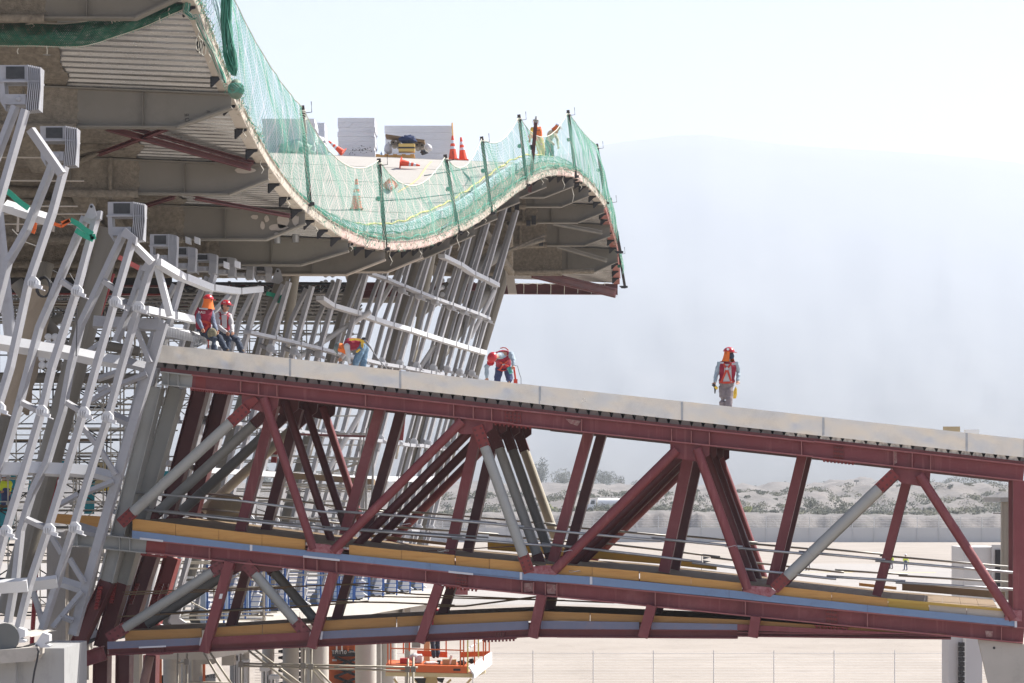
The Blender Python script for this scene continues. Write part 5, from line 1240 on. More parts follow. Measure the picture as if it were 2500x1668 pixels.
for (P, lab) in (([(172,537,59.1),(192,548,59.1),(206,560,59.1),(226,572,59.1),(228,585,59.1),(205,575,59.1),(185,562,59.1)], 'green lifting sling tied round the third leaning facade frame'),([(16,466,57),(30,477,57),(46,492,57),(70,509,57)], 'green lifting sling stretched behind the second leaning facade frame'),([(650,716,76.4),(672,722,76.4),(694,728,76.4),(696,738,76.4),(676,734,76.4),(668,726,76.4)], 'green lifting sling round the head of the frame above the sitting workers')):
    for off in (0,):
        q = MB()
        for a, b in zip(P[:-1], P[1:]): q.beam(W(*a), W(*b), .11, .03, (0,0,1))
        solo(q, 'lifting_sling', mat('green_webbing', (.02,.30,.19), .8, col2=(.05,.38,.27), nscale=8), lab, 'sling', 'green lifting slings')
for (P, lab) in (([(128,545,58.9),(150,553,58.9),(170,538,58.9),(150,545,58.9)], 'orange webbing end of the sling between second and third facade frames'),([(87,540,59),(84,560,59),(80,570,59)], 'short orange strap dangling behind the second facade frame')):
    q = MB(); 
    for a, b in zip(P[:-1], P[1:]): q.beam(W(*a), W(*b), .07, .03, (0,0,1))
    solo(q, 'orange_strap', mat('orange_webbing', (.65,.12,.02), .8), lab, 'strap')
q = MB(); c = W(108, 702, 60)
for i in range(9): q.path([c+V((.17*math.cos(a)*(1-.03*i)+.02*math.sin(i), -.02*i, .19*math.sin(a)*(1+.02*i))) for a in [j*.45 for j in range(15)]], .014, 5)
solo(q, 'cable_coil', black, 'coil of black cable hanging beside the cast node of the second frame', 'cable coil')
for i, (P, lab) in enumerate([([(187,722),(188,790),(186,870)],'thin black cable hanging straight down left of the fourth facade frame'),([(128,660),(150,672),(170,668),(190,700)],'loose thin black cable drooping behind the second facade frame'),([(30,560),(60,590),(92,602),(100,640)],'thin pale cord drooping across the first facade frames')]):
    q = MB(); q.path([W(x, y, 60.5) for x, y in P], .012, 4); solo(q, 'cable', [black, black, white_rope][i], lab, 'cable')
# red rising pipe and red panels inside
q = MB(); 
for a, b in (((276,668),(246,760)),((246,760),(180,960)),((180,960),(130,1200)),((130,1200),(88,1400)),((88,1400),(76,1600))): q.tube(W(*a, 68), W(*b, 68), .055, n=8)
solo(q, 'red_pipe', mat('red_gloss_pipe', (.30,.01,.02), .35), 'thin dark red pipe running down behind the leaning grey frames', 'pipe')
q = MB(); q.beam(W(290,628,66), W(340,655,66), .05, .11, (0,1,0)); solo(q, 'red_tube', mat('salmon_tube', (.55,.12,.1), .5), 'short salmon red tube behind the fourth frame head', 'tube')
# ------------------------------------------------------------------ platform the two workers sit on
pl = thing('steel_platform', W(480, 815, 67.3), 'white corrugated steel platform edge jutting out beside the bridge deck', 'platform')
q = MB(); q.prism([W(400,795,66.6), W(498,822,66.6), W(510,826,66.6), W(508,842,66.6), W(400,820,66.6)], (.3,1.2,0)); q.build('deck_edge', white_steel, pl)
q = MB(); q.beam(W(405,826,66.8), W(470,830,66.8), .1, .05, (0,1,0)); q.build('under_rail', ls, pl)
for i in range(16):
    x = 404+i*6.4; q = MB(); q.beam(W(x, lerp(797,824,i/15), 66.55), W(x, lerp(820,842,i/15), 66.55), .03, .03, (1,0,0)); q.build('deck_fold', white_steel, pl)
q = MB(); rnd = random.Random(9)
for i in range(10):
    x = rnd.uniform(470, 490); P = [W(430,803,66.3), W(462,806,66.3), W(x, 820, 66.2), W(x+rnd.uniform(-4,10), 838, 66.2), W(x+rnd.uniform(-8,12), 848, 66.2), W(x+rnd.uniform(5,25), 838, 66.2), W(x+rnd.uniform(10,28), 828, 66.3)]
    q.path(P, .008, 4)
solo(q, 'wire_bunch', galv, 'bunch of loose grey wires hanging over the platform edge beside the workers', 'wires')
# ------------------------------------------------------------------ concrete base of the facade
bs = thing('concrete_ledge', (-6, 85, 0), 'sunlit concrete ledge under the facade feet, carried on round and square columns', 'ledge')
def facX(d): return -10.7+.178*(d-62)
q = MB(); rows = []
a, b = V((facX(76)-.2, 76, 4.62)), V((facX(104)+.1, 104, 4.62)); n_ = V((1,-.178,0)).normalized()
q.prism([a-n_*2.2, a+n_*.9, b+n_*.9, b-n_*2.2], (0,0,-.42)); q.build('ledge_slab', conc_l, bs)
q = MB(); a2, b2 = a+V((0,0,-.42)), b+V((0,0,-.42)); q.prism([a2-n_*1.2, a2+n_*.35, b2+n_*.35, b2-n_*1.2], (0,0,-.55)); q.build('ledge_beam', conc, bs)
for (px, d, w, m) in ((470,92,56,conc),(585,94,48,conc),(776,88,52,conc_l),(893,88,52,conc_l),(950,92,38,conc_l),(655,100,30,conc_l),(420,84,44,conc),(710,96,40,conc)):
    q = MB(); c = W(px, 1600, d); q.tube(V((c.x, d, 0)), V((c.x, d, 3.8)), w/F*d/2, n=24); q.build('round_pillar', m, bs, smooth=40)
for (px, d, w, y0, y1) in ((556,86,30,1590,1625),(500,86,42,1588,1622),(745,92,22,1560,1700),(918,94,24,1480,1700),(995,98,14,1450,1700),(325,80,30,1430,1700)):
    q = MB(); c = W(px, 1600, d); k = d/F; q.bx(c.x-w*k/2, c.x+w*k/2, d, d+.7, max(0, EYE+(1210-y1)*k), EYE+(1210-y0)*k); q.build('square_pillar', conc, bs)
q = MB(); q.lathe(W(478,1600,85.98)+V((0,0,0)), [(.05,0),(.07,0),(.07,.005),(.05,.005)], 12, (0,-1,0)); q.path([W(476,1606,85.9), W(480,1608,85.9), W(482,1604,85.9)], .012, 4); q.build('painted_mark', black, bs)
# left plinth
pt = thing('concrete_plinth', (-11, 61, 0), 'grey concrete plinth with a projecting ledge at the bottom left corner', 'plinth')
def slabpx(par, nm, pts, d, dep, m): q = MB(); q.prism([W(x, y, d) for x, y in pts], (0,dep,0)); return q.build(nm, m, par)
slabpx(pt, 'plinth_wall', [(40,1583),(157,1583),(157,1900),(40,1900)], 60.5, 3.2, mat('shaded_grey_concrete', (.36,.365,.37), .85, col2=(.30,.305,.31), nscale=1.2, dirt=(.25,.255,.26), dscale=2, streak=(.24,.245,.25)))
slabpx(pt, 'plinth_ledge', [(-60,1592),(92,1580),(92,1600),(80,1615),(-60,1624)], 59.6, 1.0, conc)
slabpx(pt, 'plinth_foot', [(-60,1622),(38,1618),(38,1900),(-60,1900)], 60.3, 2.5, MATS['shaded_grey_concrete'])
q = MB(); q.grid([[W(x, 1586+2*math.sin(x), 60.2) + V((0, dy*3.0, .28+.02*noise.noise(V((x*.2, dy*9, 0))))) for x in range(-60, 96, 8)] for dy in (0, .25, .5, .75, 1)]); q.build('rough_top', conc, pt, fix=False)
slabpx(pt, 'back_wall', [(114,1330),(160,1295),(160,1600),(114,1600)], 70.5, .5, conc); slabpx(pt, 'back_wall', [(162,1336),(217,1336),(217,1660),(162,1660)], 71.5, .6, conc); slabpx(pt, 'back_wall', [(118,1300),(228,1300),(228,1334),(118,1334)], 72.4, .5, MATS['shaded_grey_concrete'])
q = MB(); q.path([W(88,1573,60), W(94,1590,59.4), (W(90,1615,59.4)), W(84,1640,59.4), W(78,1680,59.4)], .022, 6); solo(q, 'black_hose', black, 'black hose hanging over the concrete plinth in the bottom left corner', 'hose')
for (px, py) in ((45,1540),(104,1552)):
    d = 60.0; c = W(px, py, d); t = thing('foot_shoe', c-V((0,0,.25)), ['white angled shoe casting at the foot of the fourth facade frame','white angled shoe casting at the foot of the fifth facade frame'][px > 60], 'bracket', 'facade foot castings')
    k = d/F; q = MB(); q.prism([c+V((x*k, -.1, -y*k)) for x, y in ((-18,22),(2,-8),(18,-2),(18,14),(6,18),(20,24),(18,28),(-12,30))], (0,.35,0)); q.build('shoe', white_steel, t)
q = MB(); q.lathe(W(14,1556,60), [(.30,0),(.30,.12)], 24, (0,-1,0)); t = solo(q, 'pin_plate', MATS['dark_grey_casting'], 'round dark grey pin plate at the foot of the facade frame on the plinth', 'pin plate')
# floor slab edges inside the building, orange boards at left
q = MB(); q.prism([W(128,1254,76), W(262,1262,76), W(262,1292,76), W(128,1276,76)], (0,.2,0)); solo(q, 'formwork_board', timber, 'orange formwork board glimpsed through the left facade frames', 'board')
# ------------------------------------------------------------------ scaffolds
def scaffold(name, label, cat, px0, px1, y0, y1, d, bay, lift, rows, m, seed, r=.024, diag=.5, skew=0, grp=None, boards=None):
    rnd = random.Random(seed); k = d/F; t = thing(name, (W((px0+px1)/2, y1, d)), label, cat, grp)
    x0, x1 = (px0-1250)*k, (px1-1250)*k; z0, z1 = EYE+(1210-y1)*k, EYE+(1210-y0)*k
    nx = max(2, round((x1-x0)/bay)); nz = max(2, round((z1-z0)/lift))
    for rr in range(rows):
        dd = d+rr*1.1
        for i in range(nx+1):
            x = lerp(x0, x1, i/nx)+rnd.uniform(-.05,.05); q = MB(); q.tube((x, dd, z0), (x, dd, z1), r, n=6); q.build('standard', m, t)
        for j in range(nz+1):
            z = lerp(z0, z1, j/nz)+rnd.uniform(-.05,.05); q = MB(); q.tube((x0-.3, dd-.05, z), (x1+.3, dd-.05, z+rnd.uniform(-.03,.03)), r, n=6)
            if rnd.random() < .6: q.tube((x0, dd-.05, z+.5), (x1, dd-.05, z+.5), r*.8, n=5)
            q.build('ledger', m, t)
            if boards and rr == 0 and rnd.random() < boards:
                q = MB(); q.bx(x0, x1, dd, dd+1.0, z+.03, z+.07); q.build('walk_board', timber_b, t)
        for i in range(nx):
            for j in range(nz):
                if rnd.random() < diag:
                    a, b = lerp(x0, x1, i/nx), lerp(x0, x1, (i+1)/nx); 
                    if rnd.random() < .5: a, b = b, a
                    q = MB(); q.tube((a, dd+.05, lerp(z0, z1, j/nz)), (b, dd+.05, lerp(z0, z1, (j+1)/nz)), r*.8, n=5); q.build('brace', m, t)
    q = MB()
    for i in range(nx+1):
        for j in range(nz+1): c = V((lerp(x0, x1, i/nx), d-.03, lerp(z0, z1, j/nz))); q.box(c, V((.045,0,0)), V((0,.04,0)), V((0,0,.045)))
    q.build('coupler', scaf_m, t, kind='stuff')
    return t
scaffold('scaffold', 'dark scaffold behind the nearest leaning facade frames at the far left', 'scaffold', -20, 250, 740, 1500, 80, 1.3, 1.0, 2, scaf_d, 1, diag=.75, boards=.2)
scaffold('scaffold', 'grey scaffold behind the lattice frame where the bridge meets the building', 'scaffold', 180, 400, 800, 1360, 86, 1.1, .8, 2, scaf_m, 2, diag=.6, boards=.3)
scaffold('scaffold', 'dense scaffold deep under the roof behind the two sitting workers', 'scaffold', 330, 740, 700, 1030, 96, 1.0, .8, 2, scaf_m, 3, diag=.8)
scaffold('scaffold', 'scaffold with a brown walk board seen through the bridge diagonals', 'scaffold', 480, 880, 1060, 1400, 84, 2.2, .9, 2, scaf_m, 4, diag=.3)
scaffold('scaffold', 'pale scaffold with ledgers standing behind the ramp truss', 'scaffold', 400, 640, 1375, 1560, 74, 1.25, .75, 2, scaf_w, 5, diag=.25)
t = thing('scaffold', W(760, 1700, 71), 'sunlit pale scaffold with long double ledger on the ground below the ramp', 'scaffold')
for a, b in (((434,1596),(432,1790)),((457,1596),(455,1790)),((588,1596),(588,1790)),((743,1584),(740,1790)),((760,1584),(758,1790)),((996,1608),(993,1790)),((1009,1604),(1008,1790))): q = MB(); q.tube(W(*a, 71), W(*b, 71), .028, n=8); q.build('standard', scaf_w, t, smooth=True)
for a, b in (((590,1620),(1020,1630)),((590,1626),(1000,1638)),((436,1620),(460,1616)),((460,1665),(560,1668))): q = MB(); q.tube(W(*a, 70.9), W(*b, 70.9), .026, n=8); q.build('ledger', scaf_w, t, smooth=True)
for a, b in (((497,1594),(548,1680)),((512,1592),(572,1680)),((606,1588),(726,1680)),((622,1586),(748,1680)),((756,1626),(800,1680)),((765,1624),(818,1680))): q = MB(); q.tube(W(*a, 71.1), W(*b, 71.1), .028, n=8); q.build('brace', scaf_w, t, smooth=True)
q = MB()
for x, y in ((588,1622),(741,1626),(759,1628),(995,1634),(1009,1634),(456,1616)): q.box(W(x, y, 70.85), V((.06,0,0)), V((0,.05,0)), V((0,0,.07)))
q.build('coupler', scaf_m, t, kind='stuff')
scaffold('scaffold', 'thin pale scaffold tubes crossing just behind the second and third facade frames', 'scaffold', 20, 330, 790, 1480, 77, .95, .7, 2, scaf_w, 11, r=.018, diag=.5)
scaffold('scaffold', 'tall grey scaffold behind the middle facade mullions above the bridge deck', 'scaffold', 560, 860, 690, 900, 92, .9, .6, 1, scaf_m, 12, r=.018, diag=.5)
# space-frame lattice of the inner roof, seen as dark crossing members
lt = thing('roof_lattice', W(600, 720, 98), 'dark lattice of thin trusses hanging under the inner roof behind the facade', 'roof trusses')
rnd = random.Random(21)
for i in range(9):
    d = 90+i*2.2; y = 690+i*9; k = d/F; q = MB()
    q.tube(W(-40, y, d), W(880, y+4, d), .05, n=5); q.build('lattice_chord', scaf_d, lt); q = MB(); q.tube(W(-40, y+26, d), W(880, y+28, d), .05, n=5); q.build('lattice_chord', scaf_m, lt)
    for x in range(-40, 860, 44):
        q = MB(); q.tube(W(x, y, d), W(x+22, y+26, d), .028, n=4); q.tube(W(x+22, y+26, d), W(x+44, y, d), .028, n=4); q.build('lattice_web', [scaf_d, scaf_m][i % 2], lt)
# brown walk board on brackets and tubes between the mullions
wb = thing('work_platform', W(780, 1160, 80), 'brown board platform with rails seen between the red diagonals', 'platform')
q = MB(); q.prism([W(640,1148,80), W(912,1170,80), W(912,1184,80), W(640,1164,80)], (0,1.1,0)); q.build('walk_board', timber_b, wb)
for y, a, b, m in ((1064,640,898,red_dark),(1118,650,895,scaf_m),(1186,640,915,scaf_m),(1192,640,915,scaf_w)): q = MB(); q.tube(W(a, y-(b-a)*.025, 79.9), W(b, y+2, 79.9), .035, n=6); q.build('rail', m, wb)
for x, y0, y1 in ((896,1046,1330),(628,1030,1300),(912,1090,1240)): q = MB(); q.tube(W(x, y0, 79.8), W(x-4, y1, 79.8), .035, n=6); q.build('standard', scaf_m, wb)
q = MB(); q.beam(W(982,1020,88), W(976,1075,88), .2, .12, (1,0,0)); solo(q, 'red_hanger', red_hot, 'bolted red hanger plate right of the dark inclined post pair', 'hanger')
q = MB(); q.beam(W(672,1095,82), W(668,1130,82), .16, .12, (1,0,0)); solo(q, 'red_shackle', red_hot, 'short rounded red block hanging between two inclined posts', 'block')
# bright concrete blue trestles under the feet of the facade
bl = mat('blue_trestle_paint', (.02,.09,.34), .5, col2=(.04,.14,.4), nscale=6)
for i in range(13):
    d = 76+i*2.1; X = facX(d)+.35; t = thing('blue_trestle', V((X, d, 4.62)), ['%s blue lattice trestle on the concrete ledge, counted from the left' % w for w in ('first','second','third','fourth','fifth','sixth','seventh','eighth','ninth','tenth','eleventh','twelfth','thirteenth')][i], 'trestle', 'blue trestles between the facade feet')
    h = 1.55 if i < 10 else 1.1
    for sx in (-.22, .22): q = MB(); q.beam((X+sx, d, 4.62), (X+sx, d, 4.62+h), .05, .05, (1,0,0)); q.build('leg', bl, t)
    q = MB(); z = 4.75
    while z < 4.6+h: q.beam((X-.22, d-.01, z), (X+.22, d-.01, z), .03, .02, (0,1,0)); z += .14
    q.build('rungs', bl, t)
    q = MB(); q.bx(X-.4, X-.26, d-.02, d+.1, 4.62, 4.62+h*.7); q.build('panel', mat('pale_blue_panel', (.35,.45,.6), .6), t)
rnd = random.Random(14)
for i in range(8):
    d = 78+i*3; X = facX(d)-1.2; q = MB()
    for j in range(9): q.bx(X-.5, X+.4, d, d+.05, 4.7+j*.13, 4.76+j*.13)
    w_ = ('first','second','third','fourth','fifth','sixth','seventh','eighth')[i]; q.bx(X-.55, X-.5, d, d+.05, 4.65, 5.9); t = solo(q, 'slatted_rack', white_m, w_+' white slatted rack from the left, standing on the ledge behind the blue trestles', 'rack', 'white racks behind the trestles')
# teal netting inside the scaffolds
teal = mat('teal_debris_net', (.02,.25,.30), .8, col2=(.04,.36,.42), nscale=3)
for i, (pts, lab) in enumerate([([(0,1190),(40,1130),(55,1190),(20,1330),(0,1330)],'teal debris sheet at the far left edge behind the frames'),([(60,1250),(72,1170),(84,1190),(80,1255)],'narrow teal sheet just right of the far left one'),([(205,1255),(215,1170),(232,1160),(230,1255)],'teal sheet behind the lattice near the bridge end'),([(140,1215),(150,1120),(160,1120),(152,1215)],'slim teal sheet between the second and third frames'),([(385,1190),(400,1150),(412,1150),(402,1190)],'small teal sheet between the grey portal posts')]):
    q = MB(); q.prism([W(x, y, 84-i) for x, y in pts], (0,.02,0)); solo(q, 'debris_sheet', teal, lab, 'sheet', 'teal debris sheets')
# cream cabinet with holes and yellow label
t = thing('cream_cabinet', W(255, 1250, 83), 'cream metal cabinet with round holes and a yellow label behind the lattice frame', 'cabinet')
slab = lambda nm, pts, d, m: MB().prism([W(x, y, d) for x, y in pts], (0,.04,0)).build(nm, m, t)
MB().prism([W(x, y, 83) for x, y in ((230,1130),(272,1130),(268,1200),(226,1200))], (0,.6,0)).build('body', cream_m, t)
for x, y in ((241,1139),(252,1140),(240,1148),(251,1149),(239,1157),(250,1158)): q = MB(); q.lathe(W(x, y, 82.98), [(.03,0),(.03,.02)], 8, (0,-1,0)); q.build('hole', black, t)
slab('yellow_label', [(246,1166),(258,1166),(257,1173),(245,1173)], 82.97, mat('yellow_paint', (.7,.5,.02), .5)); slab('yellow_sill', [(240,1188),(266,1190),(266,1198),(240,1196)], 82.97, mat('yellow_paint', (.7,.5,.02), .5))
# ------------------------------------------------------------------ machines on the ground
def text(par, s, p, size, m, nm='lettering', ry=0):
    cu = bpy.data.curves.new(nm, 'FONT'); cu.body = s; cu.size = size; cu.extrude = .004; cu.align_x = 'CENTER'; cu.align_y = 'CENTER'
    o = bpy.data.objects.new(nm, cu); scene.collection.objects.link(o); scene.collection.objects.unlink(o); ts = bpy.data.scenes.new('lettering_workshop'); ts.collection.objects.link(o); dg = dgraph(ts)
    me = bpy.data.meshes.new_from_object(o.evaluated_get(dg)); bpy.data.objects.remove(o); bpy.data.scenes.remove(ts)
    me.transform(Matrix.Translation(V(p)-ROOT[par.name]) @ Matrix.Rotation(ry, 4, 'Z') @ Matrix.Rotation(R(90), 4, 'X')); me.materials.clear(); me.materials.append(m)
    return link_mesh(nm, me, par)
d = 84.0; k = d/F
def X(px): return (px-1250)*k
def Z(py): return EYE+(1210-py)*k
t = thing('scissor_lift', V((X(1055), d+1.2, 0)), 'orange and cream scissor lift, its railed platform loaded with tools and boxes', 'scissor lift')
q = MB(); q.prism([V((X(942), d, Z(1622))), V((X(1141), d, Z(1627))), V((X(1141), d, Z(1644))), V((X(942), d, Z(1640)))], (0,2.3,0)); q.build('platform_deck', orange_m, t)
q = MB(); q.prism([V((X(941), d+.02, Z(1641))), V((X(1155), d+.02, Z(1645))), V((X(1155), d+.02, Z(1655))), V((X(941), d+.02, Z(1651)))], (.35,2.2,0)); q.build('deck_skirt', cream_m, t)
q = MB(); q.prism([V((X(1142), d, Z(1628))), V((X(1154), d-.1, Z(1646))), V((X(1154), d-.1, Z(1656))), V((X(1196), d+2.2, Z(1632))), V((X(1196), d+2.2, Z(1602)))], (.05,0,0)); q.build('extension_side', white_m, t)
q = MB(); q.prism([V((X(1120), d+2.2, Z(1602))), V((X(1192), d+2.2, Z(1600))), V((X(1192), d+2.2, Z(1612))), V((X(1120), d+2.2, Z(1616)))], (0,.05,0)); q.prism([V((X(1012), d+2.2, Z(1598))), V((X(1088), d+2.2, Z(1602))), V((X(1088), d+2.2, Z(1616))), V((X(1012), d+2.2, Z(1612)))], (0,.05,0)); q.build('toe_board', orange_m, t)
q = MB(); q.bx(X(1107), X(1124), d-.02, d, Z(1638), Z(1633)); q.build('slot', black, t)
for x, y0, y1, dd, m in ((947,1570,1622,0,orange_m),(954,1570,1622,0,orange_m),(1124,1562,1626,0,orange_m),(1132,1560,1628,0,orange_m),(978,1572,1606,2.2,orange_m),(993,1568,1600,2.2,orange_m),(1085,1562,1612,2.2,orange_m),(1062,1570,1612,2.2,orange_m),(1068,1572,1600,2.2,orange_m),(1142,1560,1642,0,yellow_rope),(1158,1560,1640,.5,orange_m),(1167,1560,1610,1,yellow_rope),(1179,1558,1620,1.3,orange_m),(1184,1558,1602,2,orange_m),(1193,1560,1612,2.1,orange_m)):
    q = MB(); q.beam((X(x), d+dd, Z(y1)), (X(x), d+dd, Z(y0-26)), .04, .04, (1,0,0)); q.build('rail_post', m, t)
for (a, b, dd) in (((954,1583),(1134,1588),0),((954,1546),(1134,1546),0),((980,1560),(1190,1556),2.2),((1142,1586),(1190,1562),.8)): q = MB(); q.beam((X(a[0]), d+dd, Z(a[1])), (X(b[0]), d+dd+(1 if dd == .8 else 0), Z(b[1])), .035, .035, (0,1,0)); q.build('rail', orange_m if dd != .8 else white_m, t)
q = MB(); q.bx(X(1037), X(1066), d+.6, d+1.2, Z(1700), Z(1656)); q.build('scissor_mast', cream_m, t)
for a, b in (((960,1660),(1030,1760)),((1150,1660),(1060,1760)),((1010,1660),(1090,1760)),((1100,1662),(1000,1760))): q = MB(); q.beam((X(a[0]), d+.5, Z(a[1])), (X(b[0]), d+.5, Z(b[1])), .12, .06, (0,1,0)); q.build('scissor_arm', cream_m, t)
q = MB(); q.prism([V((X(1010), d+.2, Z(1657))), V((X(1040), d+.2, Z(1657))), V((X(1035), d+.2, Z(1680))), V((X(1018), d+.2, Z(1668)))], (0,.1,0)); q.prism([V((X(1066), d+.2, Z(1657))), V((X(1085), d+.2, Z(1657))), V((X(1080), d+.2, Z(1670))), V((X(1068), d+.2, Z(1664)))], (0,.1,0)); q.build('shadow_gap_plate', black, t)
q = MB(); q.bx(X(920)+.1, X(925), d+.8, d+1.5, 0.0, Z(1750)); q.bx(X(960), X(1140), d+.3, d+1.7, 0.05, Z(1760)); q.build('chassis', orange_m, t)
# load on the platform
def lbox(x0, x1, y0, y1, dd, m, nm, lab, cat, dep=.4): 
    q = MB(); q.bx(X(x0), X(x1), d+dd, d+dd+dep, Z(y1), Z(y0)); return solo(q, nm, m, lab, cat)
tool = lbox(975, 993, 1610, 1622, .4, mat('red_plastic', (.55,.03,.03), .4), 'tool_box', 'small red tool box on the left of the lift platform', 'tool box')
lbox(1004, 1028, 1604, 1622, .8, white_m, 'white_box', 'white box in the middle left of the lift platform', 'box'); lbox(1066, 1074, 1616, 1624, .5, black, 'black_case', 'small black case in the middle of the lift platform', 'case')
lbox(1079, 1097, 1612, 1625, .4, mat('brown_card', (.38,.30,.18), .8), 'cardboard_box', 'open brown cardboard box on the lift platform, left one', 'box'); lbox(1099, 1113, 1613, 1625, .5, MATS['brown_card'], 'cardboard_box', 'brown cardboard box on the lift platform, right one', 'box')
crumple2 = lambda px, py, rx, ry, dd, m_, nm, lab, cat, s: crumple(px, py, rx, ry, dd, m_, nm, lab, cat, s)
crumple2(1015, 1606, 16, 10, d+.9, white_wrap, 'plastic_sheet', 'crumpled white plastic heaped behind the white box on the lift', 'sheeting', 21); crumple2(1052, 1619, 18, 4, d+.5, white_m, 'papers', 'low spread of white papers and bags on the lift platform', 'papers', 22)
crumple2(1128, 1618, 10, 6, d+.5, black, 'cable_heap', 'heap of dark cables near the right gate of the lift platform', 'cable', 23); crumple2(1152, 1614, 8, 6, d+.9, black, 'work_bag', 'dark work bag on the sliding extension of the lift', 'bag', 24)
q = MB(); q.bx(X(1005), X(1026), d+.05, d+.15, Z(1582), Z(1560)); o = solo(q, 'control_box', scaf_m, 'grey control box hung on the front rail of the lift platform', 'control box')
q = MB(); q.tube(V((X(1096), d+.5, Z(1624))), V((X(1102), d+.5, Z(1602))), .04, n=8); solo(q, 'white_tube', white_m, 'white tube sticking up out of the cardboard box on the lift', 'tube')
q = MB(); q.bx(X(1028), X(1043), d+2.6, d+2.8, 0, Z(1540)); solo(q, 'sheet_stand', cream_m, 'tall cream panel standing behind the lift platform', 'panel')
# second and third lifts
d = 97.0; k = d/F
t = thing('scissor_lift', V((X(835), d+1, 0)), 'orange scissor lift with black arms and a lettered black panel between the concrete columns', 'scissor lift')
q = MB(); q.bx(X(800), X(905), d+.6, d+1.6, .2, Z(1575)); q.build('body', orange_m, t)
q = MB(); q.bx(X(810), X(872), d+.2, d+.4, Z(1604), Z(1588)); pn = q.build('name_panel', black, t); text(pn, 'TMT10', (X(827), d+.19, Z(1594)), .17, white_m); text(pn, 'GENESIS', (X(860), d+.19, Z(1592)), .085, white_m)
for (x, y) in ((814,1612),(848,1614),(866,1612)): q = MB(); q.bx(X(x)-.08, X(x)+.08, d+.58, d+.6, Z(y+5), Z(y)); q.build('warning_label', white_m, t)
for (x, y) in ((822,1568),(835,1570),(850,1564),(866,1570)): q = MB(); q.beam((X(x), d, Z(1590)), (X(x), d, Z(y-10)), .05, .05, (1,0,0)); q.build('rail_post', white_m if x < 840 else orange_m, t)
q = MB(); q.beam((X(812), d, Z(1570)), (X(875), d, Z(1568)), .05, .05, (0,1,0)); q.build('rail', orange_m, t)
for i in range(4):
    y0 = 1606+i*24
    for s_ in (0, 1): q = MB(); q.beam((X(815 if s_ else 878), d+.3+.1*s_, Z(y0)), (X(878 if s_ else 815), d+.3+.1*s_, Z(y0+24)), .16, .08, (0,1,0)); q.build('scissor_arm', black, t)
t = thing('scissor_lift', V((X(700), d+2, 0)), 'scissor lift with tall stack of black folded arms behind the pale scaffold', 'scissor lift')
for i in range(6):
    y0 = 1582+i*16
    for s_ in (0, 1): q = MB(); q.beam((X(668 if s_ else 745), d+2+.1*s_, Z(y0)), (X(745 if s_ else 668), d+2+.1*s_, Z(y0+17)), .13, .08, (0,1,0)); q.build('scissor_arm', black, t)
q = MB(); q.bx(X(660), X(750), d+2, d+3.2, Z(1584), Z(1578)); q.build('platform_deck', white_m, t); q = MB(); q.bx(X(662), X(740), d+1.9, d+3.2, .1, Z(1690)); q.build('chassis', orange_m, t)
for x in (697,702,713): q = MB(); q.tube((X(x), d+1.5, 0), (X(x)-.05, d+1.5, Z(1578)), .012, n=4); solo(q, 'hanging_rope', mat('green_rope', (.1,.35,.1), .8), ['left','middle','right'][(697,702,713).index(x)]+' thin green rope hanging in front of the folded black lift arms', 'rope')
# bits on the ground: grey sign board, concrete steps, red crane parts
d = 90.0; k = d/F
t = thing('grey_sign_board', V((X(508), d, 0)), 'grey board with black stencilled letters lying low behind the scaffold', 'board')
q = MB(); q.prism([V((X(486), d, Z(1652))), V((X(526), d, Z(1644))), V((X(526), d, Z(1668))), V((X(486), d, Z(1668)))], (0,.05,0)); q.build('board', mat('grey_board', (.40,.41,.42), .7), t); text(t, 'BATO1', (X(516), d-.01, Z(1652)), .16, black)
for i, (x0, x1, y) in enumerate(((555,590,1622),(620,642,1640),(642,668,1660),(552,575,1600))):
    q = MB(); q.bx(X(x0), X(x1), d+2, d+2.8, Z(y+9), Z(y)); q.bx(X(x0)+.05, X(x0)+.12, d+2.05, d+2.7, 0, Z(y+8)); q.bx(X(x1)-.12, X(x1)-.05, d+2.05, d+2.7, 0, Z(y+8))
    solo(q, 'stair_landing', white_m, ['pale stair landing right of the square pillar','pale stair tread unit below the scaffold ledger, upper one','lowest pale stair tread unit at the bottom edge','uppermost pale stair landing under the ramp'][i], 'stairs', 'pale stair units')
t = thing('crane_mast', V((X(384), d, 0)), 'thin orange-red lattice mast with black parts left of the concrete columns', 'mast')
for x in (380,392): q = MB(); q.tube((X(x), d, 0), (X(x), d, Z(1598)), .045, n=6); q.build('chord', orange_m, t)
q = MB()
for i in range(14): q.tube((X(380), d, Z(1600+i*9)), (X(392), d, Z(1609+i*9)), .025, n=4)
q.build('lacing', orange_m, t)
q = MB(); rnd = random.Random(3)
for i in range(16): c = V((X(rnd.uniform(376,418)), d+.1, Z(rnd.uniform(1655,1672)))); q.box(c, V((.1,0,0)), V((0,.1,0)), V((0,0,.08)))
o = q.build('engine_parts', black, t)
for x, y0, y1 in ((468,1560,1700),(448,1556,1700),(498,1620,1660)): 
    q = MB(); q.tube((X(x), d, 0), (X(x), d, Z(y0)), .05, n=6); solo(q, 'red_tipped_prop', orange_m if x == 498 else scaf_w, {468:'second pale prop right of the orange mast',448:'pale prop just right of the orange mast',498:'short orange prop behind the stencilled board'}[x], 'prop')
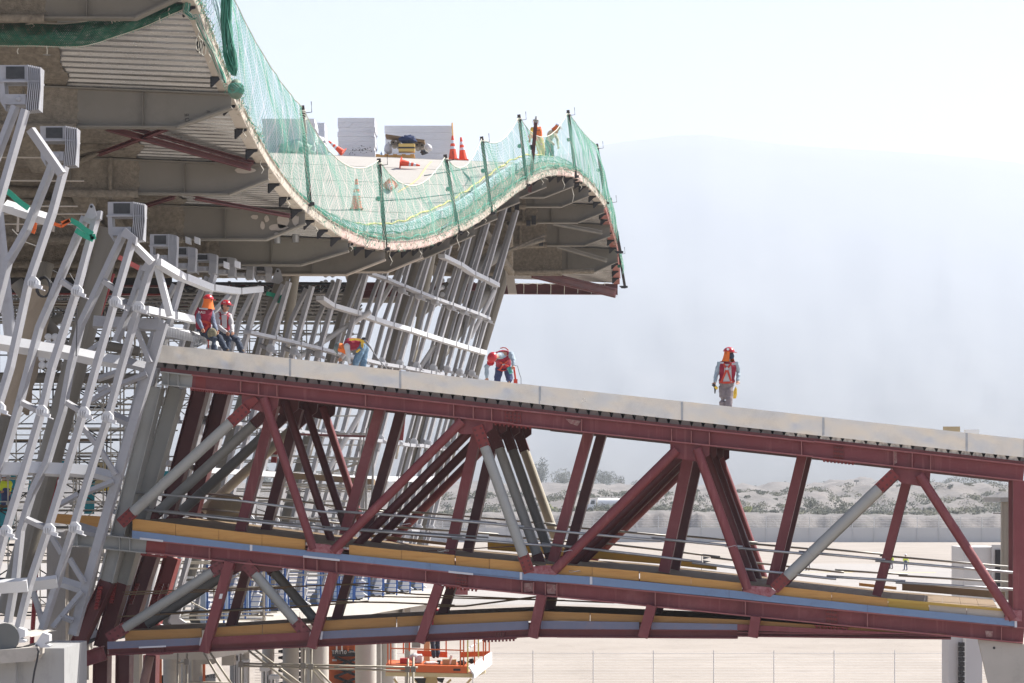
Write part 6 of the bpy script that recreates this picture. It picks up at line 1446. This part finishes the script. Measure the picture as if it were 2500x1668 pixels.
# ------------------------------------------------------------------ apron workers far off, lane posts
# ------------------------------------------------------------------ people
skin = mat('skin', (.42,.22,.14), .6)
denim = mat('blue_denim', (.06,.12,.20), .85, col2=(.16,.26,.36), nscale=7, namt=.8, bump=.01, bscale=18)
navy = mat('dark_navy_trousers', (.02,.03,.055), .85, col2=(.05,.07,.11), nscale=7, bump=.01, bscale=18)
navy2 = mat('navy_work_trousers', (.03,.045,.12), .85, col2=(.08,.10,.2), nscale=7, bump=.01, bscale=18)
greyt = mat('grey_work_trousers', (.20,.17,.18), .85, col2=(.13,.11,.13), nscale=6, bump=.01, bscale=18)
shirt_b = mat('pale_blue_grey_shirt', (.27,.34,.40), .85, col2=(.36,.42,.47), nscale=6, bump=.008, bscale=16)
shirt_g = mat('light_grey_shirt', (.45,.45,.46), .85, col2=(.36,.36,.38), nscale=6, bump=.008, bscale=16)
shirt_t = mat('beige_shirt', (.50,.42,.28), .85)
vest_m = mat('crimson_vest', (.27,.004,.030), .75, col2=(.15,.002,.018), nscale=8, bump=.008, bscale=16)
helm_r = mat('red_helmet', (.42,.015,.025), .3); helm_g = mat('grey_green_helmet', (.10,.13,.13), .5); helm_w = mat('white_helmet', (.65,.65,.67), .35)
org_c = mat('orange_neck_cloth', (.75,.17,.025), .8, col2=(.65,.12,.02), nscale=8)
strap_m = mat('red_harness_webbing', (.45,.04,.02), .7); strap_y = mat('yellow_harness_webbing', (.68,.45,.05), .7)
refl = mat('grey_reflective_tape', (.42,.42,.45), .5); boot_m = mat('brown_boots', (.08,.05,.03), .7); camo = mat('camouflage_pouch', (.30,.26,.18), .9, col2=(.08,.09,.05), nscale=16, namt=.9)
yel_v = mat('yellow_hi_vis', (.62,.70,.02), .7); org_v = mat('orange_hi_vis', (.75,.16,.03), .7); metal_b = mat('steel_buckle', (.5,.5,.5), .3, .9); lens = mat('dark_lens', (.01,.01,.015), .15)
TS = bpy.data.scenes.new('workshop')
def remesh(mb, vox, smooth=4):
    me = bpy.data.meshes.new('tmp'); me.from_pydata(mb.v, [], mb.f); me.update()
    import bmesh
    bm = bmesh.new(); bm.from_mesh(me); bmesh.ops.recalc_face_normals(bm, faces=bm.faces); bm.to_mesh(me); bm.free()
    o = bpy.data.objects.new('tmp', me); TS.collection.objects.link(o)
    md = o.modifiers.new('r', 'REMESH'); md.mode = 'VOXEL'; md.voxel_size = vox
    s = o.modifiers.new('s', 'SMOOTH'); s.iterations = smooth; s.factor = .5
    dg = dgraph(TS)
    r = bpy.data.meshes.new_from_object(o.evaluated_get(dg)); bpy.data.objects.remove(o); bpy.data.meshes.remove(me); return r
def garment(name, mb, m, par, vox, smooth=4, wr=0):
    r = remesh(mb, vox, smooth); o0 = ROOT[par.name]
    if name == 'body':                   # keep one continuous surface
        import bmesh
        bm = bmesh.new(); bm.from_mesh(r); seen = set(); best = []; sizes = []
        for v in bm.verts:
            if v in seen: continue
            st = [v]; seen.add(v); isl = []
            while st:
                w = st.pop(); isl.append(w)
                for e in w.link_edges:
                    u = e.other_vert(w)
                    if u not in seen: seen.add(u); st.append(u)
            sizes.append(len(isl)); best.append(isl)
        if len(best) > 1:
            print('ISLANDS', sizes); keep = set(max(best, key=len)); bmesh.ops.delete(bm, geom=[v for v in bm.verts if v not in keep], context='VERTS'); bm.to_mesh(r)
        bm.free()
    co = [v.co.copy() for v in r.vertices]
    if wr:
        nn = [v.normal.copy() for v in r.vertices]
        co = [c+n*(noise.noise(c*9)*wr+noise.noise(c*22)*wr*.5) for c, n in zip(co, nn)]
    r.vertices.foreach_set('co', [f for c in co for f in (c-o0)]); r.update()
    r.name = name; r.materials.clear(); r.materials.append(m); r.shade_smooth(); return link_mesh(name, r, par)
def limb(q, pts, rs, n=12):
    P = []; RR = []
    for i in range(len(pts)-1):
        for s in range(3): t = s/3; P.append(pts[i].lerp(pts[i+1], t)); RR.append(lerp(rs[i], rs[i+1], t))
    P.append(pts[-1]); RR.append(rs[-1]); q.path(P, RR, n)
    for p, r in ((pts[0], rs[0]), (pts[-1], rs[-1])): ball(q, p, r*.98)
def ball(q, c, r, sx=None, up=None, side=None):
    rows = []; U = (up or V((0,0,1))).normalized(); S = side or V((1,0,0)); S = (S-U*S.dot(U)).normalized(); Fw = U.cross(S)
    rx, ry, rz_ = (r, r, r) if sx is None else sx
    vs = []; fs = []; n = 14; m = 9
    for j in range(m+1):
        th = math.pi*j/m
        for i in range(n):
            a = 2*math.pi*i/n; vs.append(V(c)+S*math.sin(th)*math.cos(a)*rx+Fw*math.sin(th)*math.sin(a)*ry+U*math.cos(th)*rz_)
    for j in range(m):
        for i in range(n): fs.append((j*n+i, j*n+(i+1) % n, (j+1)*n+(i+1) % n, (j+1)*n+i))
    q.add(vs, fs)
def torso(q, J, g, lo=0, hi=1, neck=True):
    # rings from pelvis to shoulders; lateral direction follows hips then shoulders
    sp = [J['pelvis'], J['waist'], J['chest'], (J['shL']+J['shR'])/2+(J['neck']-J['chest']).normalized()*.03]
    lat = [(J['hipR']-J['hipL']).normalized(), (J['hipR']-J['hipL']+J['shR']-J['shL']).normalized(), (J['shR']-J['shL']).normalized(), (J['shR']-J['shL']).normalized()]
    wid = [.165, .148, .182, .165]; dep = [.118, .105, .125, .085]
    rows = []; N = 12; n = 18; vs = []; fs = []; cnt = 0
    for k in range(N+1):
        t = lerp(lo, hi, k/N)*3; i = min(2, int(t)); u = t-i; u = u*u*(3-2*u)
        c = sp[i].lerp(sp[i+1], t-i); L = lat[i].lerp(lat[i+1], u).normalized(); d = (sp[min(3, i+1)]-sp[max(0, i-0)]).normalized()
        if 0 < i: d = (sp[i+1]-sp[i-1]).normalized()
        L = (L-d*L.dot(d)).normalized(); Fd = d.cross(L); w = lerp(wid[i], wid[i+1], u)+g; dp = lerp(dep[i], dep[i+1], u)+g
        for a_ in range(n):
            a = 2*math.pi*a_/n; vs.append(c+L*math.cos(a)*w+Fd*math.sin(a)*dp)
        cnt += 1
    for k in range(N):
        for a_ in range(n): fs.append((k*n+a_, k*n+(a_+1) % n, (k+1)*n+(a_+1) % n, (k+1)*n+a_))
    fs.append(tuple(range(n-1, -1, -1))); fs.append(tuple(N*n+a_ for a_ in range(n)))
    q.add(vs, fs)
def hand(q, w, e, curl=.5, thumb=1, s=1.0):
    dr = (w-e).normalized(); sd = dr.cross(V((0,1,.2))); sd = sd.normalized() if sd.length > .1 else V((1,0,0)); nm = dr.cross(sd)
    ball(q, w+dr*.05*s, .04, (.040*s, .018*s, .052*s), dr, sd)
    for i, l in enumerate((.065,.078,.072,.056)):
        b = w+dr*.085*s+sd*(-.028+.019*i)*s; k1 = b+(dr*math.cos(curl*.6)+nm*math.sin(curl*.6))*l*.5*s; k2 = k1+(dr*math.cos(curl*1.6)+nm*math.sin(curl*1.6))*l*.5*s
        q.path([b-dr*.02, b, k1, k2], [.0105*s,.0105*s,.010*s,.009*s], 7)
    b = w+dr*.03*s-sd*.03*s*thumb; k1 = b+(dr*.6-sd*thumb*.8).normalized()*.035*s; k2 = k1+(dr-sd*.1+nm*.4).normalized()*.03*s; q.path([b+sd*.015*thumb, b, k1, k2], [.011*s,.011*s,.010*s,.008*s], 7)
def figure(J, label, shirt, trousers, vest=None, helmet=helm_r, hood=org_c, vox=.014, name='person', grp=None, straps=None, curl=.6, visor=True, gloves=None, sleeve=True):
    root = (J['anL']+J['anR'])/2; root.z = min(J['anL'].z, J['anR'].z)-.09
    t = thing(name, root, label, 'person', grp)
    hd, hu, hf = J['head'], J['hup'].normalized(), J['face'].normalized(); hf = (hf-hu*hf.dot(hu)).normalized(); hs = hf.cross(hu)
    q = MB(); torso(q, J, -.006); limb(q, [J['chest'], J['neck'], hd], [.075, .058, .055]); ball(q, hd+hu*.012, .1, (.077, .095, .112), hu, hs)
    ball(q, hd+hf*.02-hu*.06, .05, (.052,.062,.05), hu, hs); ball(q, hd+hf*.093-hu*.012, .02, (.013,.018,.022), hu, hs)
    for s_ in (-1, 1): ball(q, hd+hs*s_*.078-hu*.005, .02, (.010,.018,.028), hu, hs)
    for S in 'LR':
        limb(q, [J['chest'].lerp(J['sh'+S], .6), J['sh'+S], J['el'+S], J['wr'+S]], [.06,.056,.042,.027]); hand(q, J['wr'+S], J['el'+S], curl, 1 if S == 'L' else -1)
        limb(q, [J['pelvis'].lerp(J['hip'+S], .6), J['hip'+S], J['kn'+S], J['an'+S]], [.09,.085,.056,.038])
        toe = J.get('toe'+S, J['an'+S]+V((hf.x*.18, hf.y*.18-.001, -.06))); q.path([J['an'+S]-V((0,0,.03)), J['an'+S].lerp(toe, .5), toe], [.04,.042,.03], 9)
    body = garment('body', q, skin, t, min(vox, .012) if vox < .02 else vox, 2)
    q = MB()
    for s_ in (-1, 1): ball(q, hd+hf*.088+hs*s_*.03+hu*.018, .012, (.012,.007,.007), hu, hs)
    q.build('eye', lens, t); q = MB(); ball(q, hd+hf*.088-hu*.055, .012, (.022,.008,.006), hu, hs); q.build('mouth', mat('lips', (.3,.1,.08), .6), t)
    for S in 'LR':
        toe = J.get('toe'+S, J['an'+S]+V((hf.x*.18, hf.y*.18-.001, -.06))); q = MB(); limb(q, [J['an'+S]+V((0,0,.06)), J['an'+S]-V((0,0,.035)), toe], [.052,.054,.042]); garment('boot', q, boot_m, t, vox, 2)
    q = MB(); torso(q, J, .014, 0, .40)
    for S in 'LR': limb(q, [J['pelvis'].lerp(J['hip'+S], .5), J['hip'+S], J['kn'+S], J['an'+S]], [.105,.102,.078,.066])
    garment('trousers', q, trousers, t, vox, 3, .018)
    q = MB(); torso(q, J, .012, .10, 1); limb(q, [J['chest'], J['neck']], [.09,.062])
    for S in 'LR': limb(q, [J['chest'].lerp(J['sh'+S], .6), J['sh'+S], J['el'+S], J['wr'+S].lerp(J['el'+S], .06 if sleeve else .8)], [.075,.074,.056,.042])
    garment('shirt', q, shirt, t, vox, 3, .016)
    if vest:
        q = MB(); torso(q, J, .030, .12, 1)
        for S in 'LR': ball(q, J['sh'+S].lerp(J['chest'], .22)+V((0,0,.0)), .078)
        v_ = garment('vest', q, vest, t, vox, 3, .014)
    if helmet:
        q = MB(); c = hd+hu*.04; vs = []; fs = []; n = 18; m = 7
        for j in range(m+1):
            th = math.pi/2*j/m
            for i in range(n):
                a = 2*math.pi*i/n; rr = math.cos(th); vs.append(c+hs*rr*math.cos(a)*.116+hf*rr*math.sin(a)*.138+hu*math.sin(th)*.112)
        for j in range(m):
            for i in range(n): fs.append((j*n+i, j*n+(i+1) % n, (j+1)*n+(i+1) % n, (j+1)*n+i))
        fs.append(tuple(range(n-1, -1, -1))); q.add(vs, fs)
        if True: q.prism([c+hs*.10+hf*.10, c+hs*.075+hf*.175, c+hf*.20, c-hs*.075+hf*.175, c-hs*.10+hf*.10], -hu*.012); q.beam(c-hf*.12+hu*.085, c+hf*.12+hu*.085, .03, .03, hs) if False else None
        he = q.build('helmet', helmet, t, smooth=40)
        q = MB(); q.path([c+hs*.118-hu*.0, hd+hs*.09-hu*.08, hd-hu*.115+hf*.04, hd-hs*.09-hu*.08, c-hs*.118], .006, 4); q.build('chin_strap', black, he)
    if hood:
        q = MB(); rows = []
        for j in range(7):
            v = j/6; r = []
            for i in range(17):
                a = math.pi*(1.32*i/16+.84-.0)-.0; a = -math.pi/2+math.pi*(-.74+1.48*i/16)
                rx = .100+.042*v*v; ry = .112+.05*v*v; p = hd+hu*(.05-.24*v)+hs*math.cos(a)*rx*(1+.09*v*math.sin(i*2.3+v*3))+hf*math.sin(a)*ry*(1+.06*math.sin(i*1.7)); r.append(p)
            rows.append(r)
        q.grid(rows); q.build('neck_cloth', hood, t, smooth=True)
    if straps:
        q = MB(); L = (J['shR']-J['shL']).normalized(); upv = (J['neck']-J['pelvis']).normalized(); fr = L.cross(upv).normalized()
        if fr.y > 0: fr = -fr
        def tp(u, v, o=.178): # u lateral -1..1, v along the spine 0..1
            sp = [J['pelvis'], J['waist'], J['chest'], (J['shL']+J['shR'])/2]; tt = v*3; i = min(2, int(tt)); c = sp[i].lerp(sp[i+1], tt-i); dd = (sp[i+1]-sp[i]).normalized(); f2 = L.cross(dd).normalized()
            if f2.dot(fr) < 0: f2 = -f2
            return c+L*u*.17+f2*(o*(1-.35*abs(u)**2))
        for seg in ([(-.55,1.0),(-.35,.8),(0,.62),(.45,.3),(.7,.1)],[(.55,1.0),(.35,.8),(0,.62),(-.45,.3),(-.7,.1)],[(-.95,.12),(-.4,.08),(.4,.08),(.95,.12)]):
            P = [tp(u, v) for u, v in seg]
            for a, b in zip(P[:-1], P[1:]): q.beam(a, b, .045, .012, (b-a).cross(fr))
        q.build('harness', straps, t); q = MB(); q.lathe(tp(0,.62,.19), [(.02,0),(.035,0),(.035,.01),(.02,.01)], 12, fr); q.build('ring', metal_b, t)
    return t
def jmap(fn, d):
    J = {k: fn(*v) for k, v in d.items() if k not in ('face', 'hup')}; J['face'] = V(d['face']); J['hup'] = V(d['hup']); return J
# standing worker
f1 = lambda x, y, k=1.5: B(1700+x/8.71, 820+y/8.71, k)
J = jmap(f1, dict(head=(690,378,1.44), neck=(672,500,1.5), chest=(665,680,1.5), waist=(655,880,1.5), pelvis=(640,1040,1.5), shL=(500,590,1.5), shR=(838,585,1.5), elL=(430,800,1.48), wrL=(392,985,1.38), elR=(900,790,1.55), wrR=(880,950,1.42),
  hipL=(570,1080,1.5), hipR=(705,1080,1.5), knL=(560,1410,1.45), anL=(560,1790,1.52), knR=(690,1410,1.4), anR=(665,1785,1.35), face=(.75,-.65,-.12), hup=(.08,0,1)))
p = figure(J, 'worker in crimson vest standing upright alone on the bridge deck, cordless drill in hand', shirt_b, greyt, vest_m, straps=strap_m)
q = MB(); ball(q, J['head']+V((.055,-.06,-.06)), .07, (.07,.07,.075)); garment('face_mask', q, navy, p, .014)
c = f1(680,620,1.32); q = MB(); q.box(f1(545,575,1.33), V((.038,0,0)), V((0,.012,0)), V((0,0,.02))); q.box(f1(805,600,1.33), V((.055,0,0)), V((0,.012,0)), V((0,0,.022))); q.build('reflective_band', refl, p)
q = MB(); q.prism([f1(x, y, 1.343) for x, y in ((600,600),(740,600),(755,990),(570,990),(590,800))], (0,.01,0)); q.build('shirt_front', shirt_g, p)
q = MB(); q.lathe(f1(672,285,1.30), [(.03,0),(.03,.008)], 14, (0,-1,0)); q.build('helmet_badge', white_m, p)
q = MB(); q.tube(f1(345,1030,1.3), f1(430,1110,1.3), .032, n=8); q.tube(f1(400,1090,1.3), f1(395,1230,1.3), .028, .012, 8); q.build('drill_body', black, p); q = MB(); q.tube(f1(400,1080,1.28), f1(450,1130,1.28), .03, n=8); q.build('drill_collar', strap_y, p)
q = MB()
for i in range(6): q.path([f1(840,1090,1.4), f1(800+6*i,1180,1.38), f1(790+9*i,1330,1.38), f1(830+5*i,1250,1.36), f1(855,1120,1.38)], .012, 5)
q.build('coiled_yellow_sling', strap_y, p)
# bent worker facing us
f2 = lambda x, y, k: B(1160+x/12.06, 820+y/12.06, k)
J = jmap(f2, dict(head=(520,660,1.10), neck=(640,590,1.32), chest=(790,600,1.55), waist=(830,740,1.85), pelvis=(830,900,2.0), shL=(590,600,1.45), shR=(1030,540,1.55), elL=(330,930,1.35), wrL=(350,1230,1.30), elR=(1130,720,1.45), wrR=(1115,880,1.35),
  hipL=(720,960,2.0), hipR=(950,950,2.0), knL=(645,1320,1.85), anL=(640,1800,1.95), knR=(1010,1320,1.85), anR=(1050,1800,1.95), face=(-.35,-.3,-.9), hup=(-.35,-.85,.25)))
p = figure(J, 'worker bending forward towards us on the bridge deck, red helmet, grinder in hand', shirt_b, navy2, vest_m, hood=None, straps=strap_m)
q = MB(); q.tube(f2(1000,940,1.4), f2(1060,1100,1.35), .055, .045, 10); q.build('teal_grinder', mat('teal_tool', (.03,.25,.24), .45), p); q = MB(); q.tube(f2(1140,920,1.3), f2(1195,1330,1.3), .022, n=8); q.box(f2(1190,1340,1.3), V((.045,0,0)), V((0,.04,0)), V((0,0,.05))); q.build('red_bar', strap_m, p)
q = MB(); q.path([f2(1150,870,1.4), f2(1250,890,1.4), f2(1300,1100,1.4), f2(1350,1240,1.4), f2(1355,1450,1.4)], .006, 4); q.build('tool_cord', black, p)
q = MB(); q.path([f2(x, y, 1.5) for x, y in ((740,370),(820,350),(900,360),(980,430))], .014, 6); q.build('back_strap', strap_m, p)
# worker bent double, seen from the side
f3 = lambda x, y, k: B(800+x/13.07, 800+y/13.07, k)
J = jmap(f3, dict(head=(400,660,1.5), neck=(520,590,1.5), chest=(700,540,1.5), waist=(950,520,1.5), pelvis=(1130,590,1.5), shL=(610,600,1.30), shR=(590,560,1.70), elL=(660,870,1.25), wrL=(700,1150,1.25), elR=(520,850,1.75), wrR=(440,950,1.7),
  hipL=(1080,660,1.40), hipR=(1170,650,1.6), knL=(900,1130,1.36), anL=(860,1690,1.4), knR=(1130,1130,1.62), anR=(1090,1690,1.62), face=(-.35,0,-.94), hup=(-.95,0,.25)))
p = figure(J, 'worker bent double in profile, orange neck cloth and dark helmet, yellow harness on his back', shirt_g, denim, vest_m, helmet=helm_g, straps=None)
q = MB()
for P in ([(700,390),(900,370),(1060,400),(1110,480),(1090,640)],[(1110,420),(1180,480),(1260,450)],[(1090,500),(1110,600),(1060,720)]):
    for a, b in zip(P[:-1], P[1:]): q.beam(f3(*a, 1.32), f3(*b, 1.32), .05, .02, (0,0,1))
q.build('harness', strap_y, p)
q = MB(); q.beam(f3(680,460,1.33), f3(700,540,1.33), .05, .012, (1,0,0)); q.build('reflective_band', refl, p)
q = MB(); q.lathe(f3(1150,390,1.4), [(.03,0),(.06,.01),(.06,.05),(.03,.06)], 10, (0,-1,0)); q.build('retractor', black, p)
q = MB(); q.path([f3(1170,400,1.3), f3(1300,560,1.3), f3(1380,650,1.25), f3(1480,820,1.2), f3(1600,1000,1.1), f3(1900,1320,1.0)], [.028,.028,.02,.012,.012,.012], 6); q.build('lanyard', mat('grey_lanyard', (.16,.16,.17), .7), p)
q = MB()
for i in range(3): q.path([f3(930+40*i+20*math.cos(a), 770+25*math.sin(a)-30*i, 1.25) for a in [j*.7 for j in range(10)]], .012, 5)
q.build('karabiner', strap_y, p)
# two sitting workers
f4 = lambda x, y, d: W(440+x/7.84, 680+y/7.84, d)
J = jmap(f4, dict(head=(535,430,66.3), neck=(510,545,66.3), chest=(450,680,66.3), waist=(440,870,66.3), pelvis=(450,985,66.35), shL=(370,610,66.3), shR=(575,600,66.35), elL=(345,800,66.1), wrL=(420,960,65.95), elR=(640,830,66.3), wrR=(695,1010,66.1),
  hipL=(430,1010,66.35), hipR=(540,1030,66.4), knL=(650,1170,65.95), anL=(640,1500,65.95), knR=(760,1150,66.1), anR=(900,1420,66.0), face=(.6,.75,-.05), hup=(.05,0,1)))
p = figure(J, 'left one of the two sitting workers, back turned, orange neck cloth under a red helmet', mat('slate_blue_shirt', (.12,.15,.22), .85, col2=(.2,.23,.3), nscale=6), navy, vest_m, straps=None)
q = MB()
for P in ([(385,820),(470,830),(560,860),(575,880)],[(560,870),(500,960),(455,1035)],[(535,1090),(540,1200),(540,1330)]):
    for a, b in zip(P[:-1], P[1:]): q.beam(f4(*a, 66.14), f4(*b, 66.14), .055, .02, (0,0,1))
q.build('harness', strap_m, p)
q = MB(); q.prism([f4(x, y, 66.135) for x, y in ((362,560),(525,570),(525,605),(362,585))], (0,.01,0)); q.build('reflective_band', refl, p)
bs_ = garment('tool_pouch', (lambda q: (ball(q, f4(610,1060,66.0), .1, (.115,.06,.14)), q)[1])(MB()), camo, p, .014)
text(p, 'RALI', f4(410,650,66.12), .085, white_m, 'back_lettering')
J = jmap(f4, dict(head=(870,535,66.9), neck=(850,630,67.0), chest=(830,740,67.0), waist=(815,900,67.05), pelvis=(800,1000,67.1), shL=(715,690,66.95), shR=(935,710,67.0), elL=(725,910,66.75), wrL=(880,1030,66.6), elR=(985,900,66.9), wrR=(1000,1040,66.6),
  hipL=(770,1030,67.05), hipR=(870,1040,67.1), knL=(930,1180,66.6), anL=(880,1460,66.55), knR=(1100,1190,66.7), anR=(1190,1440,66.6), face=(.8,-.55,-.2), hup=(.05,0,1)))
p = figure(J, 'right one of the two sitting workers, crimson vest over light grey shirt, dark glasses', shirt_g, navy, vest_m, hood=None, straps=strap_m)
q = MB(); q.prism([f4(x, y, 66.80) for x, y in ((790,700),(890,700),(890,950),(800,950))], (0,.01,0)); q.build('shirt_front', shirt_g, p)
q = MB(); c = J['head']; hf = J['face'].normalized(); hs = hf.cross(V((0,0,1))); q.box(c+hf*.10+V((0,0,.02)), hs*.065, hf*.008, V((0,0,.018))); q.build('sunglasses', lens, p)
q = MB(); ball(q, c-hf*.04, .09, (.09,.085,.1)); garment('hair', q, mat('black_hair', (.01,.008,.007), .7), p, .014)
text(p, 'EC', f4(850,458,66.72), .05, white_m, 'helmet_lettering')
# workers on the roof
f5 = lambda x, y, d: W(1240+x/7.84, 260+y/7.84, d)
J = jmap(f5, dict(head=(955,400,103.9), neck=(890,450,104), chest=(830,520,104), waist=(790,640,104), pelvis=(770,720,104), shL=(810,490,103.8), shR=(880,480,104.2), elL=(760,620,103.7), wrL=(850,700,103.6), elR=(950,630,104), wrR=(962,770,103.8),
  hipL=(750,740,103.9), hipR=(820,740,104.1), knL=(745,950,103.9), anL=(740,1150,104), knR=(850,950,104.1), anR=(850,1150,104.1), face=(.7,-.2,-.7), hup=(.6,0,.8)))
figure(J, 'worker in orange hood and white helmet bending on the roof crest behind the net', shirt_t, mat('dark_teal_trousers', (.02,.06,.07), .85), None, helmet=helm_w)
J = jmap(f5, dict(head=(535,310,104.8), neck=(535,380,104.8), chest=(545,480,104.8), waist=(570,600,104.8), pelvis=(600,690,104.8), shL=(470,420,104.8), shR=(600,420,104.8), elL=(440,540,104.6), wrL=(420,640,104.5), elR=(630,560,104.8), wrR=(640,700,104.6),
  hipL=(580,710,104.8), hipR=(650,710,104.8), knL=(610,900,104.7), anL=(620,1110,104.8), knR=(670,900,104.8), anR=(680,1110,104.8), face=(.2,-.95,-.2), hup=(0,0,1)))
figure(J, 'worker in yellow trousers half hidden behind the dark red raking pole on the roof', strap_y, strap_y, org_v, helmet=helm_w, hood=None)
q = MB(); ball(q, f5(440,570,103.5), .08, (.10,.06,.09)); solo(q, 'orange_bag', org_v, 'small orange bag hanging left of the dark red raking pole on the roof', 'bag', smooth=True)
# far workers on the apron
def small(px, py, d, hpx, label, top, low, face=(-1,-.2,0), lean=0, z0=0):
    b = W(px, py, d); b.z = z0; s = hpx/F*d/1.75; g = lambda x, y, z: b+V((x*s, y*s, z*s))
    J = dict(head=g(0,-.02,1.58), neck=g(0,0,1.45), chest=g(0,0,1.25), waist=g(0,0,1.05), pelvis=g(0,0,.92), shL=g(-.19,0,1.38), shR=g(.19,0,1.38), elL=g(-.25,-.05,1.1), wrL=g(-.2,-.2,.9), elR=g(.25,-.05,1.1), wrR=g(.24,-.1,.85),
      hipL=g(-.09,0,.88), hipR=g(.09,0,.88), knL=g(-.11,-.03,.48), anL=g(-.14,.02,.09), knR=g(.11,.03,.48), anR=g(.15,.08,.09), face=V(face), hup=V((0,0,1)))
    return figure(J, label, top, low, None, helmet=helm_w, hood=None, vox=.03, grp=None)
small(2211, 1384, 306, 41, 'far worker in yellow jacket and blue trousers walking on the apron', yel_v, navy2)
small(1973, 1384, 306, 42, 'far worker in yellow vest behind the long grey diagonal, left of the other two', yel_v, greyt)
small(2176, 1382, 312, 36, 'far worker in yellow half hidden behind the dark inclined post on the right', yel_v, greyt)
small(14, 1236, 78, 75, 'worker in yellow vest at the far left edge behind the frames', yel_v, navy2, z0=EYE+(1210-1236)*78/F)
J = None
# worker on the scissor lift (only dark trousers show under the ramp)
d = 84.9; f6 = lambda x, z, dd=0: V(((x-1250)/F*84, d+dd, z)); zb = EYE+(1210-1612)*84/F
J = dict(head=f6(1055,zb+1.62), neck=f6(1056,zb+1.5), chest=f6(1058,zb+1.3), waist=f6(1060,zb+1.1), pelvis=f6(1062,zb+.95), shL=f6(1040,zb+1.42), shR=f6(1075,zb+1.42), elL=f6(1038,zb+1.15,-.1), wrL=f6(1042,zb+.98,-.2), elR=f6(1078,zb+1.15,-.1), wrR=f6(1074,zb+.95,-.2),
  hipL=f6(1055,zb+.9), hipR=f6(1068,zb+.9), knL=f6(1054,zb+.5,-.05), anL=f6(1057,zb+.09), knR=f6(1066,zb+.5,.1), anR=f6(1066,zb+.09,.15), face=V((0,.9,.3)), hup=V((0,0,1)))
figure(J, 'worker in dark trousers on the scissor lift platform, cut off by the ramp', shirt_b, navy, vest_m)
bpy.data.scenes.remove(TS)
# ------------------------------------------------------------------ haze
q = MB(); q.bx(-9500, 12500, -1600, 11200, -1.0, 1250)
hz = q.build('haze', None); hz['kind'] = 'stuff'
hm = bpy.data.materials.new('haze_air'); hm.use_nodes = True; nt = hm.node_tree; nt.nodes.remove(nt.nodes['Principled BSDF'])
pv = nt.nodes.new('ShaderNodeVolumePrincipled'); pv.inputs['Color'].default_value = (.73,.80,.89,1); pv.inputs['Density'].default_value = HAZE; pv.inputs['Anisotropy'].default_value = .2
nt.links.new(pv.outputs[0], nt.nodes['Material Output'].inputs['Volume']); hz.data.materials.append(hm)
